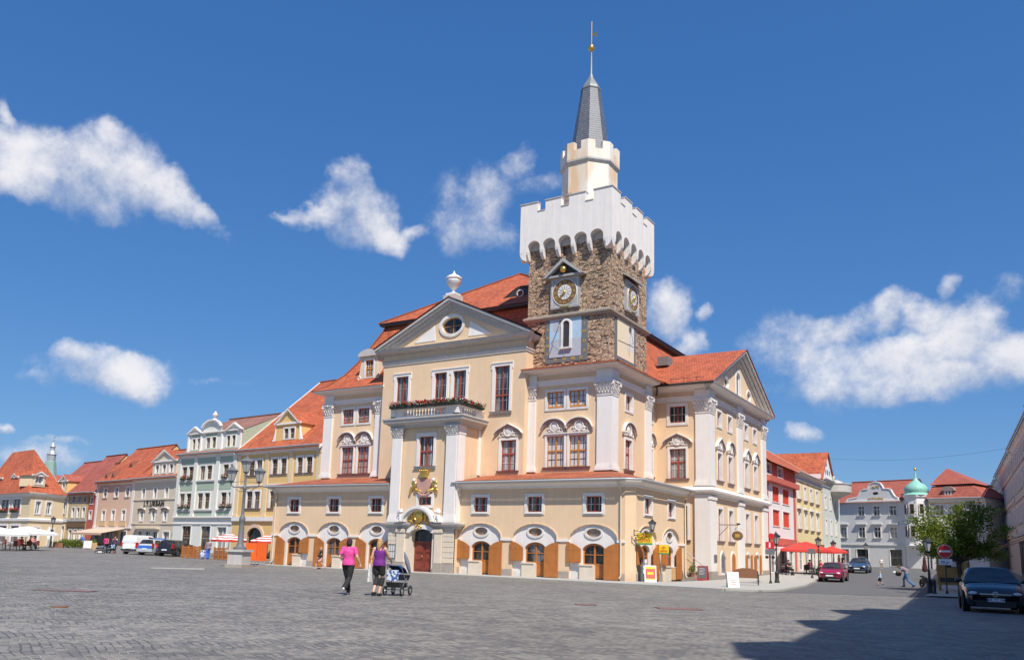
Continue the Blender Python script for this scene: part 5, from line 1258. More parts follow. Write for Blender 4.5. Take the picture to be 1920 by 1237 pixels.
simple('beige', (.66, .565, .43), .85, var=.05, streak=.06); simple('pinkwall', (.72, .50, .37), .85, var=.05, streak=.05); simple('khaki', (.58, .46, .26), .85, var=.06, streak=.06)
simple('redwall', (.55, .13, .09), .85, var=.08, streak=.06); simple('ochre2', (.70, .48, .22), .85, var=.06); simple('cornerwall', (.76, .60, .38), .85, var=.05, streak=.06)
simple('brick', (.50, .33, .13), .85, var=.2, sc=4); simple('redbrick', (.40, .12, .07), .85, var=.2, sc=4); simple('whitewall', (.78, .76, .74), .85, var=.05, streak=.05)
simple('yellowwall', (.76, .62, .33), .85, var=.05, streak=.05); simple('greygreen', (.58, .61, .55), .85, var=.05, streak=.06); simple('chemist', (.66, .65, .63), .85, var=.05, streak=.06)
simple('rowgrey', (.60, .53, .46), .85, var=.06, streak=.08); simple('rowpink', (.58, .42, .34), .85, var=.06, streak=.08); simple('rowlilac', (.50, .46, .48), .85, var=.06, streak=.08)
simple('awncream', (.62, .46, .36), .8); simple('awnred', (.62, .07, .04), .7); simple('copper', (.24, .52, .43), .6, var=.12, sc=4, streak=.1); simple('redpaint', (.62, .085, .05), .55)
simple('steel', (.34, .35, .36), .4, metal=.4); simple('signred', (.60, .02, .025), .45); simple('signwhite', (.82, .82, .82), .45); simple('signyellow', (.86, .62, .02), .45); simple('signgreen', (.05, .30, .12), .5)
simple('foliagepot', (.30, .13, .07), .8)
LEAF = leafmat('leaves', (.08, .14, .015), (.30, .36, .055), .48); LEAFD = leafmat('dark_leaves', (.018, .04, .012), (.06, .10, .025))
FLOWR = plain('red_flowers', (.62, .02, .03), .6, var=.2, sc=20); FLOWW = plain('white_flowers', (.75, .7, .65), .6)
def leaf_quad(mb, p, s, rnd, mi=0):
    a = Vector((rnd.gauss(0, 1), rnd.gauss(0, 1), rnd.gauss(0, .7))); a.normalize(); b = a.cross(Vector((rnd.gauss(0, 1), rnd.gauss(0, 1), rnd.gauss(0, 1)))); b.normalize()
    p = Vector(p); mb.poly([p - a*s, p + b*s*.55, p + a*s, p - b*s*.55], mi)
def flower_box(name, label, F, u0, u1, v, seed=1, d=.28, group=None, dens=1., troughm='dark', white=.45):
    rnd = random.Random(seed); o = thing(name, label, 'flower box', F @ Matrix.Translation(((u0+u1)/2, -d/2, v)), group)
    mb = MB(); mb.box(u0, u1, -d, -.02, v, v + .16); add('trough', mb, M[troughm], o, F)
    mb = MB()
    for k in range(int((u1 - u0)*230*dens)): leaf_quad(mb, (rnd.uniform(u0, u1), rnd.uniform(-d - .1, .02), v + rnd.random()**1.2*.42), rnd.uniform(.04, .08), rnd)
    add('leaves', mb, LEAFD, o, F)
    mb = MB()
    for k in range(int((u1 - u0)*26*dens)):
        c = (rnd.uniform(u0, u1), rnd.uniform(-d - .14, .0), v + .16 + rnd.random()*.34); m_ = 1 if rnd.random() < white else 0
        for j in range(5): leaf_quad(mb, (c[0] + rnd.gauss(0, .025), c[1] + rnd.gauss(0, .025), c[2] + rnd.gauss(0, .025)), .055, rnd, m_)
    add('blossom', mb, [FLOWR, FLOWW], o, F)
    return o
FL = T(-45, 14, 0, R(-5)); FK = T(-56.2, 15, 0, R(-9))
# yellow house left of the town hall
pr_ = [(-6.05, -5.0), (-4.68, -3.72), (-2.04, -1.08), (-.57, .37), (2.08, 2.95), (3.53, 4.46)]
wn = [(a, b, 8.92, 10.55, dict(sw=.2, tr=.66, sash='clockbrown', sill=(.16, .14, .06, 'taupe'))) for a, b in pr_] + [(a, b, 5.35, 7.15, dict(sw=.2, tr=.66, sash='clockbrown', sill=(.2, .16, .08, 'taupe'))) for a, b in pr_]
h = house('town_house', 'ochre yellow house with a gabled dormer beside the town hall', FL, -8.2, 5.8, -.3, 11.75, 'ochre', wn, [('a', -5.4, -2.85, -.3, 3.3, 2.3), ('r', .2, 2.0, -.3, 3.0)], 11., 21.4, 'roof', vm='white', chim=[(4.6, 8.6, 2.0, 2.6, 'brick')])
strip(h, FL, (-7.8, -2.88, 1.15, 5.45), .62, 4.45, 11.2, 'cornerwall'); band(h, FL, -8.2, 5.8, 3.98, 4.42, 'white', .2); band(h, FL, -8.2, 5.8, 7.75, 7.9, 'white', .06)
mb = MB(); ring_surround(mb, 'a', 2.55, 3.6, .35, .1, .4, 2.6); add('portal', mb, M['pinkwall'], h, FL @ Matrix.Translation((-5.4, 0, -.3)))
mb = MB(); facep(mb, outline('a', -5.4, -2.85, -.3, 3.3, 0, 2.3), .24); mb.box(.2, 2.0, .22, .26, -.3, 3.0); add('door', mb, M['gld'], h, FL)
pitched_dormer(h, FL, -3.0, .95, .9, 12.1, 14.45, 16.15, 4.2, 'ochre', [(-1.58, -.85, 12.83, 13.92, dict(sash='clockbrown')), (-.6, .18, 12.83, 13.92, dict(sash='clockbrown'))])
mb = MB()
for sg, x in ((-1, -3.0), (1, .95)): mb.ring((x + sg*.3, .95, 12.55), .22, .1, 12, 6); mb.prism([(x, 12.2), (x + sg*.5, 12.35), (x + sg*.12, 13.6), (x, 14.2)][::sg], .85, 1.05)
add('dormer_scroll', mb, M['white'], h, FL)
# green house with a sculpted attic
pw = [(-18.85, -17.85), (-17.5, -16.5), (-15.2, -14.2), (-13.85, -12.85), (-10.7, -9.7), (-9.35, -8.4)]
wn = [(a, b, 8.72, 10.3, dict(sw=.16, tr=.68, sash='clockbrown', sur='sagewhite')) for a, b in pw] + [(a, b, 5.38, 7.15, dict(sw=.16, tr=.68, sash='clockbrown', sur='sagewhite')) for a, b in pw] + [(-17.8, -16.0, .7, 3.4, dict(sw=.12, tr=.6, sash='clockbrown', sur='sagewhite')), (-14.0, -12.2, .7, 3.4, dict(sw=.12, tr=.6, sash='clockbrown', sur='sagewhite')), (-10.9, -9.2, .7, 3.3, dict(sw=.12, tr=.6, sur='sagewhite'))]
h = house('town_house', 'sage green and white house with three decorated attic gables and window boxes', FL, -19.75, -8.22, -.3, 11.8, 'sagewhite', wn, (), 6.5, 16.9, 'roofbrown')
strip(h, FL, (-19.35, -16.0, -11.7, -8.5), .62, 4.5, 11.3, 'sagewhite', .14)
for a, b in ((-19.0, -16.4), (-15.6, -12.2), (-11.3, -8.85)):
    for z0, z1 in ((10.62, 11.25), (7.5, 8.4), (4.6, 5.05)): band(h, FL, a, b, z0, z1, 'sage', .03, 'panel')
    band(h, FL, a - .05, b + .05, 8.45, 8.6, 'trimgrey', .14, 'sill_band'); band(h, FL, a - .05, b + .05, 5.1, 5.25, 'trimgrey', .14, 'sill_band')
band(h, FL, -19.75, -8.22, 4.35, 4.5, 'white', .22); band(h, FL, -19.75, -8.22, 3.62, 3.75, 'white', .1)
F2 = FL @ Matrix.Translation((0, .35, 0))
mb = MB(); aw = [(-17.85, -17.2), (-16.85, -16.2), (-15.05, -14.25), (-13.9, -13.1), (-11.05, -10.4), (-10.05, -9.4)]
wall(mb, -18.7, -8.3, 12.0, 14.25, [op(a, b, 12.4, 13.65) for a, b in aw], .2)
facep(mb, [(-15.9, 14.25), (-12.15, 14.25), (-12.15, 14.95), (-12.6, 15.35), (-13.3, 15.6), (-14.02, 15.68), (-14.75, 15.6), (-15.45, 15.35), (-15.9, 14.95)], 0)
for x in (-17.3, -9.6): facep(mb, [(x - 1.4, 14.25), (x + 1.4, 14.25), (x, 15.0)], 0)
mb.poly([(-18.7, 0, 12), (-18.7, 4, 12), (-18.7, 4, 14.25), (-18.7, 0, 14.25)])
at = add('attic_gable', mb, M['sagewhite'], h, F2)
mb = MB(); mb.poly([(-8.27, 0, 11.8), (-8.27, 6.2, 11.8), (-8.27, 6.2, 16.9), (-8.27, 4.6, 16.3), (-8.27, 0, 14.25)]); add('attic_side', mb, M['sage'], at, F2)
for a, b in aw: hwin(h, F2, a, b, 12.4, 13.65, sw=.12, sash='clockbrown', sur='sagewhite')
mb = MB()
for a, b in ((-18.0, -16.1), (-15.2, -12.95), (-11.2, -9.25)): mb = MB(); mb.box(a, b, -.03, 0, 13.82, 14.12); add('panel', mb, M['sage'], at, F2); mb = MB(); mb.box(a, b, -.1, 0, 12.1, 12.3); add('sill', mb, M['sage'], at, F2)
mb = MB(); mb.box(-18.8, -8.2, -.22, 0, 14.18, 14.32)
for x in (-17.3, -9.6):
    for sg in (-1, 1):
        q = [(x + sg*1.6, 14.25), (x + sg*1.3, 14.25), (x, 14.9), (x, 15.1)]; mb.prism(q if sg < 0 else q[::-1], -.3, 0)
for i in range(10):
    a0, a1 = pi*(.08 + .84*i/10), pi*(.08 + .84*(i+1)/10); q = [(-14.02 + 2.0*cos(a0)*r_, 14.6 + 1.15*sin(a0)*r_) for r_ in (.87, 1)] + [(-14.02 + 2.0*cos(a1)*r_, 14.6 + 1.15*sin(a1)*r_) for r_ in (1, .87)]
    mb.prism(q, -.3, 0)
mb.lathe([(.3, 0), (.3, .1), (.14, .2), (.12, .34), (.36, .5), (.38, .62), (.2, .72), (.22, .84), (.08, .96), (.02, 1.1)], 12, (-14.02, .2, 15.7))
for x in (-18.6, -16.05, -11.95, -8.4): mb.box(x - .14, x + .14, -.12, 0, 12.0, 14.18)
add('attic_trim', mb, M['white'], at, F2, 50)
mb = MB(); roofpoly(mb, [(-18.8, .2, 14.3), (-8.2, .2, 14.3), (-8.2, 4.6, 16.4), (-18.8, 4.6, 16.4)]); add('attic_roof', mb, M['roofbrown'], at, F2)
for a, v, s_ in ((-18.85, 8.74, 1), (-17.5, 8.74, 2), (-10.7, 8.74, 3), (-18.85, 5.42, 4), (-17.5, 5.42, 5), (-10.7, 5.42, 6), (-9.35, 5.42, 7)):
    flower_box('window_box', 'geranium box on the green house, %s' % {1: 'upper row, leftmost', 2: 'upper row, second from left', 3: 'upper row, rightmost', 4: 'lower row, leftmost', 5: 'lower row, second from left', 6: 'lower row, third from left', 7: 'lower row, rightmost'}[s_], FL @ Matrix.Translation((0, -.05, 0)), a + .05, a + .95, v, s_, .24, 'window boxes on the green house', .8)
# beige shop house with painted lettering
wn = [(c - .45, c + .45, 6.8, 8.1, dict(sw=.1, tr=.6)) for c in (-17.95, -14.9, -12.0)] + [(c - .42, c + .42, 4.05, 5.35, dict(sw=.14, tr=.6, hood=('peak', 1.7, .2, .14), shell=False)) for c in (-17.9, -14.85, -11.85)] + [(-18.5, -17.2, .4, 2.75), (-16.6, -15.2, .2, 2.75), (-14.7, -13.3, .4, 2.75), (-11.9, -10.4, .4, 2.7)]
h = house('shop_house', 'beige shop house with dark wall lettering and a triple arched dormer', FK, -20.4, -9.3, -.3, 9.4, 'beige', wn, (), 4.6, 13.4, 'roof')
for z in (3.6, 6.6): band(h, FK, -20.4, -9.3, z, z + .14, 'beige', .08)
band(h, FK, -19.2, -12.9, 3.0, 3.2, 'beige', .4, 'shop_cornice')
text('lettering', 'J.T.URBAN', 1.0, M['iron'], h, FK @ Matrix.Translation((-14.9, -.05, 6.12)), .04, spacing=1.16, bold=.004)
pitched_dormer(h, FK, -16.6, -10.6, .2, 9.5, 11.4, 12.9, 3.4, 'beige', [(c - .5, c + .5, 9.95, 11.0, dict(k='r', sw=.1)) for c in (-15.4, -13.6, -11.8)])
# pink plastered house
wn = [(c - .5, c + .5, 7.1, 8.4, dict(sw=.16, tr=.6, sill=(.14, .1, .06, 'taupe'))) for c in (-28.95, -25.6, -22.4)] + [(c - .48, c + .48, 4.02, 5.4, dict(sw=.16, tr=.6, sill=(.14, .1, .06, 'taupe'))) for c in (-28.8, -25.9, -22.9)] + [(-30.6, -28.6, .5, 2.7), (-27.6, -25.2, .4, 2.7), (-23.6, -21.6, .5, 2.7)]
h = house('town_house', 'salmon pink house with white corner strips and a long cream awning', FK, -31.65, -20.42, -.3, 9.35, 'pinkwall', wn, (), 5.0, 14.3, 'roof', gablem='ochre2')
strip(h, FK, (-31.3, -20.75), .6, 3.2, 8.85, 'whitewall', .04); band(h, FK, -31.65, -20.42, 3.05, 3.22, 'white', .12)
for c in (-28.8, -25.9, -22.9): band(h, FK, c - .9, c + .9, 3.35, 3.95, 'khaki', .1, 'sill_panel')
for u, y, s_ in ((-26.5, 2.4, 1), (-30.2, .9, .8), (-28.2, .9, .8)):
    zz_ = 9.35 + y*.99; mb = MB(); mb.hexa([(u - .7*s_, y - .5, zz_ - .45), (u + .7*s_, y - .5, zz_ - .45), (u + .7*s_, y + .6, zz_ + .5), (u - .7*s_, y + .6, zz_ + .5), (u - .05, y - .5, zz_ + .25), (u + .05, y - .5, zz_ + .25), (u + .05, y + .6, zz_ + .75), (u - .05, y + .6, zz_ + .75)]); add('roof_vent', mb, M['roofdark'], h, FK)
# narrow red house and khaki house
wn = [(-33.3, -32.5, 4.3, 5.4), (-33.3, -32.5, 6.4, 7.3)]
house('town_house', 'narrow red plastered house squeezed beside the salmon pink house', FK, -33.95, -31.7, -.3, 8.0, 'redwall', wn, (), 3.2, 12.2, 'roofdark')
wn = [(c - .45, c + .45, 6.7, 7.6, dict(sw=.12)) for c in (-38.9, -37.0, -35.1)] + [(c - .45, c + .45, 4.55, 5.9, dict(sw=.14)) for c in (-38.7, -37.0, -35.2)] + [(c - .5, c + .5, .5, 2.8) for c in (-38.9, -37.1, -35.3)]
h = house('town_house', 'khaki house with a dark shop fascia and parasols before it', FK, -40.4, -34.0, -.3, 8.05, 'khaki', wn, (), 4.6, 13.7, 'roofred', gablem='ochre2')
band(h, FK, -40.2, -34.2, 3.2, 3.75, 'clockbrown', .16, 'shop_sign'); band(h, FK, -40.4, -34.0, 4.0, 4.3, 'trimgrey', .12)
# ochre house with small gables, further left
wn = [(c - .42, c + .42, 5.15, 6.8, dict(sw=.16)) for c in (-47.4, -45.3, -43.6, -42.0)] + [(c - .42, c + .42, 1.3, 3.3, dict(sw=.2)) for c in (-47.4, -45.2, -43.5, -41.6)]
h = house('town_house', 'orange ochre house with twin small gables behind the corner house', FK, -49.5, -40.5, -.3, 7.8, 'ochre', wn, (), 5.2, 13.2, 'roofred')
band(h, FK, -49.5, -40.5, 3.9, 4.4, 'white', .12); strip(h, FK, (-49.2, -40.8), .4, 4.5, 7.3, 'white')
for c in (-46.6, -43.3): pitched_dormer(h, FK, c - 1.2, c + 1.2, .1, 7.9, 9.9, 10.9, 3., 'ochre', [(c - .45, c + .45, 8.5, 9.6)], 'roofred')
# corner house at the far left
F7, F8 = T(-79, 6.6, 0, R(-8.5)), T(-79, 6.6, 0, R(100))
o = thing('corner_house', 'cream corner house with hipped orange roof and white parasols before it', 'house', T(-83, 8, .4))
wf = [(-9.2, -6.55, 4.5, 6.1), (-5.35, -2.95, 4.5, 6.1), (-13.4, -10.6, 4.5, 6.1), (-9.2, -6.4, 1.0, 2.9), (-5.1, -2.5, 1.0, 2.9), (-13.4, -10.6, 1.0, 2.9)]
mb = MB(); wall(mb, -16, 0, -.2, 6.85, [op(*w) for w in wf], .2); add('wall', mb, M['cornerwall'], o, F7)
for w in wf: hwin(o, F7, *w, sw=.26, mull=2, sash='clockbrown')
ws = [(.75, 1.4, 4.4, 5.85), (2.2, 2.85, 4.4, 5.85), (.45, 1.6, .1, 2.75), (2.9, 3.6, .1, 2.6)]
mb = MB(); wall(mb, 0, 4.6, -.2, 6.85, [op(*w) for w in ws], .2); add('wall', mb, M['cornerwall'], o, F8)
for w in ws: hwin(o, F8, *w, sw=.16)
mb = MB(); mold(mb, [(-16, 0), (0, 0), (4.6*cos(R(108.5)), 4.6*sin(R(108.5)))], [(0, 3.45), (.14, 3.5), (.16, 3.75), (0, 3.85)]); mold(mb, [(-16, 0), (0, 0), (4.6*cos(R(108.5)), 4.6*sin(R(108.5)))], [(0, 6.4), (.1, 6.45), (.14, 6.6), (.32, 6.7), (.36, 6.84), (0, 6.88)]); add('cornice', mb, M['white'], o, F7)
B_ = (4.6*cos(R(108.5)), 4.6*sin(R(108.5)))
mb = MB(); e0, e1, e2, e3 = (.45, -.55, 6.8), (-16, -.55, 6.8), (B_[0] + .5, B_[1], 6.8), (-16, 6, 6.8); rA, rB = (-8.6, 2.8, 12.75), (-16, 2.8, 12.75)
roofpoly(mb, [e1, e0, rA, rB]); roofpoly(mb, [e0, e2, rA]); roofpoly(mb, [e2, e3, rB, rA]); add('roof', mb, M['roof'], o, F7)
for u, F, y in ((-7.3, F7, .6), (1.2, F8, .5), (-12.5, F7, .6)):
    pitched_dormer(o, F, u - .85, u + .85, y, 7.6, 8.95, 9.5, 2.2, 'cornerwall', [(u - .5, u + .5, 7.95, 8.85)], 'roof')
for w, s_ in ((wf[0], 21), (wf[1], 22)):
    flower_box('window_box', 'long red flower box on the %s upper window of the cream corner house' % ('left' if s_ == 21 else 'right'), F7 @ Matrix.Translation((0, -.06, 0)), w[0], w[1], 4.52, s_, .26, 'window boxes on the corner house', .9, white=.1)
# church lantern far behind the left row
mb = MB(); o = thing('church_spire', 'distant copper green church lantern with white bands above the left roofs', 'church', T(-139.5, 42.2, 0))
mb.lathe([(1.5, 0), (1.5, 13), (1.2, 14.5), (.95, 16.2), (.85, 16.3)], 8, (0, 0, 0)); add('shaft', mb, simple('oldcopper', (.24, .36, .31), .7, var=.15), o, T(-139.5, 42.2, 0))
mb = MB(); mb.lathe([(.8, 16.2), (.8, 17.5), (.95, 17.6), (.75, 17.9), (.45, 18.4), (.45, 19.0), (.6, 19.1), (.35, 19.5), (.1, 20.0), (.06, 21.2)], 8); mb.ball((0, 0, 20.4), .18, 8, 5); mb.prism([(0, 20.8), (.6, 20.7), (.5, 21.0), (.7, 21.2), (0, 21.1)], -.03, .03); add('lantern', mb, M['zinc'], o, T(-139.5, 42.2, 0))
# ---- right hand street
FS = FB(1.25)
sh_ = dict(sw=.1, sash='redpaint', mull=4, bars=(1, 1), gl='redpaint', dep=.1)
wn = [(a, b, 6.85, 8.3, sh_) for a, b in ((30.6, 33.2), (34.5, 37.2))] + [(a, b, 4.62, 6.08, sh_) for a, b in ((30.6, 33.2), (34.5, 37.2))] + [(29.2, 31.6, .3, 2.5), (33, 35.4, .3, 2.5), (36.6, 38.8, .3, 2.5)]
h = house('town_house', 'white house with red window panels and red timber attic storey', FS, 28.3, 39.85, -.3, 8.9, 'whitewall', wn, (), 7., None, cornice=None)
strip(h, FS, (28.75, 39.4), .75, -.3, 8.5, 'redwall', .05, 'corner_strip'); band(h, FS, 28.3, 39.85, 8.55, 9.05, 'redwall', .5, 'eaves'); band(h, FS, 28.3, 39.85, 2.9, 3.5, 'redwall', .12)
mb = MB(); aw = [(28.8, 30.45), (32.8, 34.8)]; wall(mb, 28.3, 39.85, 9.05, 10.4, [op(a, b, 9.3, 10.2) for a, b in aw], .2); add('attic_wall', mb, M['redwall'], h, FS)
for a, b in aw: hwin(h, FS, a, b, 9.3, 10.2)
mb = MB(); roofpoly(mb, [(28.2, -.6, 10.25), (39.95, -.6, 10.25), (39.95, 7, 15.6), (28.2, 7, 15.6)]); roofpoly(mb, [(39.95, 14, 10.4), (28.2, 14, 10.4), (28.2, 7, 15.6), (39.95, 7, 15.6)]); rf = add('roof', mb, M['roof'], h, FS)
mb = MB(); mb.poly([(28.3, 0, 8.9), (28.3, 14, 8.9), (28.3, 14, 10.3), (28.3, 7, 15.5), (28.3, 0, 10.5)]); mb.poly([(39.85, 0, 8.9), (39.85, 14, 8.9), (39.85, 14, 10.3), (39.85, 7, 15.5), (39.85, 0, 10.5)]); add('gable_wall', mb, M['cream'], h, FS)
mb = MB(); mb.box(28.9, 30.7, 1.6, 3.0, 11.6, 13.9); mb.box(28.8, 30.8, 1.5, 3.1, 13.9, 14.05); add('chimney', mb, M['redbrick'], rf, FS)
wn = [(c - .5, c + .5, 7.77, 9.2, dict(sw=.2, sill=(.24, .18, .1, 'taupe'), mull=2, sash='offwhite')) for c in (41.5, 44.6, 47.6, 50.7)] + [(c - .5, c + .5, 4.7, 6.45, dict(sw=.22, sill=(.24, .18, .1, 'taupe'), mull=2, sash='offwhite')) for c in (41.5, 44.6, 47.6, 50.7)] + [(a, a + 2.2, .5, 2.7) for a in (40.8, 44.2, 47.6, 50.6)]
h = house('town_house', 'pale yellow house with white framed windows between red and grey-green houses', FS, 39.9, 53.45, -.3, 10.5, 'yellowwall', wn, (), 7.5, 15.2, 'roof', vm='pinkwall')
band(h, FS, 39.9, 53.45, 9.7, 9.85, 'white', .14)
for c in (41.5, 44.6, 47.6, 50.7): band(h, FS, c - .9, c + .9, 6.75, 6.95, 'white', .25, 'window_hood')
strip(h, FS, (40.15, 53.2), .45, -.3, 9.7, 'pinkwall', .05, 'corner_strip'); band(h, FS, 40.4, 53, 2.9, 3.3, 'clockbrown', .2, 'shop_sign')
wn = [(c - .45, c + .45, 7.6, 9.0) for c in (55.5, 58.5, 61.5)] + [(c - .45, c + .45, 4.6, 6.3) for c in (55.7, 58.6, 61.6)] + [(55, 57, 1.0, 3.0), (59, 61, 1.0, 3.0)]
h = house('town_house', 'grey-green house with a street gable and rounded corner balcony', FS, 53.5, 64.5, -.3, 11.0, 'greygreen', wn, (), 7., None, cornice='trimgrey')
mb = MB(); facep(mb, [(53.4, 11.0), (60.8, 11.0), (60.2, 11.6), (59.4, 12.2), (58.3, 13.4), (57.1, 14.3), (55.9, 13.4), (54.4, 12.0)], -.02); mb.poly([(53.4, .0, 11), (53.4, 9, 11), (53.4, 9, 11.5), (53.4, 0, 11.5)]); gb = add('street_gable', mb, M['whitewall'], h, FS)
mb = MB()
for y, z in ((56.6, 13.0), (56.2, 12.0), (58.3, 12.0), (57.2, 12.0)): mb.box(y - .2, y + .2, -.05, .1, z - .25, z + .25)
add('gable_window', mb, M['gld'], gb, FS)
mb = MB(); roofpoly(mb, [(53.3, 9, 10.9), (53.3, -.25, 10.9), (57.1, -.25, 14.45), (57.1, 9, 14.45)]); roofpoly(mb, [(60.9, -.25, 10.9), (60.9, 9, 10.9), (57.1, 9, 14.45), (57.1, -.25, 14.45)]); add('roof', mb, M['roof'], gb, FS)
F9 = FS @ Matrix.Translation((61.0, 0, 0)); mb = MB(); mb.lathe([(.2, 8.6), (1.3, 9.3), (2.2, 9.75), (2.35, 9.85), (2.35, 10.75), (2.45, 10.8), (2.45, 10.9), (2.1, 10.92), (.05, 10.95)], 18, (0, .3, 0)); mb.ring((-1.9, -.4, 11.3), .35, .12, 12, 6); mb.ball((0, .3, 10.9), (1.5, 1.5, .6), 14, 6)
add('corner_balcony', mb, M['trimgrey'], h, F9, 40)
# chemist's house closing the street
FP = T(2, 71, 0, R(-18)); zb = .4
wn = [(c - .42, c + .42, 7.52, 8.75, dict(sw=.1, mull=2, tr=.66, sill=(.12, .14, .08, 'chemist'))) for c in (.9, 2.97, 5.1)] + [(c - .43, c + .43, 4.62, 6.0, dict(sw=.1, mull=2, tr=.66, sill=(.12, .14, .08, 'chemist'))) for c in (-1.64, .88, 2.97, 5.1)] + [(.08, 1.65, 1.1, 3.15, dict(gl='gld', mull=1, sash='dark', sw=.06)), (4.5, 6.05, 1.1, 3.15, dict(gl='gld', mull=1, sash='dark', sw=.06)), (-2.1, -1.0, 1.3, 3.1)]
h = house('pharmacy', 'white baroque gabled chemist house with gold lettering and copper onion turret', FP, -2.6, 6.5, zb, 9.4, 'chemist', wn, (), 5., 12.3, 'roofred', cat='pharmacy', cornice=None)
gp = [(-.95, 9.4), (5.95, 9.4), (5.9, 9.75), (5.5, 9.95), (5.2, 10.4), (5.0, 10.85), (4.6, 10.98), (4.05, 10.98), (3.95, 11.3), (3.65, 11.72), (3.0, 11.92), (2.35, 11.72), (2.05, 11.3), (1.95, 10.98), (1.4, 10.98), (1.0, 10.85), (.8, 10.4), (.5, 9.95), (-.9, 9.75)]
mb = MB(); mb.prism(gp, -.12, .3); ge = add('shaped_gable', mb, M['chemist'], h, FP)
mb = MB()
for a, b in zip(gp[1:], gp[2:] + gp[:1]):
    if abs(a[1] - 9.4) < .01 and abs(b[1] - 9.4) < .01: continue
    mb.tube([(a[0], -.14, a[1]), (b[0], -.14, b[1])], .07, 5)
mb.box(-1.2, 6.2, -.35, 0, 9.3, 9.45)
add('gable_moulding', mb, M['whitewall'], ge, FP)
mb = MB(); mb.ball((3.0, -.1, 10.4), (.42, .06, .2), 14, 6); add('eye_window', mb, M['gld'], ge, FP)
text('lettering', 'ALTE', .42, M['goldp'], ge, FP @ Matrix.Translation((3.0, -.15, 11.22)), .02, spacing=1.1, bold=.01); text('lettering', 'APOTHEKE', .38, M['goldp'], ge, FP @ Matrix.Translation((2.95, -.15, 9.68)), .02, spacing=1.15, bold=.01)
for z, ws_ in ((9.15, (.9, 2.97, 5.1)), (6.35, (-1.64, .88, 2.97, 5.1))):
    for c in ws_: band(h, FP, c - .72, c + .72, z, z + .14, 'chemist', .3, 'window_hood')
band(h, FP, -2.6, 6.5, 3.66, 3.8, 'chemist', .1)
FT = FP @ Matrix.Translation((8.0, .4, 0)); mb = MB(); mb.lathe([(1.42, 3.5), (1.5, 3.7), (1.42, 3.8), (1.38, 3.9), (1.38, 9.6), (1.55, 9.75), (1.6, 10.0), (1.4, 10.1)], 8, ph=pi/8); mb.box(-1.52, 1.4, -.3, 4, zb, 3.6); mb.box(-1.52, -1.0, -.38, 3, 3.6, 9.5)
tu = add('corner_turret', mb, M['whitewall'], h, FT)
mb = MB(); mb.lathe([(1.6, 10.0), (1.45, 10.2), (1.3, 10.3), (1.42, 10.6), (1.36, 10.95), (1.1, 11.3), (.6, 11.65), (.28, 11.95), (.12, 12.3), (.06, 13.2)], 16); add('onion_dome', mb, M['copper'], tu, FT, 50)
mb = MB(); mb.ball((0, 0, 13.35), .2, 10, 7); add('finial', mb, M['gold'], tu, FT, 60)
for a in (-pi/2 - pi/4, -pi/2, -pi/2 + pi/4):
    FF_ = FT @ Matrix.Rotation(a + pi/2, 4, 'Z') @ Matrix.Translation((0, -1.39, 0))
    for z0, z1 in ((7.6, 8.85), (4.8, 6.1)): hwin(h, FF_, -.26, .26, z0, z1, sw=.09, pr=.05, dep=-.012, mull=1, bars=(1, 1), gl='gld', sash='clockbrown')
# ochre house behind the tree
h = house('town_house', 'white house with a hipped red mansard roof behind the tree', FP, 9.7, 16.2, zb, 9.5, 'whitewall', [(a, a + 1, 7.4, 8.7) for a in (10.4, 12.6, 14.6)] + [(a, a + 1, 4.4, 6.0) for a in (10.4, 12.6, 14.6)] + [(12.0, 14.0, .6, 3.2)], (), 4., None)
mb = MB(); A_ = [(9.4, -.4, 9.5), (16.5, -.4, 9.5), (16.5, 8, 9.5), (9.4, 8, 9.5)]; B_ = [(9.9, .6, 11.1), (14.6, .6, 11.1), (14.6, 7, 11.1), (9.9, 7, 11.1)]; C_ = [(9.7, .4, 11.25), (14.9, .4, 11.25), (14.9, 7.2, 11.25), (9.7, 7.2, 11.25)]
for i in range(4):
    j = (i+1) % 4; roofpoly(mb, [A_[i], A_[j], B_[j], B_[i]])
roofpoly(mb, [C_[0], C_[1], (10.6, 3.6, 13.6)]); roofpoly(mb, [C_[1], C_[2], (10.6, 3.6, 13.6)]); roofpoly(mb, [C_[2], C_[3], (10.6, 3.6, 13.6)]); roofpoly(mb, [C_[3], C_[0], (10.6, 3.6, 13.6)])
band(h, FP, 9.7, 16.2, 8.85, 9.3, 'ochre2', .05)
rf = add('roof', mb, M['roofred'], h, FP)
mb = MB(); mb.box(11.4, 12.7, -.1, 1.2, 9.7, 10.45); mb.prism([(11.2 + .0, 10.42), (12.9, 10.42), (12.7, 10.75), (12.3, 10.95), (11.8, 10.95), (11.4, 10.75)], -.25, 1.4); add('dormer', mb, M['taupe'], rf, FP)
hwin(h, FP @ Matrix.Translation((0, -.1, 0)), 11.7, 12.4, 9.85, 10.4, sw=.08, dep=-.012, gl='gld')
# ---- shaded row along the right edge, running on behind the camera
FR = T(21.5, 35.7, 0, R(-86.4))
def rowhouse(name, label, u0, u1, ze, wallm, zr, dep=6., det=True, roofm='roofbrown', dz=None):
    us = [u0 + 1.6 + 2.6*k for k in range(int((u1 - u0 - 1.2)/2.6))]
    wn = [(u, u + 1.05, z, z + 1.7, dict(sw=.16, sill=(.14, .14, .08, 'trimgrey'), tr=.66)) for u in us for z in (5.6, 8.7)] + [(u + .1, u + .95, 11.4, 12.5, dict(sw=.12)) for u in us] if det else [(u, u + 1.05, 5.6, 7.3) for u in us[::2]]
    b = g(*(FR @ Vector(((u0 + u1)/2, 0, 0))).to_2d())
    return house(name, label, FR, u0, u1, b - .6, ze, wallm, wn, (), dep, zr, roofm)
h1 = rowhouse('row_house', 'shaded grey terraced house nearest the right edge with brown awning', -17, 8, 13.5, 'rowgrey', 17.6)
mb = MB()
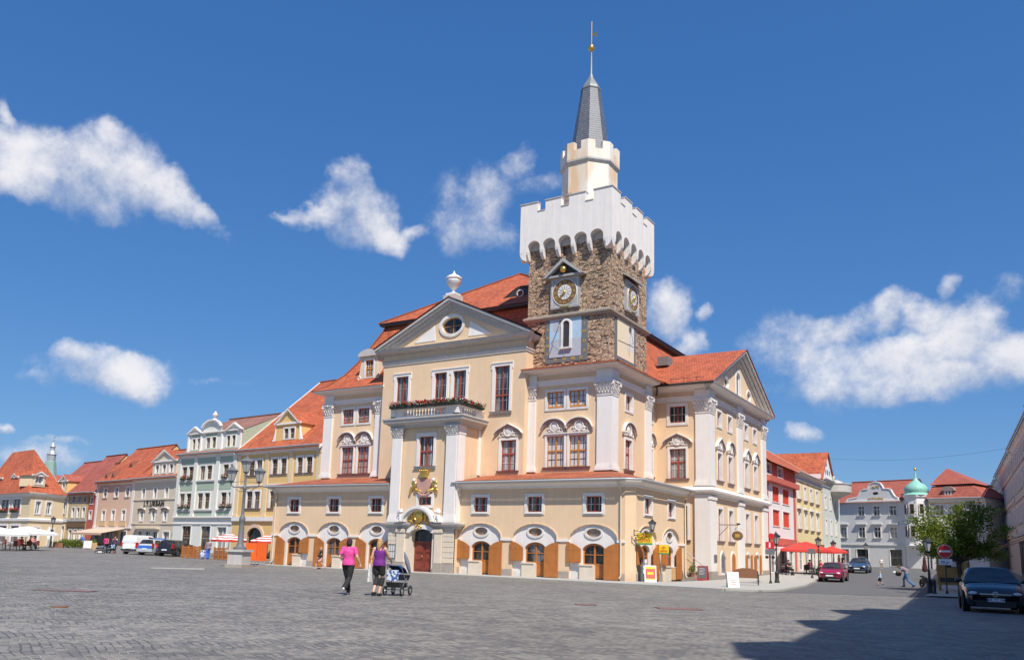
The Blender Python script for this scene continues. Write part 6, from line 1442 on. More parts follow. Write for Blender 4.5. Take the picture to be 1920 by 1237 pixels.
for u, w in ((-14, 3.2), (-9, 3.6), (-3.5, 3.4)): mb.box(u, u + w, -.06, .0, .2, 3.3)
add('shop_window', mb, M['gld'], h1, FR)
band(h1, FR, -17, 8, 4.4, 4.75, 'rowlilac', .2); band(h1, FR, -17, 8, 7.75, 7.9, 'trimgrey', .12); band(h1, FR, -17, 8, 10.9, 11.05, 'trimgrey', .12)
h2 = rowhouse('row_house', 'shaded house with salmon pink bands further along the right row', -47, -17.05, 13.35, 'rowpink', 17.4)
band(h2, FR, -47, -17.05, 4.6, 5.2, 'pinkwall', .15); band(h2, FR, -47, -17.05, 8.0, 8.5, 'pinkwall', .1); band(h2, FR, -47, -17.05, 10.9, 11.3, 'pinkwall', .1)
h3 = rowhouse('row_house', 'pale far end house of the shaded right row', -92, -47.05, 13.15, 'rowgrey', 17.)
rowhouse('row_house', 'lilac grey terraced house just outside the right edge of the view', 8.05, 44, 13.9, 'rowlilac', 17.6, det=False)
h4 = rowhouse('row_house', 'tall terraced house beside the viewpoint casting the corner shadow', 60.2, 92, 15.2, 'rowgrey', 18.5, 7., det=False)
h5 = rowhouse('row_house', 'lower pink terraced house next to the viewpoint', 44.05, 60.15, 13.4, 'rowpink', 16.4, 6., det=False)
for u0, u1 in ((63, 65.5), (69.5, 72), (76, 78.5)): pitched_dormer(h4, FR, u0, u1, .3, 15.2, 16.8, 17.9, 4., 'rowgrey', [(u0 + .7, u0 + 1.8, 15.6, 16.6)], 'roofbrown')
# ------------------------------------------------------------------ street furniture
def at(px, py, dz=0.):
    """where the sight line through a photo pixel meets the ground"""
    r = ray(px, py); z = 0.
    for _ in range(40):
        t = (z - CAM.z)/r.z; p = CAM + r*t; z = .5*z + .5*(g(p.x, p.y) + dz)
    return Vector((p.x, p.y, g(p.x, p.y) + dz))
def hgt(p, px, py):
    r = ray(px, py); t = hypot(p.x - CAM.x, p.y - CAM.y)/hypot(r.x, r.y); return (CAM + r*t).z - p.z
def TP(p, rz=0.): return T(p[0], p[1], p[2], rz)
def lantern(o, Mx, h=1., m='iron', r=1.):
    """hexagonal lantern standing on its base point"""
    mb = MB(); n = 6
    for k in range(n):
        a = 2*pi*k/n; mb.tube([(.13*h*r*cos(a), .13*h*r*sin(a), .1*h), (.27*h*r*cos(a), .27*h*r*sin(a), .62*h)], .016*h, 5)
    mb.lathe([(.03*h, -.04*h), (.1*h*r, .02*h), (.15*h*r, .07*h), (.15*h*r, .1*h), (.04*h, .1*h)], n)
    mb.lathe([(.3*h*r, .6*h), (.34*h*r, .63*h), (.33*h*r, .66*h), (.2*h*r, .74*h), (.12*h*r, .8*h), (.11*h*r, .85*h), (.04*h, .88*h), (.05*h, .92*h), (.02*h, .95*h), (.006, 1.02*h)], n)
    l = add('lantern', mb, M[m], o, Mx, 30)
    mb = MB(); mb.lathe([(.125*h*r, .1*h), (.265*h*r, .61*h)], n); add('glass', mb, M['lampglass'], l, Mx)
    return l
def street_lamp(p, H, label, m='iron', group='street lamps', rz=0):
    o = thing('street_lamp', label, 'street lamp', TP(p, rz), group); B = TP(p, rz); lh = .95
    mb = MB(); mb.lathe([(.17, 0), (.17, .12), (.14, .16), (.13, .62), (.16, .66), (.1, .74), (.075, .82), (.06, 1.2), (.075, 1.24), (.05, 1.3), (.042, H - lh - .25), (.075, H - lh - .22), (.045, H - lh - .16), (.04, H - lh)], 12)
    add('post', mb, M[m], o, B, 40)
    mb = MB(); mb.tube([(-.2, 0, H - lh - .3), (.2, 0, H - lh - .3)], .016, 6); add('crossbar', mb, M[m], o, B)
    lantern(o, B @ Matrix.Translation((0, 0, H - lh)), lh, m)
    return o
for px, py, ty, lb in ((1457, 1092, 995, 'black lantern on a post by the kerb before the red parasols'), (1536, 1079, 1004, 'black lantern post standing right beside the large red parasol top'), (1564, 1072, 1011, 'lantern post by the grey-green house, behind the maroon car'), (1625, 1064, 1016, 'thin lantern post before the white chemist house'), (94, 1026, 966, 'small lantern post at the cream corner house')):
    p = at(px, py, PAVE if px > 1000 else 0); street_lamp(p, hgt(p, px, ty), lb)
p = at(1744, 1112, .05); street_lamp(p, hgt(p, 1744, 1003), 'shaded black lantern post beside the no entry sign', rz=.5)
# three armed candelabra on a granite plinth
p = at(447, 1063); o = thing('candelabra_lamp', 'tall grey three lantern candelabra on a square granite plinth', 'street lamp', TP(p, .3)); B = TP(p, .3) @ Matrix.Scale(hgt(p, 452, 850)/7.42, 4)
mb = MB(); mb.box(-.62, .62, -.62, .62, -.15, .2, 1); mb.box(-.52, .52, -.52, .52, .2, 1.0); mb.box(-.64, .64, -.64, .64, 1.0, 1.14); add('plinth', mb, [M['trimgrey'], M['plinth']], o, B)
mb = MB(); mb.lathe([(.42, 1.14), (.42, 1.28), (.26, 1.36), (.2, 1.5), (.17, 2.7), (.15, 2.9), (.2, 3.0), (.2, 3.2), (.12, 3.35), (.1, 3.5), (.085, 5.0), (.14, 5.08), (.14, 5.2), (.085, 5.3), (.07, 5.95), (.12, 6.0), (.06, 6.1)], 14); add('post', mb, M['irongrey'], o, B, 40)
ang = -.3 + YAW
for sg in (-1, 1):
    ca, sa = cos(ang)*sg, sin(ang)*sg
    mb = MB(); mb.tube([(ca*.08, sa*.08, 5.1), (ca*.4, sa*.4, 5.22), (ca*.72, sa*.72, 5.2), (ca*.92, sa*.92, 5.32), (ca*.92, sa*.92, 5.5)], [.05, .045, .04, .05, .06], 8)
    mb.tube([(ca*.1, sa*.1, 4.95), (ca*.35, sa*.35, 4.92), (ca*.6, sa*.6, 5.12)], .03, 6); mb.tube([(ca*.1, sa*.1, 5.6), (ca*.5, sa*.5, 5.55), (ca*.9, sa*.9, 5.5)], .02, 6)
    add('arm', mb, M['irongrey'], o, B, 50); lantern(o, B @ Matrix.Translation((ca*.92, sa*.92, 5.52)), 1.2, 'irongrey', 1.12)
lantern(o, B @ Matrix.Translation((0, 0, 6.12)), 1.25, 'irongrey', 1.12)
# wall lantern on the arcade corner
o = thing('wall_lantern', 'old lantern on a scrolled bracket at the arcade corner above a yellow sign', 'lantern', T(.5, -.3 + .35, 2.9)); Bm = FB(.5, .05, 0)
mb = MB(); mb.tube([(0, -.02, 2.7), (0, -.02, 3.1)], .03, 6); mb.tube([(0, 0, 2.75), (0, -.5, 2.8), (0, -1.0, 2.95), (0, -1.2, 3.0)], .025, 6); mb.tube([(0, 0, 3.05), (0, -.35, 3.0), (0, -.7, 2.84)], .02, 6); add('bracket', mb, M['iron'], o, Bm, 50)
lantern(o, Bm @ Matrix.Translation((0, -1.2, 3.02)), .78, 'iron')
# projecting lottery signs, inn sign
def proj_sign(name, label, F, y, w, h, z, txt, small):
    o = thing(name, label, 'sign', F @ Matrix.Translation((y, -.1, z))); mb = MB()
    mb.box(y - .06, y + .06, -.15 - w, -.15, z, z + h); mb.box(y - .02, y + .02, -.16, 0, z + h*.5, z + h*.6); add('panel', mb, M['signyellow'], o, F)
    mb = MB(); mb.box(y - .064, y + .064, -.155 - w, -.145, z - .0 - h*.16, z); add('base_strip', mb, M['signgreen'], o, F)
    for sg in (-1, 1):
        Q = F @ Matrix.Translation((y + .065*sg, -.15 - w/2, z)) @ Matrix.Rotation(pi/2*sg, 4, 'Z')
        text('lettering', txt, w*.24, M['signred'], o, Q @ Matrix.Translation((0, 0, h*.22)), .004, bold=.006)
        mb = MB(); mb.ball((-.1*w, 0, h*.62), (.05*w, .012, .05*w), 8, 5); mb.ball((.12*w, 0, h*.7), (.05*w, .012, .05*w), 8, 5); mb.ball((.02*w, 0, h*.52), (.05*w, .012, .05*w), 8, 5); mb.tube([(-.22*w, -.004, h*.5), (-.05*w, -.004, h*.8), (.22*w, -.004, h*.62)], .02*w, 5)
        add('clover_mark', mb, M['signred'], o, Q)
proj_sign('lottery_sign', 'larger yellow LOTTO sign with green foot below the wall lantern', FB(.5), .25, .95, .62, 2.3, 'LOTTO', 0)
proj_sign('lottery_sign', 'smaller yellow LOTTO sign lower on the pier between side arches', FB(.5), 3.9, .62, .52, 1.75, 'LOTTO', 1)
o = thing('inn_sign', 'oval brown inn sign hanging below a white board on the side wing', 'sign', FB(1.25, 14.6, 3.2)); Fi = FB(1.25, 14.6, 0)
mb = MB(); mb.box(-.06, .06, -1.72, -1.05, 3.62, 3.8); add('board', mb, M['offwhite'], o, Fi)
mb = MB(); mb.xf(Matrix.Identity(4)); n0 = 0; mb.lathe([(.02, -.07), (.36, -.07), (.42, 0), (.36, .07), (.02, .07)], 18); mb.xf(Matrix.Translation((0, -1.38, 3.2)) @ Matrix.Rotation(pi/2, 4, 'Y') @ Matrix.Diagonal((.85, 1, 1, 1))); add('oval_panel', mb, M['clockbrown'], o, Fi, 50)
mb = MB(); mb.box(-.09, .09, -1.55, -1.22, 3.08, 3.32); add('emblem', mb, M['goldp'], o, Fi); mb = MB(); mb.tube([(0, -1.38, 3.6), (0, -1.38, 3.98)], .015, 5); add('chain', mb, M['iron'], o, Fi)
# flower box along the balcony
flower_box('flower_box', 'long red and white geranium box along the balcony front', FA(-.78), -18.3, -12.4, 11.6, 51, .4, None, 1.6, 'dark', .4)
flower_box('flower_box', 'geranium box along the right end of the balcony', FB(-12.42, 0, 0), -.85, 2.0, 11.6, 52, .4, None, 1.6)
# signs and posts
def post(o, p, H, r=.035, m='iron'):
    mb = MB(); mb.tube([(0, 0, 0), (0, 0, H)], r, 8); mb.lathe([(r*2.2, 0), (r*2.2, .1), (r*1.4, .18), (r, .2)], 10); return add('post', mb, M[m], o, TP(p))
def facing(p): return math.atan2(CAM.y - p.y, CAM.x - p.x) + pi/2
p = at(1776, 1113, .05); o = thing('no_entry_sign', 'round red no entry sign with a white bar above a small white plate', 'road sign', TP(p)); post(o, p, hgt(p, 1774, 1026)); H = hgt(p, 1773, 1033); Q = TP(p, facing(p))
disc = lambda r, n=28: [(r*cos(2*pi*k/n), r*sin(2*pi*k/n)) for k in range(n)]
mb = MB(); mb.prism([(x, z + H) for x, z in disc(.37)], -.07, -.045, 1); mb.prism([(x, z + H) for x, z in disc(.35)], -.074, -.06); mb.box(-.28, .28, -.079, -.07, H - .05, H + .05, 1); add('disc', mb, [M['signred'], M['signwhite']], o, Q)
mb = MB(); mb.box(-.34, .34, -.07, -.045, H - .74, H - .42); pl = add('plate', mb, M['signwhite'], o, Q); mb = MB(); mb.box(-.2, -.02, -.073, -.06, H - .6, H - .53); mb.box(.03, .2, -.073, -.06, H - .63, H - .58); mb.box(-.2, .12, -.073, -.06, H - .69, H - .66); add('pictogram', mb, M['irongrey'], pl, Q)
p = at(1753, 1113, .05); o = thing('bollard', 'short black bollard beside the no entry sign', 'bollard', TP(p)); mb = MB(); mb.lathe([(.1, 0), (.1, .06), (.075, .1), (.075, hgt(p, 1753, 1089) - .06), (.09, hgt(p, 1753, 1089) - .04), (.05, hgt(p, 1753, 1087)), (.01, hgt(p, 1753, 1086))], 12); add('shaft', mb, M['iron'], o, TP(p), 40)
mb = MB(); mb.lathe([(.12, 0), (.12, .05), (.1, .06)], 12); add('foot', mb, M['iron'], o, TP(p))
p = at(1445, 1093, PAVE); o = thing('sign_post', 'black post with a small red pictogram sign at the street corner', 'road sign', TP(p)); H = hgt(p, 1445, 1008); post(o, p, H, .04); Q = TP(p, facing(p))
mb = MB(); mb.box(-.28, .28, -.09, -.05, H - .7, H - .25); s_ = add('red_panel', mb, M['signred'], o, Q); mb = MB(); mb.box(-.06, .04, -.096, -.08, H - .62, H - .4); mb.ball((-.01, -.09, H - .35), (.05, .015, .05), 8, 5); add('pictogram', mb, M['signwhite'], s_, Q)
mb = MB(); mb.box(-.3, .3, -.1, .08, H - 1.08, H - .72); add('grey_box', mb, M['irongrey'], o, Q); mb = MB()
for x in (-.2, .2): mb.ball((x, -.02, H - 1.25), .11, 10, 6)
mb.tube([(-.3, 0, H - 1.25), (.3, 0, H - 1.25)], .02, 6); add('floodlight', mb, M['iron'], o, Q, 50)
mb = MB(); mb.prism([(x + .1, z + H + .12) for x, z in disc(.2)], -.02, .02); add('round_sign', mb, M['signred'], o, Q @ Matrix.Translation((0, .12, 0)))
p = at(1523, 1083, PAVE); o = thing('sign_post', 'thin black post with a grey plate near the maroon car', 'road sign', TP(p)); H = hgt(p, 1523, 1028); post(o, p, H, .05); Q = TP(p, facing(p)); mb = MB(); mb.box(-.26, .26, -.09, -.05, H - .42, H); add('plate', mb, M['irongrey'], o, Q)
# wooden information kiosk
p = at(1783, 1107, .05); o = thing('notice_kiosk', 'gabled brown wooden notice kiosk behind the no entry sign', 'kiosk', TP(p)); Q = TP(p, facing(p) + .15); H = hgt(p, 1800, 1035)
mb = MB(); mb.prism([(-.72, .35), (.72, .35), (.72, H*.8), (.2, H), (-.2, H), (-.72, H*.8)], -.12, .12); add('board', mb, simple('kioskwood', (.42, .24, .08), .6, var=.15), o, Q)
mb = MB(); mb.box(-.2, .62, -.135, -.1, H*.6, H*.78); gl_ = add('display', mb, M['gld'], o, Q); mb = MB(); mb.box(.08, .36, -.14, -.12, H*.62, H*.76); add('notice', mb, M['signwhite'], gl_, Q)
mb = MB(); mb.box(-.6, .62, -.14, -.11, H*.22, H*.34); add('dark_panel', mb, M['dark'], o, Q)
for x in (-.6, .6):
    mb = MB(); mb.box(x - .08, x + .08, -.1, .1, -.1, .35); add('leg', mb, M['kioskwood'], o, Q)
# A-boards
def aboard(name, label, p, rz, w, h, frame, panel, cat='sandwich board'):
    o = thing(name, label, cat, TP(p, rz)); Q = TP(p, rz)
    for sg in (-1, 1):
        mb = MB(); mb.hexa([(-w/2, sg*.26 - .015, 0), (w/2, sg*.26 - .015, 0), (w/2, sg*.26 + .015, 0), (-w/2, sg*.26 + .015, 0), (-w/2, -.015 + sg*.02, h), (w/2, -.015 + sg*.02, h), (w/2, .015 + sg*.02, h), (-w/2, .015 + sg*.02, h)])
        b = add('board', mb, M[frame], o, Q)
        mb = MB(); k = .24/h
        def yy(z): return sg*(.26 - k*z) + sg*.02
        mb.poly([(-w*.41, yy(h*.14), h*.14), (w*.41, yy(h*.14), h*.14), (w*.41, yy(h*.93), h*.93), (-w*.41, yy(h*.93), h*.93)]); add('poster', mb, M[panel], b, Q)
        if panel in PST: PST[panel](b, Q, w, h, yy)
    return o
def pst_lines(mat, rows):
    def f(b, Q, w, h, yy):
        mb = MB()
        for (x0, x1, z0, z1) in rows:
            e = .006 if yy(0) > 0 else -.006
            mb.poly([(w*x0, yy(h*z0) + e, h*z0), (w*x1, yy(h*z0) + e, h*z0), (w*x1, yy(h*z1) + e, h*z1), (w*x0, yy(h*z1) + e, h*z1)])
        add('print', mb, M[mat], b, Q)
    return f
simple('poster_red', (.72, .10, .07), .5); simple('poster_blue', (.30, .48, .68), .5, var=.3, sc=6); simple('poster_white', (.80, .79, .76), .5); simple('slateboard', (.10, .11, .12), .7, var=.2, sc=8); simple('redframe', (.36, .04, .045), .5); simple('poster_or', (.8, .45, .05), .5)
PST = dict(poster_white=pst_lines('signred', [(-.2, .2, .3, .34), (-.22, .18, .42, .46), (-.25, .25, .18, .21)]), poster_red=pst_lines('signyellow', [(-.41, .41, .8, .93), (-.25, .25, .45, .6), (-.41, .41, .14, .2)]), slateboard=pst_lines('offwhite', [(-.3, .2, .8, .82), (-.3, .28, .7, .72), (-.3, .1, .6, .62), (-.3, .25, .5, .52), (-.3, .15, .4, .42)]))
p = at(1374, 1100, PAVE); aboard('sandwich_board', 'white sandwich board with red print on the kerb beside the bench', p, facing(p) + .2, .62, .82, 'signwhite', 'poster_white')
p = at(1318, 1087, PAVE); aboard('chalk_board', 'red framed slate chalk board at the side entrance steps', p, facing(p) - .25, .72, .98, 'redframe', 'slateboard')
p = at(1219, 1090, PAVE); aboard('sandwich_board', 'yellow and red poster board on the arcade corner', p, facing(p) + .1, .72, .98, 'signwhite', 'poster_red')
p = at(1234, 1087, PAVE); aboard('sandwich_board', 'low white magazine stand next to the yellow and red poster board', p, facing(p) - .3, .5, .6, 'poster_white', 'poster_blue')
p = at(1127, 1083, PAVE); aboard('sandwich_board', 'white and blue poster board inside the right hand front arch', p, facing(p) - .35, .62, 1.1, 'signwhite', 'poster_blue')
p = at(1258, 1086, PAVE); o = thing('wooden_crate', 'tall plain wooden box beside the magazine stand', 'crate', TP(p, .3)); mb = MB(); mb.box(-.34, .34, -.3, .3, 0, .82); add('box', mb, simple('plywood', (.56, .36, .18), .7, var=.15), o, TP(p, .3)); mb = MB(); mb.box(-.36, .36, -.32, .32, .82, .86); add('lid', mb, M['offwhite'], o, TP(p, .3))
p = at(1273, 1086, PAVE); o = thing('bicycle_stand', 'bent steel bicycle stand beside the wooden box', 'bicycle stand', TP(p)); mb = MB(); mb.tube([(-.25, 0, 0), (-.25, 0, .55), (-.15, 0, .7), (.15, 0, .7), (.25, 0, .55), (.25, 0, 0)], .025, 8); add('hoop', mb, M['chrome'], o, TP(p, .6), 50); mb = MB(); mb.box(-.3, .3, -.04, .04, 0, .02); add('foot', mb, M['steel'], o, TP(p, .6))
p = at(1207, 1062, PAVE); p = Vector((.72, 1.0, g(.7, 1) + PAVE)); o = thing('newspaper_rack', 'white newspaper rack against the first side arch', 'rack', TP(p, pi/2)); mb = MB(); mb.box(-.3, .3, -.12, .0, .0, 1.35); add('frame', mb, M['irongrey'], o, TP(p, pi/2)); mb = MB()
for z in (.5, .8, 1.1): mb.box(-.27, .27, -.14, -.1, z, z + .24)
add('newspaper', mb, M['poster_white'], o, TP(p, pi/2))
for i, (px, py, s_, lb) in enumerate(((1288, 1066, .8, 'left terracotta pot with a small bush on the entrance steps'), (1304, 1068, 1., 'right terracotta pot with a clipped bush on the entrance steps'))):
    p = Vector((-.1 + .75*i, 10.15, g(0, 10.2) + .25)); o = thing('plant_pot', lb, 'plant pot', TP(p), 'pots on the entrance steps'); mb = MB(); mb.lathe([(.13, 0), (.19, .26), (.21, .26), (.21, .3), (.17, .3), (.16, .25), (.01, .25)], 14); add('pot', mb, M['foliagepot'], o, TP(p), 40)
    rnd = random.Random(i); mb = MB()
    for k in range(260):
        v = Vector((rnd.gauss(0, 1), rnd.gauss(0, 1), rnd.gauss(0, 1))).normalized()*rnd.random()**.4*.26*s_; leaf_quad(mb, (v.x, v.y, .55 + v.z*1.2), .05, rnd)
    add('leaves', mb, LEAF, o, TP(p))
# park bench seen from behind
p = at(1399, 1096, PAVE); rzb = facing(p) - .1; o = thing('park_bench', 'brown bench with arched solid back standing on the kerb', 'bench', TP(p, rzb)); Q = TP(p, rzb); w = .72
mb = MB(); mb.prism([(-w, .42), (w, .42), (w, .8), (w*.75, .92), (w*.3, 1.0), (-w*.3, 1.0), (-w*.75, .92), (-w, .8)], -.03, .03); add('backrest', mb, simple('benchbrown', (.24, .105, .05), .6, var=.12), o, Q)
mb = MB()
for k in range(4): mb.box(-w, w, .08 + k*.11, .17 + k*.11, .41, .45)
add('seat', mb, M['benchbrown'], o, Q)
for x in (-w + .03, w - .03):
    for y in (-.02, .48):
        mb = MB(); mb.tube([(x, y, 0), (x, y, .62 if y > 0 else .85)], .022, 6); add('leg', mb, M['iron'], o, Q)
    mb = MB(); mb.tube([(x, 0, .62), (x, .5, .62)], .024, 6); mb.ring((x, 0, .25), .07, .012, 10, 5); add('armrest', mb, M['iron'], o, Q)
mb = MB(); mb.tube([(-w + .03, 0, .14), (w - .03, 0, .14)], .014, 6); add('stretcher', mb, M['iron'], o, Q)
# parasols
def parasol(name, label, p, H, half, mat, valance=.22, sq=True, group=None, rz=0., drop=.55, stripes=None, fold=False):
    o = thing(name, label, 'parasol', TP(p, rz), group); Q = TP(p, rz); n = 4 if sq else 8; ph_ = pi/4 if sq else 0
    mb = MB(); mb.tube([(0, 0, 0), (0, 0, H)], .035, 8); add('pole', mb, M['steel'], o, Q); mb = MB(); mb.lathe([(.32, 0), (.32, .08), (.06, .12), (.06, .3), (.03, .3)], 12); add('base', mb, M['iron'], o, Q, 40)
    mb = MB(); R_ = half*(sqrt(2) if sq else 1); st = 7
    rows = []
    for i in range(st):
        t = i/(st - 1); rr = max(.02, R_*t); z = H - drop*t**1.12 + .0
        row = []
        for k in range(n):
            for q in range(4):
                a0 = 2*pi*k/n + ph_; a1 = 2*pi*(k+1)/n + ph_; u = q/4
                x = rr*(cos(a0)*(1-u) + cos(a1)*u); y = rr*(sin(a0)*(1-u) + sin(a1)*u); row.append((x, y, z - .05*t*sin(pi*u)))
        rows.append(row)
    rows.append([(x*1.005, y*1.005, z - valance) for x, y, z in rows[-1]])
    b = len(mb.f); mb.grid(rows, 0, True)
    if stripes:
        per = len(rows[0])
        for i in range(len(rows) - 1):
            for j in range(per): mb.m[b + i*per + j] = (i % 2)
    add('canopy', mb, [M[mat]] + ([M[stripes]] if stripes else []), o, Q)
    mb = MB()
    for k in range(n): a = 2*pi*k/n + ph_; mb.tube([(0, 0, H - .06), (R_*.97*cos(a), R_*.97*sin(a), H - drop - .04)], .015, 5)
    add('rib', mb, M['steel'], o, Q)
    return o
simple('umbwhite', (.82, .81, .80), .8); simple('umbred', (.60, .05, .035), .75); simple('umborange', (.78, .12, .03), .75); simple('umbgrey', (.38, .30, .32), .75); simple('burgundy', (.07, .012, .018), .8)
p = Vector((3.5, 33.6, g(3.5, 33.6) + PAVE)); parasol('parasol', 'larger red parasol before the white and red house', p, 2.95, 2.2, 'umbred', .2, True, 'red cafe parasols', .2, .75)
p = Vector((4.7, 39.5, g(4.7, 39.5) + PAVE)); parasol('parasol', 'red parasol nearer the maroon car, right of the larger one', p, 2.55, 1.3, 'umbred', .18, True, 'red cafe parasols', .3, .5)
for px, py, H_, lb in ((46, 1031, 2.75, 'white cafe parasol before the cream corner house'), (-14, 1031, 2.7, 'white cafe parasol cut by the left picture edge')):
    p = at(px, py); parasol('parasol', lb, p, hgt(p, px, 986), 1.95, 'umbwhite', .2, True, 'white cafe parasols', .25, .62)
p = at(153, 1022); parasol('parasol', 'small orange parasol before the khaki house', p, hgt(p, 153, 990), 1.1, 'umborange', .1, False, None, 0, .35)
for px, py, ty, lb in ((427, 1044, 999, 'red and white striped parasol left behind the candelabra'), (500, 1046, 1002, 'red and white striped parasol beside the arcade corner')):
    p = at(px, py); parasol('parasol', lb, p, hgt(p, px, ty), 1.75, 'umbred', .22, False, 'striped cafe parasols', .2, .62, 'umbgrey' if False else 'umbwhite')
def folded(p, H, mat, label, group=None):
    o = thing('folded_parasol', label, 'parasol', TP(p), group); mb = MB(); mb.tube([(0, 0, 0), (0, 0, H)], .03, 8); mb.lathe([(.28, 0), (.28, .08), (.05, .12)], 12); add('pole', mb, M['steel'], o, TP(p)); mb = MB(); mb.lathe([(.16, H*.3), (.22, H*.36), (.2, H*.5), (.13, H*.68), (.15, H*.72), (.09, H*.88), (.02, H)], 10); add('canopy', mb, M[mat], o, TP(p), 40)
p = at(89, 1024); folded(p, hgt(p, 91, 985), 'umbwhite', 'folded white parasol right of the open white ones', None)
for px, lb in ((1735, 'folded dark red parasol left of the shaded lantern post'), (1761, 'folded dark red parasol right of the shaded lantern post')):
    p = at(px, 1085, .07); folded(p, hgt(p, px, 1040), 'burgundy', lb, 'folded dark red parasols')
# awnings belong to their houses
mb = MB(); mb.hexa([(-31.2, -3.0, 2.35), (-22.0, -3.0, 2.35), (-22.0, -.05, 3.0), (-31.2, -.05, 3.0), (-31.2, -3.0, 2.4), (-22.0, -3.0, 2.4), (-22.0, -.05, 3.06), (-31.2, -.05, 3.06)]); mb.box(-31.2, -22, -3.03, -3.0, 2.12, 2.4)
pk = [o_ for o_ in bpy.data.objects if o_.get('label', '').startswith('salmon pink')][0]; add('awning', mb, M['awncream'], pk, FK)
mb = MB(); mb.hexa([(-6, -2.2, 3.2), (8, -2.2, 3.2), (8, -.05, 4.1), (-6, -.05, 4.1), (-6, -2.2, 3.25), (8, -2.2, 3.25), (8, -.05, 4.16), (-6, -.05, 4.16)]); add('awning', mb, simple('awnbrown', (.40, .16, .09), .8), h1, FR)
mb = MB(); mb.hexa([(-16, -2.0, 3.1), (-7, -2.0, 3.1), (-7, -.05, 3.9), (-16, -.05, 3.9), (-16, -2.0, 3.15), (-7, -2.0, 3.15), (-7, -.05, 3.96), (-16, -.05, 3.96)]); add('awning', mb, M['awnbrown'], h1, FR)
# cafe chairs and tables
CH = None
def chair_proto(mat, name, label, M0, group):
    o = thing(name, label, 'chair', M0, group)
    mb = MB(); mb.box(-.23, .23, -.22, .22, .42, .46); add('seat', mb, M[mat], o, M0); mb = MB(); mb.prism([(-.23, .46), (.23, .46), (.22, .86), (.1, .92), (-.1, .92), (-.22, .86)], .19, .23); add('backrest', mb, M[mat], o, M0)
    for x in (-.2, .2):
        for y in (-.2, .2): mb = MB(); mb.tube([(x, y, 0), (x, y, .42)], .018, 6); add('leg', mb, M['iron'], o, M0)
        mb = MB(); mb.tube([(x*1.1, -.2, .64), (x*1.1, .2, .66)], .02, 6); add('armrest', mb, M[mat], o, M0)
    return o
def table_proto(label, M0, group):
    o = thing('cafe_table', label, 'table', M0, group); mb = MB(); mb.lathe([(.4, .7), (.42, .72), (.4, .74), (.01, .74)], 16); add('tabletop', mb, M['steel'], o, M0); mb = MB(); mb.lathe([(.24, 0), (.22, .03), (.035, .06), (.035, .7)], 10); add('pedestal', mb, M['iron'], o, M0); return o
simple('wicker', (.20, .055, .045), .8, var=.2, sc=12); simple('darkwicker', (.05, .025, .022), .8, var=.2, sc=12)
WHERE_L = ['far left front', 'left of the first parasol pole', 'below the parasol, back row', 'below the parasol, front row', 'right below the parasol', 'rightmost of the row', 'behind, by the house wall', 'front row, second from right']
c0 = None
for i, (px, py, a) in enumerate(((4, 1027, .4), (14, 1030, 2.8), (32, 1026, 1.2), (36, 1032, 3.4), (52, 1031, 4.4), (66, 1030, .2), (58, 1026, 2.), (24, 1032, 5.))):
    p = at(px, py); lb = 'red brown wicker chair under the white parasols, ' + WHERE_L[i]
    if c0 is None: c0 = chair_proto('wicker', 'wicker_chair', lb, TP(p, a), 'wicker chairs at the left cafe')
    else: dup(c0, TP(p, a), lb)
t0 = None
for i, (px, py) in enumerate(((9, 1029), (42, 1030), (58, 1030))):
    p = at(px, py); lb = 'small round steel table under the white parasols, ' + ('leftmost', 'middle', 'rightmost')[i]
    if t0 is None: t0 = table_proto(lb, TP(p), 'tables at the left cafe')
    else: dup(t0, TP(p), lb)
c1 = None; WHERE_R = ['nearest the lantern post', 'behind the first', 'against the house wall', 'at the middle table', 'behind the middle table', 'left of the grey plate post', 'right of the grey plate post', 'farthest, near the yellow house']
for i, (x, y, a) in enumerate(((3.1, 28.4, 1.), (2.3, 29.9, 3.6), (1.9, 31.5, 4.6), (4.3, 30.0, .4), (4.1, 32.2, 2.7), (5.2, 31.4, 5.5), (5.6, 33.8, 1.8), (4.6, 36.5, 4.))):
    p = Vector((x, y, g(x, y) + PAVE)); lb = 'dark wicker chair below the red parasols, ' + WHERE_R[i]
    if c1 is None: c1 = chair_proto('darkwicker', 'wicker_chair', lb, TP(p, a), 'dark chairs at the right cafe')
    else: dup(c1, TP(p, a), lb)
for i, (x, y) in enumerate(((2.7, 29.2), (4.7, 31.1), (4.9, 35.2))): dup(t0, T(x, y, g(x, y) + PAVE), 'round steel table below the red parasols, ' + ('nearest', 'middle', 'farthest')[i], 'tables at the right cafe')
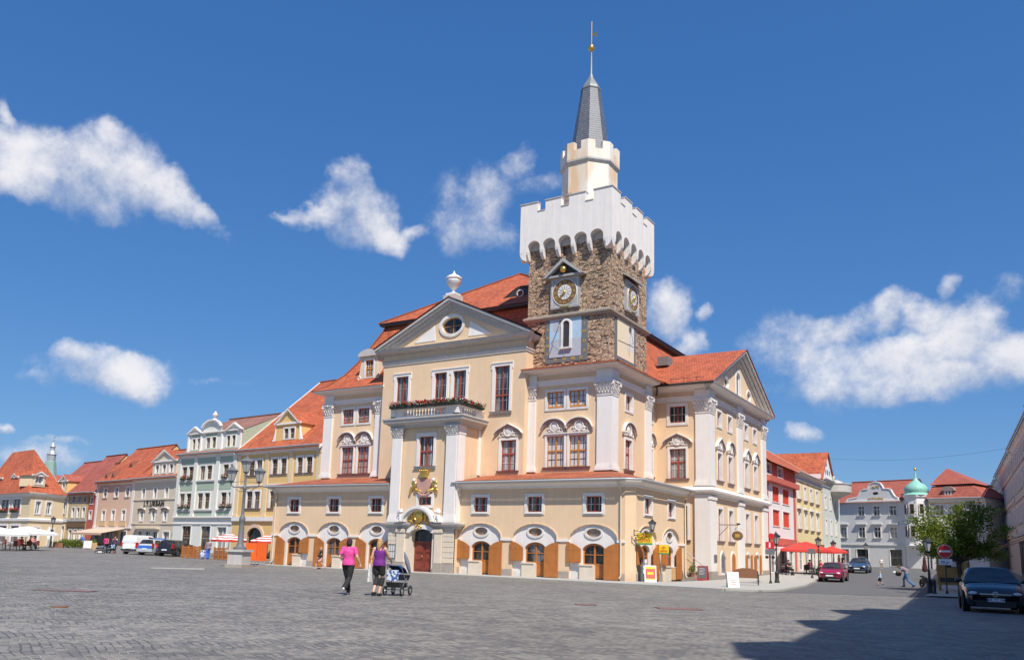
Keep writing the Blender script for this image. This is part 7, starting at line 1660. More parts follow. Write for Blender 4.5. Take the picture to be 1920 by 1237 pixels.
# planters, hedge, cafe fences
def planter(name, label, p, rz, w, d, h, mat, leafs=0, lh=.5, seed=0):
    o = thing(name, label, 'planter', TP(p, rz)); Q = TP(p, rz); mb = MB()
    mb.box(-w/2, w/2, -d/2, d/2, 0, h); add('trough', mb, M[mat], o, Q); rnd = random.Random(seed); mb = MB()
    for k in range(leafs): leaf_quad(mb, (rnd.uniform(-w/2, w/2), rnd.uniform(-d/2 - .1, d/2 + .1), h + rnd.random()*lh*(.6 + .4*sin(k*.7))), rnd.uniform(.05, .11), rnd)
    if leafs: add('leaves', mb, LEAF, o, Q)
    return o
p = at(108, 1024); planter('planter', 'terracotta coloured flower trough by the folded white parasol', p, R(-8), 1.6, .5, .55, 'foliagepot', 120, .25, 3)
for i, px in enumerate((118, 129, 140, 150)):
    p = at(px, 1025.5 + .4*i); o = thing('shrub', 'green shrub in the low hedge before the khaki house, %s from left' % ('first', 'second', 'third', 'fourth')[i], 'shrub', TP(p), 'hedge shrubs by the left cafe'); rnd = random.Random(60 + i); mb = MB()
    for k in range(520):
        v = Vector((rnd.gauss(0, 1), rnd.gauss(0, 1), rnd.gauss(0, 1))).normalized()*rnd.random()**.45; leaf_quad(mb, (v.x*.75, v.y*.55, .55 + v.z*.55), .08, rnd)
    add('leaves', mb, LEAF, o, TP(p)); mb = MB()
    for k in range(4): mb.tube([(.05*k - .1, 0, 0), (.2*k - .3, .1*(k % 2), .7)], .02, 5)
    add('stem', mb, M['foliagepot'], o, TP(p))
p = at(170, 1029); planter('flower_barrel', 'brown planter with a white menu sign and bright flowers', p, R(-8), 1.0, .9, .75, 'plywood', 200, .35, 9); o = thing('menu_sign', 'blank white menu sign before the brown planter', 'sign', TP(p + Vector((.1, -.6, 0)), R(20))); Q = TP(p + Vector((.3, -.6, 0)), R(25)); mb = MB(); mb.box(-.5, .5, -.03, .0, .1, .95); add('panel', mb, M['poster_white'], o, Q)
mb = MB(); mb.box(-.45, -.38, -.02, .2, 0, .5); mb.box(.38, .45, -.02, .2, 0, .5); add('stand', mb, M['plywood'], o, Q)
for i, (pa, pb, lb) in enumerate((((341, 1045), (373, 1047), 'orange brown plank fence right of the black estate car'), ((401, 1048), (425, 1050), 'orange brown plank fence between the man in blue and the plinth'))):
    a, b = at(*pa), at(*pb); rz = math.atan2(b.y - a.y, b.x - a.x); l = (b - a).length; o = thing('plank_fence', lb, 'fence', TP(a, rz)); Q = TP(a, rz); hh = hgt(a, pa[0], pa[1] - 22)
    mb = MB()
    for k in range(5): mb.box(0, l, -.02, .02, .06 + k*hh/5.2, .04 + (k + .93)*hh/5.2)
    add('plank_panel', mb, M['shutter'], o, Q)
    for k in range(4): mb = MB(); mb.box(l*k/3 - .06, l*k/3 + .06, -.06, .06, 0, hh*1.06); add('post', mb, M['shutter'], o, Q)
for i, (pa, pb, lb) in enumerate((((458, 1058), (479, 1059), 'orange canvas screen half hidden by the plinth'), ((480, 1059), (498, 1060), 'orange canvas screen on steel legs nearest the arcade'))):
    a, b = at(*pa), at(*pb); rz = math.atan2(b.y - a.y, b.x - a.x); l = (b - a).length; o = thing('canvas_screen', lb, 'screen', TP(a, rz), 'orange cafe screens'); Q = TP(a, rz); hh = hgt(a, pa[0], 1017)
    mb = MB(); mb.box(0, l, -.02, .02, .34, hh); add('canvas', mb, simple('canvas_orange', (.85, .13, .012), .7), o, Q)
    for x in (.1, l - .1): mb = MB(); mb.tube([(x, -.3, 0), (x, 0, .3), (x, .3, 0)], .018, 6); mb.tube([(x, 0, .3), (x, 0, hh)], .018, 6); add('leg', mb, M['steel'], o, Q)
# drain covers, white stone line, scrap on the setts
for px, py, w, d, lb, m in ((122, 1107, 1.5, .3, 'rusty drain cover at the left of the square', 'rust'), (1272, 1141, 1.1, .7, 'rusty drain cover before the shadow edge', 'rust'), (1098, 1133, .5, .4, 'small rusty drain cover right of the pram', 'rust')):
    simple('rust', (.22, .12, .10), .8, var=.25, sc=5); p = at(px, py); o = thing('drain_cover', lb, 'drain cover', TP(p, YAW), 'rusty drain covers'); mb = MB(); mb.box(-w/2, w/2, -d/2, d/2, .004, .014); add('plate', mb, M[m], o, TP(p, YAW)); mb = MB(); mb.box(-w/2 - .05, w/2 + .05, -d/2 - .05, d/2 + .05, -.03, .008); add('frame', mb, M['iron'], o, TP(p, YAW))
a, b = at(283, 1064.5), at(383, 1067); rz = math.atan2(b.y - a.y, b.x - a.x); o = thing('stone_strip', 'long pale stone strip in the paving left of the plinth', 'paving strip', TP(a, rz)); mb = MB(); mb.box(0, (b - a).length, -.18, .18, -.05, .03); add('slab', mb, M['pave'], o, TP(a, rz))
p = at(112, 1138); o = thing('cardboard_scrap', 'flat brown scrap lying on the setts at lower left', 'litter', TP(p, .5)); mb = MB(); mb.hexa([(-.3, -.12, .0), (.25, -.1, .01), (.3, .1, .02), (-.26, .12, 0), (-.3, -.12, .03), (.25, -.1, .05), (.3, .1, .06), (-.26, .12, .035)]); add('board', mb, M['benchbrown'], o, TP(p, .5) @ Matrix.Scale(.55, 4))
# overhead cable
o = thing('overhead_cable', 'thin dark cable slung across the street against the sky', 'cable', T(1.5, 40, 10)); A_, B_ = Vector((1.3, 52, 13.2)), Vector((20.3, 52, 13.6)); mb = MB(); mb.tube([A_.lerp(B_, t/12) - Vector((0, 0, .7*sin(pi*t/12))) for t in range(13)], .011, 5); add('wire', mb, M['iron'], o, Matrix.Identity(4))
# tree in the street
def tree(name, label, p, H, cr, seed, leafs, trunk_h, squash=.6):
    o = thing(name, label, 'tree', TP(p)); rnd = random.Random(seed); mb = MB(); mb.tube([(0, 0, -.1), (.03, .02, trunk_h*.5), (-.02, .04, trunk_h), (.02, 0, trunk_h + .5)], [.17, .13, .12, .1], 9)
    tips = []
    for k in range(26):
        a = 2*pi*k*.381966; e = rnd.uniform(.0, .95); rr = cr*rnd.uniform(.55, 1.08)*(1 - .45*e)
        q = Vector((rr*cos(a), rr*sin(a), trunk_h + .35 + e*(H - trunk_h - .6))); mid = Vector((q.x*.45, q.y*.45, trunk_h + .2 + (q.z - trunk_h)*.35))
        mb.tube([(0, 0, trunk_h*.92 + rnd.random()*.3), mid, q], [.06, .035, .012], 6); tips += [mid, q, q.lerp(mid, .5), q.lerp(mid, .25)]
    add('trunk', mb, simple('bark', (.075, .058, .045), .9, var=.2, sc=6), o, TP(p), 50)
    mb = MB(); per = leafs//len(tips)
    for q in tips:
        sc_ = rnd.uniform(.35, .8)
        for k in range(per):
            v = Vector((rnd.gauss(0, .5), rnd.gauss(0, .5), rnd.gauss(0, .28)))*sc_; leaf_quad(mb, q + v, rnd.uniform(.05, .10), rnd)
    add('crown', mb, LEAF, o, TP(p)); return o
p = Vector((17.3, 11.0, g(17.3, 11) + .07)); tree('street_tree', 'bushy green tree, half in shade, beside the notice kiosk', p, hgt(p, 1790, 936), 3.3, 4, 17000, 1.75)
# ------------------------------------------------------------------ vehicles
def paint(key, col, rough=.22):
    if key not in M:
        M[key] = plain(key, col, rough, .02, 2, spec=.5, coat=.6)
    return M[key]
M['carglass'] = glass('car_glass', .02, .05, .5, rough=.04); simple('tailred', (.45, .01, .012), .25); simple('headlamp', (.62, .64, .66), .15, spec=.8)
def lerp(a, b, t): return a + (b - a)*t
def pw(pts, x):
    if x <= pts[0][0]: return pts[0][1]
    for (x0, y0), (x1, y1) in zip(pts[:-1], pts[1:]):
        if x <= x1: t = (x - x0)/(x1 - x0); t = t*t*(3 - 2*t)*.5 + t*.5; return y0 + (y1 - y0)*t
    return pts[-1][1]
KINDS = dict(
 hatch=dict(L=4.2, W=1.70, H=1.42, top=[(-2.1, .72), (-2.0, .95), (-1.2, .98), (.95, .95), (1.7, .82), (2.0, .68), (2.1, .55)], cab=(-1.75, -1.35, .35, 1.05), belt=.95),
 sedan=dict(L=4.6, W=1.80, H=1.46, top=[(-2.3, .70), (-2.2, .98), (-1.3, 1.0), (1.0, .98), (1.8, .86), (2.15, .72), (2.3, .52)], cab=(-1.7, -1.05, .25, 1.2), belt=.98),
 estate=dict(L=4.6, W=1.78, H=1.50, top=[(-2.3, .78), (-2.25, 1.0), (-1.2, 1.0), (1.0, .97), (1.8, .84), (2.15, .70), (2.3, .52)], cab=(-2.12, -1.85, .3, 1.15), belt=.98),
 van=dict(L=4.3, W=1.75, H=1.82, top=[(-2.15, .9), (-2.12, 1.12), (-1.2, 1.12), (1.2, 1.08), (1.8, .95), (2.05, .78), (2.15, .5)], cab=(-2.08, -1.98, .75, 1.55), belt=1.1))
def car(kind, name, label, Mx, pkey, plate=None, vis='front', sidewin=True, stripe=None, emblem=False):
    K = KINDS[kind]; L_, W_, H, top, cab, belt = K['L'], K['W'], K['H'], K['top'], K['cab'], K['belt']
    o = thing(name, label, 'van' if kind == 'van' else 'car', Mx); pm = M[pkey]; hw = W_/2
    xs = [-L_/2 + L_*i/26 for i in range(27)]; rows = []
    wx = (-L_*.29, L_*.31)
    for x in xs:
        e = abs(x)/(L_/2); w = hw*(1 - .10*max(0, e - .62)/.38 - .16*max(0, (e - .9)/.1)**2); zt = pw(top, x); zb = .2 + .12*max(0, (e - .86)/.14)
        z_sh = min(zt - .03, belt)
        half = [(0, zb), (w*.82, zb), (w*.95, zb + .07), (w, zb + .28), (w*1.0, lerp(zb, z_sh, .68)), (w*.985, z_sh - .07), (w*.93, z_sh - .005), (w*.72, zt + .004), (w*.4, zt + .022), (0, zt + .03)]
        rows.append([(x, y, z) for y, z in half] + [(x, -y, z) for y, z in half[-2:0:-1]])
    mb = MB(); mb.grid(rows, 0, True, True); add('body', mb, pm, o, Mx, 40)
    xr0, xt0, xt1, xf0 = cab; bw, tw = hw*.93, hw*.73
    def section(x, zlo=belt - .03):
        t = max(0, min(1, (x - xr0)/(xt0 - xr0))) if x < xt0 else (1 - max(0, min(1, (x - xt1)/(xf0 - xt1))) if x > xt1 else 1)
        zr = zlo + (H - zlo)*t*(1 - .03*((x - (xt0 + xt1)/2)/(xt1 - xt0))**2)
        y1 = bw + (tw - bw)*t
        return y1, zr
    cx = sorted({xr0, (xr0*2 + xt0)/3, (xr0 + 2*xt0)/3, xt0, xt0 + (xt1 - xt0)*.25, xt0 + (xt1 - xt0)*.5, xt0 + (xt1 - xt0)*.75, xt1, (xf0 + 2*xt1)/3, (2*xf0 + xt1)/3, xf0})
    rows = []
    for x in cx:
        y1, zr = section(x); zl = belt - .03
        half = [(bw, zl), (y1 + .02, lerp(zl, zr, .9)), (y1*.96, zr - .015*min(1, (zr - zl)*4)), (y1*.6, zr + .028*min(1, (zr - zl)*2)), (0, zr + .04*min(1, (zr - zl)*2))]
        rows.append([(x, y, z) for y, z in half] + [(x, -y, z) for y, z in half[-2::-1]])
    mb = MB(); mb.grid(rows, 0, False); add('cabin', mb, pm, o, Mx, 50)
    gm = M['carglass']
    def lift(p, q): return p
    def screen(name, xa, za, xb, zb2, ta, tb, n=5):
        mb = MB(); rows = []
        for i in range(n):
            t = i/(n - 1); x = lerp(xa, xb, t); y1, zr = section(x); yy = lerp(ta, tb, t)
            rows.append([(x + (.012 if xa > xb else -.012), yy*k, zr + (.036 - .03*k*k)*min(1, (zr - belt + .03)*2) + .012) for k in (-1, -.5, 0, .5, 1)])
        mb.grid(rows); add(name, mb, gm, o, Mx, 60)
    screen('windscreen', xf0 - .06, 0, xt1 + .05, 0, bw*.93, tw*.88)
    if kind != 'van': screen('rear_window', xr0 + .06, 0, xt0 - .03, 0, bw*.9, tw*.86)
    else:
        mb = MB(); mb.poly([(xr0 - .005, -.7, 1.2), (xr0 - .005, .7, 1.2), (xt0 - .06, .58, 1.62), (xt0 - .06, -.58, 1.62)]); add('rear_window', mb, pm if stripe is None else gm, o, Mx)
    spl = [(xr0 + (xt0 - xr0)*.45 + .12, xt0 + (xt1 - xt0)*.42), (xt0 + (xt1 - xt0)*.47, xt1 + (xf0 - xt1)*.62)] if kind != 'van' else [(xt1 - .75, xt1 + (xf0 - xt1)*.6)]
    for sg in (-1, 1):
        for (xa, xb) in spl:
            mb = MB(); pts = []
            for x, f in ((xa, .08), (xb, .08), (lerp(xa, xb, .86) if xb > xt1 else xb, .84), (lerp(xa, xb, .16) if xa < xt0 else xa, .84)):
                y1, zr = section(min(max(x, xr0 + .05), xf0 - .05)); xx = x
                if f > .5:
                    xx = min(max(x, lerp(xr0, xt0, .86)), lerp(xf0, xt1, .86)); y1, zr = section(xx)
                y1, zr = section(xx); zl = belt - .03; z = zl + .05 if f < .5 else lerp(zl, zr, .86)
                tt = (z - zl)/max(.05, (zr - zl)*.9); pts.append((xx, sg*(lerp(bw, y1 + .02, min(1, tt)) + .008), z))
            mb.poly(pts); add('side_window', mb, gm, o, Mx)
    for x in wx:
        for sg in (-1, 1):
            Wm = Mx @ T(x, sg*(hw - .1), .31) @ Matrix.Rotation(pi/2, 4, 'X')
            mb = MB(); mb.ring((x, sg*(hw - .0), .33), .37, .035, 22, 5, 'y'); add('wheel_arch', mb, M['blackp'], o, Mx)
            def mkw():
                m_ = MB(); m_.lathe([(.2, -.1), (.29, -.1), (.315, -.06), (.315, .06), (.29, .1), (.2, .1)], 22); return m_.mesh('wheel', [M['black']], 40)
            w_ = link('wheel', cached('wheel', mkw), o, Wm)
            def mkr():
                m_ = MB(); m_.lathe([(.02, -.085), (.06, -.1), (.07, -.06), (.2, -.08), (.21, -.06), (.21, .06), (.2, .08), (.07, .06), (.06, .1), (.02, .085)], 22)
                for k in range(5): a = 2*pi*k/5; [m_.tube([(.05*cos(a), .05*sin(a), zz), (.19*cos(a), .19*sin(a), zz)], .03, 5) for zz in (-.085, .085)]
                return m_.mesh('rim', [M['alu']], 40)
            link('rim', cached('rim', mkr), w_, Wm)
    f = L_/2
    for sg in (-1, 1):
        mb = MB(); z = pw(top, f - .28) - .13; mb.ball((f - .27, sg*hw*.68, z), (.2, .2, .085), 12, 7); add('headlight', mb, M['headlamp'], o, Mx, 60)
        mb = MB()
        if kind in ('estate', 'van'): mb.box(-f - .0, -f + .16, sg*hw*.9 - .07, sg*hw*.9 + .07, .72, 1.15)
        else: mb.box(-f - .0, -f + .2, sg*hw*.72 - .16, sg*hw*.72 + .16, .7, .86)
        add('tail_light', mb, M['tailred'], o, Mx)
        mb = MB(); mb.ball((xf0 - .32, sg*(hw + .09), belt + .06), (.08, .12, .08), 10, 6); mb.box(xf0 - .36, xf0 - .28, min(sg*hw*.88, sg*(hw + .05)), max(sg*hw*.88, sg*(hw + .05)), belt - .0, belt + .05); add('wing_mirror', mb, M['blackp'] if pkey == 'paint_red' else pm, o, Mx, 50)
    mb = MB(); mb.box(f - .12, f + .025, -hw*.62, hw*.62, .24, .38); add('lower_intake', mb, M['blackp'], o, Mx)
    mb = MB(); mb.box(f - .16, f + .012, -hw*.46, hw*.46, .55, .62); mb.box(f - .05, f + .02, -hw*.5, hw*.5, .615, .645, 1); add('grille', mb, [M['blackp'], M['chrome']], o, Mx)
    mb = MB(); mb.box(-f - .02, -f + .1, -hw*.9, hw*.9, .34, .5); add('rear_bumper', mb, M['blackp'] if kind == 'van' else pm, o, Mx)
    for sg, z in ((1, .45), (-1, .6)):
        mb = MB(); x = f + .03 if sg > 0 else -f - .024; mb.box(x - .008, x + .008, -.26, .26, z - .055, z + .055); pl = add('number_plate', mb, M['signwhite'], o, Mx)
        if plate and sg > 0:
            text('lettering', plate, .105, M['dark'], pl, Mx @ T(x + .01, .02, z, pi/2), .002, bold=.002)
            mb = MB(); mb.box(x - .006, x + .0095, -.26, -.22, z - .053, z + .053); add('blue_strip', mb, simple('plateblue', (.02, .06, .4), .5), pl, Mx)
    if emblem:
        mb = MB(); mb.ring((0, 0, 0), .075, .014, 20, 6); mb.tube([(-.1, 0, -.008), (-.01, 0, .014), (.01, 0, -.014), (.1, 0, .008)], .011, 5); add('emblem', mb, M['chrome'], o, Mx @ T(f + .02, 0, .63, pi/2), 50)
    if stripe:
        mb = MB()
        for sg in (-1, 1): mb.box(-f*.8, f*.8, sg*hw - (.006 if sg > 0 else -.006) - .004, sg*hw + .006*sg + .004, .55, .8)
        mb.box(-f - .012, -f + .02, -hw*.8, hw*.8, .64, .92); add('livery_stripe', mb, M[stripe], o, Mx)
        mb = MB(); mb.box(.0, .22, -.55, .55, H + .04, H + .15); add('light_bar', mb, M[stripe], o, Mx)
    return o
paint('paint_navy', (.004, .006, .014), .2); paint('paint_red', (.30, .012, .05)); paint('paint_blue', (.035, .075, .16)); paint('paint_white', (.74, .74, .74)); paint('paint_silver', (.46, .48, .5), .3); paint('paint_black', (.018, .018, .02)); simple('policeblue', (.03, .16, .55), .4)
p = at(1868, 1149, .0); d = Vector((CAM.x - p.x, CAM.y - p.y, 0)).normalized(); rz = math.atan2(d.y, d.x) + R(4)
fw = Vector((cos(rz), sin(rz), 0)); c = p - fw*2.15; car('sedan', 'parked_car', 'large dark navy car parked in the shade at the right edge', T(c.x, c.y, g(c.x, c.y), rz), 'paint_navy', 'GR TC 196', emblem=True)
p = at(1556, 1091); rz = R(-88); fw = Vector((cos(rz), sin(rz), 0)); c = p - fw*2.0; car('hatch', 'parked_car', 'maroon car facing the square beside the red parasols', T(c.x, c.y, g(c.x, c.y) + .01, rz), 'paint_red', '')
p = at(1607, 1074.5); c = p - fw*2.2; car('sedan', 'parked_car', 'blue saloon car parked behind the maroon car', T(c.x, c.y, g(c.x, c.y) + .01, rz), 'paint_blue', '')
for kind, px, py, pk_, lb, st in (('van', 240, 1038.5, 'paint_white', 'white panel van parked before the salmon pink house', None), ('estate', 272, 1040.5, 'paint_silver', 'silver and blue patrol car between white van and black estate', 'policeblue'), ('estate', 309, 1042.5, 'paint_black', 'black estate car with bright red tail lights beside the plank fence', None)):
    p = at(px, py); rz = R(112); fw = Vector((cos(rz), sin(rz), 0)); c = p + fw*2.1; car(kind, 'parked_van' if kind == 'van' else 'parked_car', lb, T(c.x, c.y, g(c.x, c.y) + .01, rz), pk_, '', stripe=st)
# motor scooter in the shade by the lamp
p = at(1737, 1101, .07); o = thing('motor_scooter', 'small dark motorbike parked left of the shaded lantern post', 'motorbike', TP(p, facing(p) + .5)); Q = TP(p, facing(p) + .5)
for y in (-.5, .55):
    mb = MB(); mb.ring((0, 0, 0), .22, .06, 18, 6); mb.ring((0, 0, 0), .06, .03, 10, 5); add('wheel', mb, M['black'], o, Q @ T(0, y, .28, pi/2), 50)
mb = MB(); mb.ball((0, .15, .55), (.14, .32, .16), 12, 7); mb.box(-.1, .1, -.15, .4, .28, .5); add('engine', mb, M['iron'], o, Q, 50)
mb = MB(); mb.ball((0, .45, .72), (.12, .3, .07), 10, 6); add('saddle', mb, M['blackp'], o, Q, 50)
mb = MB(); mb.tube([(0, -.5, .28), (0, -.32, .9)], .03, 6); mb.tube([(-.32, -.28, .98), (0, -.32, .94), (.32, -.28, .98)], .018, 6); add('handlebar', mb, M['chrome'], o, Q, 50)
mb = MB(); mb.ball((0, -.42, .8), .09, 10, 6); add('headlight', mb, M['headlamp'], o, Q, 50)
# pram pushed by the woman in purple, and the smaller one at the left
def pram(name, label, Mx, cover, detail=True):
    o = thing(name, label, 'pram', Mx)                 # faces +y
    mb = MB()
    for sx in (-1, 1):
        mb.tube([(sx*.26, -.42, 1.02), (sx*.27, -.1, .62), (sx*.27, .38, .2)], .016, 6); mb.tube([(sx*.27, -.36, .2), (sx*.27, .12, .58)], .016, 6); mb.tube([(sx*.27, -.36, .2), (sx*.27, .38, .2)], .014, 6)
    mb.tube([(-.26, -.42, 1.02), (.26, -.42, 1.02)], .022, 8); mb.tube([(-.3, -.36, .17), (.3, -.36, .17)], .012, 6); mb.tube([(-.3, .38, .17), (.3, .38, .17)], .012, 6); add('frame', mb, M['alu'], o, Mx, 50)
    mb = MB(); mb.hexa([(-.22, -.3, .52), (.22, -.3, .52), (.22, .45, .5), (-.22, .45, .5), (-.25, -.36, .72), (.25, -.36, .72), (.25, .52, .68), (-.25, .52, .68)]); add('carry_cot', mb, M['navycloth'], o, Mx)
    mb = MB(); rows = []
    for i in range(7):
        a = pi*.06 + pi*.58*i/6; rows.append([(x, .5 - .5*cos(a)*.0 - .28 - .42*cos(a)*1.0 + .28, .68 + .36*sin(a)*(1 - .28*abs(x/.27)**3)) for x in (-.27, -.2, -.1, 0, .1, .2, .27)])
    mb.grid([[(x, y*-1 + .25, z) for x, y, z in r_] for r_ in rows]); add('canopy', mb, M[cover], o, Mx, 60)
    mb = MB(); mb.ball((0, -.22, .74), (.22, .18, .09), 12, 7); add('blanket', mb, M['bluepattern'], o, Mx, 60)
    mb = MB(); mb.hexa([(-.22, -.42, .28), (.22, -.42, .28), (.22, .3, .26), (-.22, .3, .26), (-.24, -.48, .46), (.24, -.48, .46), (.24, .34, .42), (-.24, .34, .42)]); add('basket', mb, M['blackp'], o, Mx)
    mb = MB(); mb.box(-.2, .2, -.5, -.46, .5, .86); add('bag', mb, M['bluepattern'], o, Mx)
    for x in (-.31, .31):
        for y in (-.36, .4):
            w_ = add('wheel', MB().ring((0, 0, 0), .135, .03, 20, 6), M['black'], o, Mx @ T(x, y, .165, pi/2), 50); m2 = MB(); m2.ring((0, 0, 0), .1, .014, 16, 5); m2.ball((0, 0, 0), .035, 8, 5)
            for k in range(5): a = 2*pi*k/5; m2.tube([(0, 0, 0), (.1*cos(a), 0, .1*sin(a))], .012, 5)
            add('rim', m2, M['alu'], w_, Mx @ T(x, y, .165, pi/2), 50)
    if detail:
        mb = MB(); mb.tube([(.27, .1, .7), (.34, .12, 1.5)], .009, 5); mb.lathe([(.02, .0), (.05, .1), (.07, .3), (.05, .5), (.01, .72)], 8); n0 = 0
        sh_ = MB(); sh_.lathe([(.012, 0), (.06, .12), (.085, .4), (.06, .62), (.01, .8)], 8); sh_.xf(Matrix.Translation((.33, .3, .72)) @ Matrix.Rotation(R(-16), 4, 'Y') @ Matrix.Rotation(R(8), 4, 'X')); add('folded_sunshade', sh_, M['sunshade'], o, Mx, 50)
    return o
simple('navycloth', (.012, .018, .04), .8); simple('blueblanket', (.02, .06, .2), .7, var=.2, sc=10); simple('sunshade', (.17, .18, .23), .7)
m, nt, b, L = newmat('blue_white_pattern'); tc = nd(nt, 'ShaderNodeTexCoord'); v = nd(nt, 'ShaderNodeTexVoronoi'); v.inputs['Scale'].default_value = 14; L(tc.outputs['Object'], v.inputs['Vector']); sp_ = nd(nt, 'ShaderNodeSeparateColor'); L(v.outputs['Color'], sp_.inputs[0]); cr = nd(nt, 'ShaderNodeValToRGB'); cr.color_ramp.interpolation = 'CONSTANT'; cr.color_ramp.elements[0].color = (.05, .12, .35, 1); cr.color_ramp.elements[1].position = .45; cr.color_ramp.elements[1].color = (.62, .68, .76, 1); L(sp_.outputs[0], cr.inputs[0]); L(cr.outputs[0], b.inputs['Base Color']); b.inputs['Roughness'].default_value = .8; M['bluepattern'] = m
# ------------------------------------------------------------------ people
SKIN = plain('skin', (.62, .36, .25), .55, .04); M['skin'] = SKIN
BAKE = []
def blob(name, mb, mat, parent, Mx, vox):
    o = add(name, mb, mat, parent, Mx); md = o.modifiers.new('remesh', 'REMESH'); md.mode = 'VOXEL'; md.voxel_size = vox; md.use_smooth_shade = True
    s_ = o.modifiers.new('smooth', 'SMOOTH'); s_.factor = .5; s_.iterations = 3; BAKE.append(o); return o
def limb(mb, pts, rs, n=10):
    mb.tube(pts, rs, n)
    for p_, r_ in zip(pts, rs): mb.ball(p_, r_*.995, n, 6)
def person(label, p, rz, H=1.68, pose=None, top='c', topc='white', sleeve='short', bottom='trousers', botc='dark', hair='short', hairc='hairdark', shoec='offwhite', vox=.022, fingers=False, bulk=1., extra=None, cat='person', seated=False, group=None, clothes=None):
    """figure facing local +y, x to its right; joints in metres for a 1.68 m adult, then scaled"""
    k = H/1.68; Mx = TP(p, rz) @ Matrix.Scale(k, 4)
    o = tag(link('person', None, None, TP(p, rz)), label, cat, group)
    J = dict(pel=(0, 0, .93), wai=(0, 0, 1.08), che=(0, .0, 1.27), nec=(0, -.01, 1.43), hea=(0, .015, 1.56),
             rs=(.175, -.005, 1.385), ls=(-.175, -.005, 1.385), re=(.24, -.03, 1.11), le=(-.24, -.03, 1.11), rw=(.25, .06, .88), lw=(-.25, .06, .88),
             rh=(.095, 0, .9), lh=(-.095, 0, .9), rk=(.105, .03, .49), lk=(-.105, .03, .49), ra=(.1, -.03, .085), la=(-.1, -.03, .085))
    J.update(pose or {}); V = {a: Vector(b_) for a, b_ in J.items()}; q = bulk
    mb = MB()
    limb(mb, [V['pel'], V['wai'], V['che'], V['che'].lerp(V['nec'], .55)], [.118*q, .1*q, .104*q, .08*q], 12)
    mb.ball(V['pel'], (.158*q, .11*q, .12), 12, 8); mb.ball(V['che'] + Vector((0, 0, .02)), (.155*q, .095*q, .14), 12, 8)
    limb(mb, [V['che'].lerp(V['nec'], .5), V['nec'], V['hea'] - Vector((0, .01, .06))], [.09, .052, .052])
    h = V['hea']; mb.ball(h + Vector((0, -.008, .02)), (.077, .095, .1), 14, 9); mb.ball(h + Vector((0, .03, -.045)), (.056, .062, .07), 12, 8)
    mb.ball(h + Vector((0, .098, -.005)), (.013, .022, .024), 8, 5)
    for sg in (-1, 1): mb.ball(h + Vector((sg*.079, -.005, 0)), (.013, .022, .032), 8, 5)
    for s_ in 'rl':
        limb(mb, [V[s_+'s'], V[s_+'s'].lerp(V[s_+'e'], .5), V[s_+'e'], V[s_+'e'].lerp(V[s_+'w'], .35), V[s_+'w']], [.058*q, .05*q, .041, .042, .028])
        d = (V[s_+'w'] - V[s_+'e']).normalized(); sd = Vector((1, 0, 0)) if abs(d.x) < .8 else Vector((0, 1, 0)); sd = (sd - d*sd.dot(d)).normalized(); nn = d.cross(sd)
        pc = V[s_+'w'] + d*.05; limb(mb, [V[s_+'w'], pc - nn*.018, pc + d*.03 - nn*.02], [.026, .024, .02], 8); limb(mb, [V[s_+'w'], pc + nn*.018, pc + d*.03 + nn*.02], [.026, .024, .02], 8)
        for i in range(4):
            b0 = pc + d*.035 + nn*(.034 - .0225*i); ln = (.06, .075, .07, .052)[i]; curl = sd*(.022 if s_ == 'r' else -.022)
            limb(mb, [b0, b0 + d*ln*.55 - curl*.4, b0 + d*ln*.9 - curl*1.4], [.0105, .0098, .0085], 6)
        t0 = V[s_+'w'] + d*.025 + nn*.03; limb(mb, [t0, t0 + d*.03 + nn*.022, t0 + d*.062 + nn*.026], [.0125, .011, .0095], 6)
        limb(mb, [V[s_+'h'], V[s_+'h'].lerp(V[s_+'k'], .5), V[s_+'k'], V[s_+'k'].lerp(V[s_+'a'], .35), V[s_+'a']], [.092*q, .076*q, .056, .057, .037], 12)
    blob('body', mb, M['skin'], o, Mx, vox if fingers is False else .0105)
    mb = MB()
    for sg in (-1, 1): mb.ball(h + Vector((sg*.032, .084, .012)), (.012, .009, .008), 8, 5)
    add('eyes', mb, M['hairdark'], o, Mx); mb = MB(); mb.ball(h + Vector((0, .088, -.052)), (.024, .008, .007), 8, 5); add('mouth', mb, M['lips'], o, Mx)
    # hair
    mb = MB(); mb.ball(h + Vector((0, -.02, .038)), (.089, .1, .098), 14, 9)
    if hair == 'bob': mb.ball(h + Vector((0, -.045, -.02)), (.096, .078, .1), 14, 9)
    if hair == 'long':
        mb.ball(h + Vector((0, -.05, -.03)), (.094, .072, .11), 14, 9); limb(mb, [h + Vector((0, -.075, -.02)), h + Vector((0, -.095, -.13)), h + Vector((.0, -.1, -.2))], [.075, .07, .045], 12)
    for i in range(3 if hair == 'bald' else 0): pass
    if hair != 'none': blob('hair', mb, M[hairc], o, Mx, .014)
    # top
    mb = MB(); z = Vector((0, 0, 1))
    if abs(V['che'].y - V['pel'].y) > .1:
        limb(mb, [V['pel'] + z*.02, V['wai'], V['che'], V['che'].lerp(V['nec'], .6)], [.16*q, .142*q, .165*q, .12*q], 14); mb.ball(V['che'], (.18*q, .14*q, .14), 14, 9)
    else:
        rows = []
        for c_, ra, rb in ((V['pel'] - z*.045, .192, .15), (V['pel'] + z*.05, .182, .142), (V['wai'], .152, .122), (V['che'] - z*.05, .168, .132), (V['che'] + z*.05, .175, .128), (V['che'].lerp(V['nec'], .45), .15, .105)): rows.append([(c_.x + ra*q*cos(2*pi*i/18), c_.y + rb*q*sin(2*pi*i/18), c_.z) for i in range(18)])
        mb.grid(rows, 0, True, True)
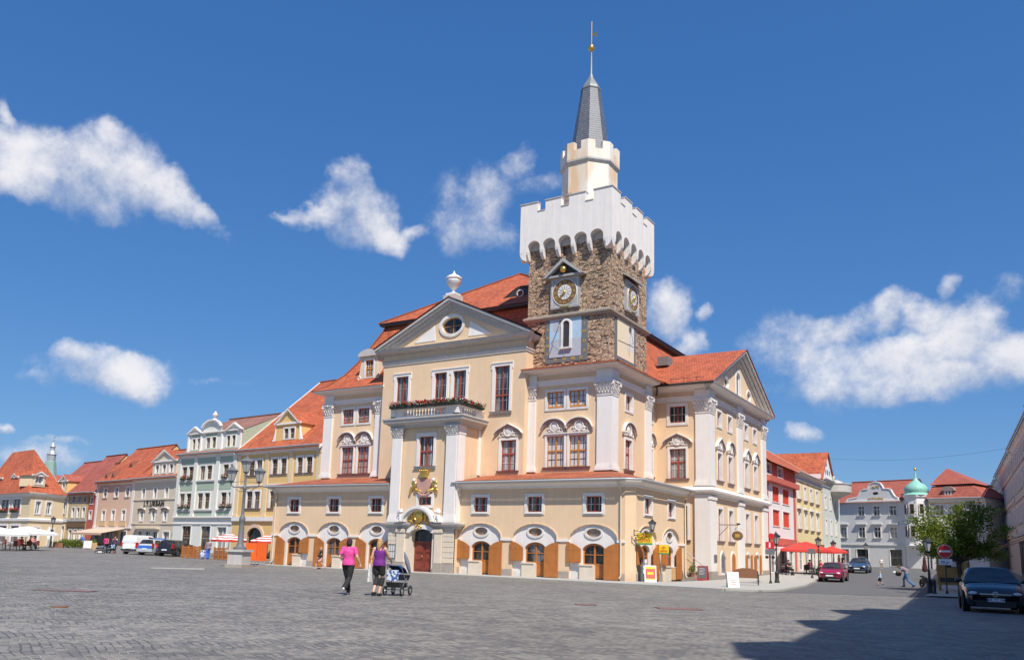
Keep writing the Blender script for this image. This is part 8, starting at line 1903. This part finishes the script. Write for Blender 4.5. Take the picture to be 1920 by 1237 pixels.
    if sleeve != 'none':
        limb(mb, [V['ls'], V['che'].lerp(V['nec'], .5), V['rs']], [.064*q, .085*q, .064*q], 10)
        for s_ in 'rl':
            e = V[s_+'s'].lerp(V[s_+'e'], .62 if sleeve == 'short' else 1); limb(mb, [V[s_+'s'], e] + ([V[s_+'w']] if sleeve == 'long' else []), [.064*q, .057*q] + ([.04] if sleeve == 'long' else []), 10)
    else:
        for s_ in 'rl':
            a = V[s_+'s']*.56 + V['nec']*.44; limb(mb, [V['che'] + Vector((a.x*.95, -.06, .06)), a + Vector((0, -.035, .03)), a + Vector((0, .02, .045)), V['che'] + Vector((a.x*.9, .085, .06))], [.034, .022, .02, .034], 8)
    blob('top', mb, M[topc], o, Mx, .014 if vox < .015 else .02)
    # bottom
    mb = MB(); mb.ball(V['pel'] - z*.02, (.172*q, .132*q, .115), 14, 8)
    if bottom == 'skirt':
        kk = (V['rk'] + V['lk'])/2; rows = []
        for t, rr in ((0, .16), (.3, .19), (.65, .215), (1, .235)):
            c = V['pel'].lerp(kk + z*.1, t); rows.append([(c.x + rr*1.05*cos(2*pi*i/16), c.y + rr*.9*sin(2*pi*i/16), c.z) for i in range(16)])
        mb.grid(rows, 0, True, True)
    else:
        f = dict(trousers=.97, capri=.42, shorts=-.12)[bottom]
        for s_ in 'rl':
            pts = [V[s_+'h'], V[s_+'h'].lerp(V[s_+'k'], .55)]; rs = [.105*q, .092*q]
            if f >= 0: pts += [V[s_+'k'], V[s_+'k'].lerp(V[s_+'a'], f)]; rs += [.074*q, .076*q if f > .9 else .07*q]
            else: pts += [V[s_+'h'].lerp(V[s_+'k'], .9)]; rs += [.085*q]
            limb(mb, pts, rs, 12)
    blob('skirt' if bottom == 'skirt' else bottom if bottom != 'capri' else 'trousers', mb, M[botc], o, Mx, .014 if vox < .015 else .02)
    for s_ in 'rl':
        mb = MB(); a = V[s_+'a']; mb.ball(a + Vector((.0, .065, -.045)), (.045, .125, .042), 12, 7); mb.ball(a + Vector((0, -.03, -.04)), (.042, .055, .045), 10, 6)
        if a.z > .13: mb.xf(Matrix.Translation(a) @ Matrix.Rotation(R(-28), 4, 'X') @ Matrix.Translation(-a))
        add('shoe', mb, M[shoec], o, Mx, 60)
    if extra: extra(o, Mx, V)
    return o
for kx, c in dict(hairdark=(.02, .012, .012), hairpurple=(.035, .012, .022), hairblond=(.42, .25, .11), hairbrown=(.10, .05, .025), hairgrey=(.35, .33, .31), pinkshirt=(.72, .07, .30), purpletop=(.16, .02, .22), blackcloth=(.018, .017, .017), denim=(.07, .16, .32), bluework=(.05, .15, .5), greyshirt=(.24, .2, .24), whitecloth=(.72, .72, .7), paleblue=(.36, .5, .66), redcloth=(.55, .03, .03), magenta=(.5, .04, .16), violet=(.10, .04, .12), skirtpink=(.55, .30, .27), lips=(.4, .12, .1), khakicloth=(.3, .26, .17), salmon=(.7, .3, .25)).items(): simple(kx, c, .8, var=.16, sc=9, bump=.9, bsc=13)
def walk(fwd=.28, rear=.3, swing=.16):
    return dict(rh=(.095, .01, .9), rk=(.1, fwd*.75, .51), ra=(.09, fwd, .09), lh=(-.095, -.01, .9), lk=(-.1, -.0, .48), la=(-.1, -rear, .19), rw=(.25, -swing*.6, .9), re=(.25, -swing*.9, 1.13), lw=(-.26, swing*1.6, .92), le=(-.25, swing*.35, 1.11))
def bag_white(o, Mx, V):
    mb = MB(); w = V['lw']; mb.hexa([(w.x - .03, w.y - .12, w.z - .42), (w.x + .03, w.y - .12, w.z - .42), (w.x + .03, w.y + .16, w.z - .42), (w.x - .03, w.y + .16, w.z - .42), (w.x - .02, w.y - .1, w.z + .12), (w.x + .02, w.y - .1, w.z + .12), (w.x + .02, w.y + .1, w.z + .12), (w.x - .02, w.y + .1, w.z + .12)])
    tag(add('carrier_bag', mb, M['whitecloth'], None, Mx), 'flat white bag held in the left hand of the woman in purple', 'bag')
def purse(o, Mx, V):
    mb = MB(); c = V['lw'] + Vector((.03, .02, .02)); mb.ball(c, (.06, .15, .085), 12, 7); mb.tube([c + Vector((0, -.1, .05)), c + Vector((0, 0, .18)), c + Vector((0, .1, .05))], .012, 6)
    tag(add('handbag', mb, M['hairpurple'], None, Mx, 50), 'dark handbag under the left arm of the woman in pink', 'bag')
vd = lambda px, py: math.atan2(at(px, py).y - CAM.y, at(px, py).x - CAM.x) - pi/2
# two women in the foreground, walking away towards the portal
p1 = at(650, 1114.5); rz1 = vd(650, 1114) - .42
person('woman in a pink shirt and black trousers with short dark hair walking away', p1, rz1, hgt(p1, 650, 1009.5) - .0, dict(rh=(.095, .0, .9), rk=(.075, -.06, .49), ra=(.06, -.34, .22), lh=(-.095, 0, .9), lk=(-.05, .1, .5), la=(-.02, .12, .09), rs=(.19, -.005, 1.38), re=(.30, -.06, 1.14), rw=(.36, .04, .93), le=(-.27, -.1, 1.13), lw=(-.2, .13, 1.05)), topc='pinkshirt', sleeve='short', bottom='trousers', botc='blackcloth', hair='bob', hairc='hairpurple', vox=.012, fingers=True, bulk=1.1, extra=purse)
p2 = at(708, 1116.5); rz2 = vd(708, 1116) - .5
person('woman in a purple strap top and black cropped trousers pushing a pram', p2, rz2, hgt(p2, 708, 1010), dict(rh=(.095, 0, .9), rk=(.09, .08, .5), ra=(.07, -.06, .09), lh=(-.095, 0, .9), lk=(-.07, .02, .49), la=(-.03, -.22, .13), rs=(.18, .0, 1.385), re=(.25, .14, 1.14), rw=(.2, .38, 1.03), ls=(-.18, 0, 1.385), le=(-.24, -.05, 1.1), lw=(-.26, -.03, .83)), topc='purpletop', sleeve='none', bottom='capri', botc='blackcloth', hair='long', hairc='hairblond', shoec='blackcloth', vox=.012, fingers=True, bulk=1.08, extra=bag_white)
fwd = Vector((-sin(rz2), cos(rz2), 0)); rgt = Vector((cos(rz2), sin(rz2), 0)); c = p2 + fwd*.72 + rgt*.27; c.z = g(c.x, c.y)
pram('pram', 'blue hooded pram on four chunky wheels pushed by the woman in purple', T(c.x, c.y, c.z, rz2 + .1) @ Matrix.Scale(.89, 4), 'blueblanket')
# woman walking along the arcade
def shoulder_bag(o, Mx, V):
    mb = MB(); c = V['lw'] + Vector((-.02, -.05, .1)); mb.ball(c, (.07, .16, .12), 12, 7); mb.tube([c + Vector((0, -.1, .08)), V['ls'] + Vector((-.02, 0, .06)), c + Vector((0, .1, .08))], .012, 6)
    tag(add('shoulder_bag', mb, M['blackcloth'], None, Mx, 50), 'black shoulder bag carried by the woman in the pink skirt', 'bag')
p = at(600, 1066.5); person('woman in black top and pale pink skirt striding past the left arcade', p, vd(600, 1066) + 1.9, hgt(p, 600, 1025), walk(.34, .34), topc='blackcloth', sleeve='short', bottom='skirt', botc='skirtpink', hair='bob', hairc='hairblond', shoec='skirtpink', vox=.018, extra=shoulder_bag)
# man in blue work trousers by the plank fence, with a blue sack
p = at(389, 1047.5); person('man in grey shirt and bright blue work trousers by the plank fence', p, vd(389, 1047) + .3, 1.76, dict(walk(.1, .1, .05), la=(-.1, -.1, .09)), topc='greyshirt', bottom='trousers', botc='bluework', hairc='hairbrown', shoec='blackcloth', bulk=1.12)
p = at(379, 1048); o = thing('blue_sack', 'blue and white sack beside the man in blue trousers', 'sack', TP(p)); mb = MB(); mb.ball((0, 0, .36), (.26, .24, .34), 12, 8); mb.ball((.1, 0, .7), (.14, .12, .12), 10, 6); add('sack', mb, M['bluepattern'], o, TP(p), 60); mb = MB(); mb.ring((.1, 0, .68), .13, .02, 12, 5); add('tie', mb, M['bluework'], o, TP(p))
# two women with a pram at the left
p = at(197, 1036); person('woman in magenta top at the left beside a parked pram', p, vd(197, 1036) - .3, 1.66, walk(.12, .12), topc='magenta', bottom='trousers', botc='blackcloth', hairc='hairdark', hair='bob', bulk=1.1, shoec='blackcloth')
p = at(214, 1036); person('woman in violet top and rolled trousers raising her hands to her face', p, vd(214, 1036) + 2.8, 1.66, dict(rw=(.07, .17, 1.5), re=(.24, .16, 1.25), lw=(-.07, .17, 1.5), le=(-.24, .16, 1.25)), topc='violet', sleeve='none', bottom='capri', botc='blackcloth', hairc='hairbrown', hair='bob', shoec='redcloth')
p = at(205, 1036.5); pram('pram', 'small dark pram between the two women at the left', TP(p, vd(205, 1036) + .6), 'navycloth', False)
p = at(187, 1037); pram('pram', 'low dark pram at the far left of the two women', TP(p, vd(190, 1037) + 1.6) @ Matrix.Scale(.8, 4), 'blackp', False)
p = at(155, 1027); person('person in a blue jacket bending over the hedge shrubs', p, vd(155, 1027) + .8, 1.6, dict(che=(0, .16, 1.2), nec=(0, .3, 1.3), hea=(0, .38, 1.38), rs=(.17, .24, 1.28), ls=(-.17, .24, 1.28), re=(.2, .34, 1.04), le=(-.2, .34, 1.04), rw=(.15, .5, .9), lw=(-.15, .5, .9)), topc='bluework', sleeve='long', bottom='trousers', botc='khakicloth', hairc='hairgrey')
# street on the right
p = at(1651, 1097); person('small child in a pale blue shirt and dark shorts crossing the street', p, vd(1651, 1097) + 1.9, hgt(p, 1651, 1070), walk(.24, .26, .2), topc='paleblue', sleeve='long', bottom='shorts', botc='blackcloth', hairc='hairblond', shoec='blackcloth', bulk=1.12, cat='child')
p = at(1653, 1066); person('man in white shirt and khaki trousers farther up the street', p, vd(1653, 1066) + 3.0, hgt(p, 1653, 1045.5), walk(.1, .12), topc='whitecloth', bottom='trousers', botc='khakicloth', hairc='hairgrey')
def carry(o, Mx, V):
    mb = MB(); c = (V['rw'] + V['lw'])/2 + Vector((0, .0, -.1)); mb.ball(c, (.2, .2, .17), 12, 7)
    tag(add('dark_bundle', mb, M['blackcloth'], None, Mx, 60), 'dark bundle carried by the stooping man in jeans', 'bundle'); mb = MB(); mb.ball(c + Vector((0, .24, .06)), .1, 10, 7)
    tag(add('white_helmet', mb, M['whitecloth'], None, Mx, 60), 'small white ball-shaped helmet before the dark bundle', 'helmet')
p = at(1701, 1100.5); person('stooping man in blue jeans carrying a dark bundle across the street', p, vd(1701, 1100) + 1.45, 1.74, dict(che=(0, .2, 1.2), nec=(0, .36, 1.27), hea=(0, .46, 1.33), rs=(.18, .28, 1.27), ls=(-.18, .28, 1.27), re=(.22, .34, 1.0), le=(-.22, .34, 1.0), rw=(.14, .5, .98), lw=(-.14, .5, .98), rh=(.095, 0, .9), rk=(.1, .2, .52), ra=(.09, .2, .09), lk=(-.1, -.06, .48), la=(-.1, -.42, .16)), topc='greyshirt', bottom='trousers', botc='denim', hairc='hairbrown', shoec='blackcloth', extra=carry)
# cafe guests
SIT = dict(pel=(0, 0, .56), wai=(0, -.02, .7), che=(0, -.02, .9), nec=(0, 0, 1.06), hea=(0, .03, 1.19), rs=(.175, -.01, 1.01), ls=(-.175, -.01, 1.01), re=(.23, .08, .78), le=(-.23, .08, .78), rw=(.16, .3, .76), lw=(-.16, .3, .76), rh=(.095, .02, .53), lh=(-.095, .02, .53), rk=(.11, .42, .5), lk=(-.11, .42, .5), ra=(.11, .4, .09), la=(-.11, .4, .09))
for (x, y, a, tc_, hc, lb) in ((3.1, 28.4, 1., 'blackcloth', 'hairdark', 'seated guest in black at the table nearest the lantern post'), (5.2, 31.4, 5.5, 'redcloth', 'hairbrown', 'seated guest in red left of the grey plate post'), (4.1, 32.2, 2.7, 'magenta', 'hairdark', 'seated guest in magenta below the larger red parasol')):
    q = Vector((x, y, g(x, y) + PAVE)); person(lb, q, a + pi, 1.7, SIT, topc=tc_, bottom='trousers', botc='blackcloth', hairc=hc, shoec='blackcloth')
for i, (px, py, a, tc_, lb) in enumerate(((38, 1031, 3.4, 'redcloth', 'seated guest in red under the white parasols'), (60, 1028, 2., 'salmon', 'seated guest in salmon shirt under the white parasols'))):
    q = at(px, py); person(lb, q, a + pi, 1.7, SIT, topc=tc_, bottom='trousers', botc='blackcloth', hairc='hairbrown', shoec='blackcloth')
for px, py, tc_, lb in ((1574, 1072, 'salmon', 'person in salmon top standing behind the maroon car'), (1581, 1072, 'blackcloth', 'person in black standing behind the maroon car')):
    q = at(px, py, PAVE); person(lb, q, vd(px, py) + 2., 1.7, walk(.06, .06, .04), topc=tc_, bottom='trousers', botc='denim', hairc='hairdark')
# ------------------------------------------------------------------ finish: bake remeshed figures and lettering into plain meshes
bpy.context.view_layer.update()
dg = bpy.context.evaluated_depsgraph_get()
done = []
for o in BAKE:
    done.append((o, bpy.data.meshes.new_from_object(o.evaluated_get(dg))))
for o in [o for o in bpy.data.objects if o.type == 'FONT']:
    me = bpy.data.meshes.new_from_object(o.evaluated_get(dg)); done.append((o, me))
for o, me in done:
    if o.type == 'FONT':
        n = bpy.data.objects.new(o.name, me); COL.objects.link(n); n.parent = o.parent; n.matrix_parent_inverse = o.matrix_parent_inverse.copy(); n.matrix_basis = o.matrix_basis.copy()
        nm = o.name; bpy.data.objects.remove(o); n.name = nm
    else:
        o.modifiers.clear(); o.data = me; me.polygons.foreach_set('use_smooth', [True]*len(me.polygons))
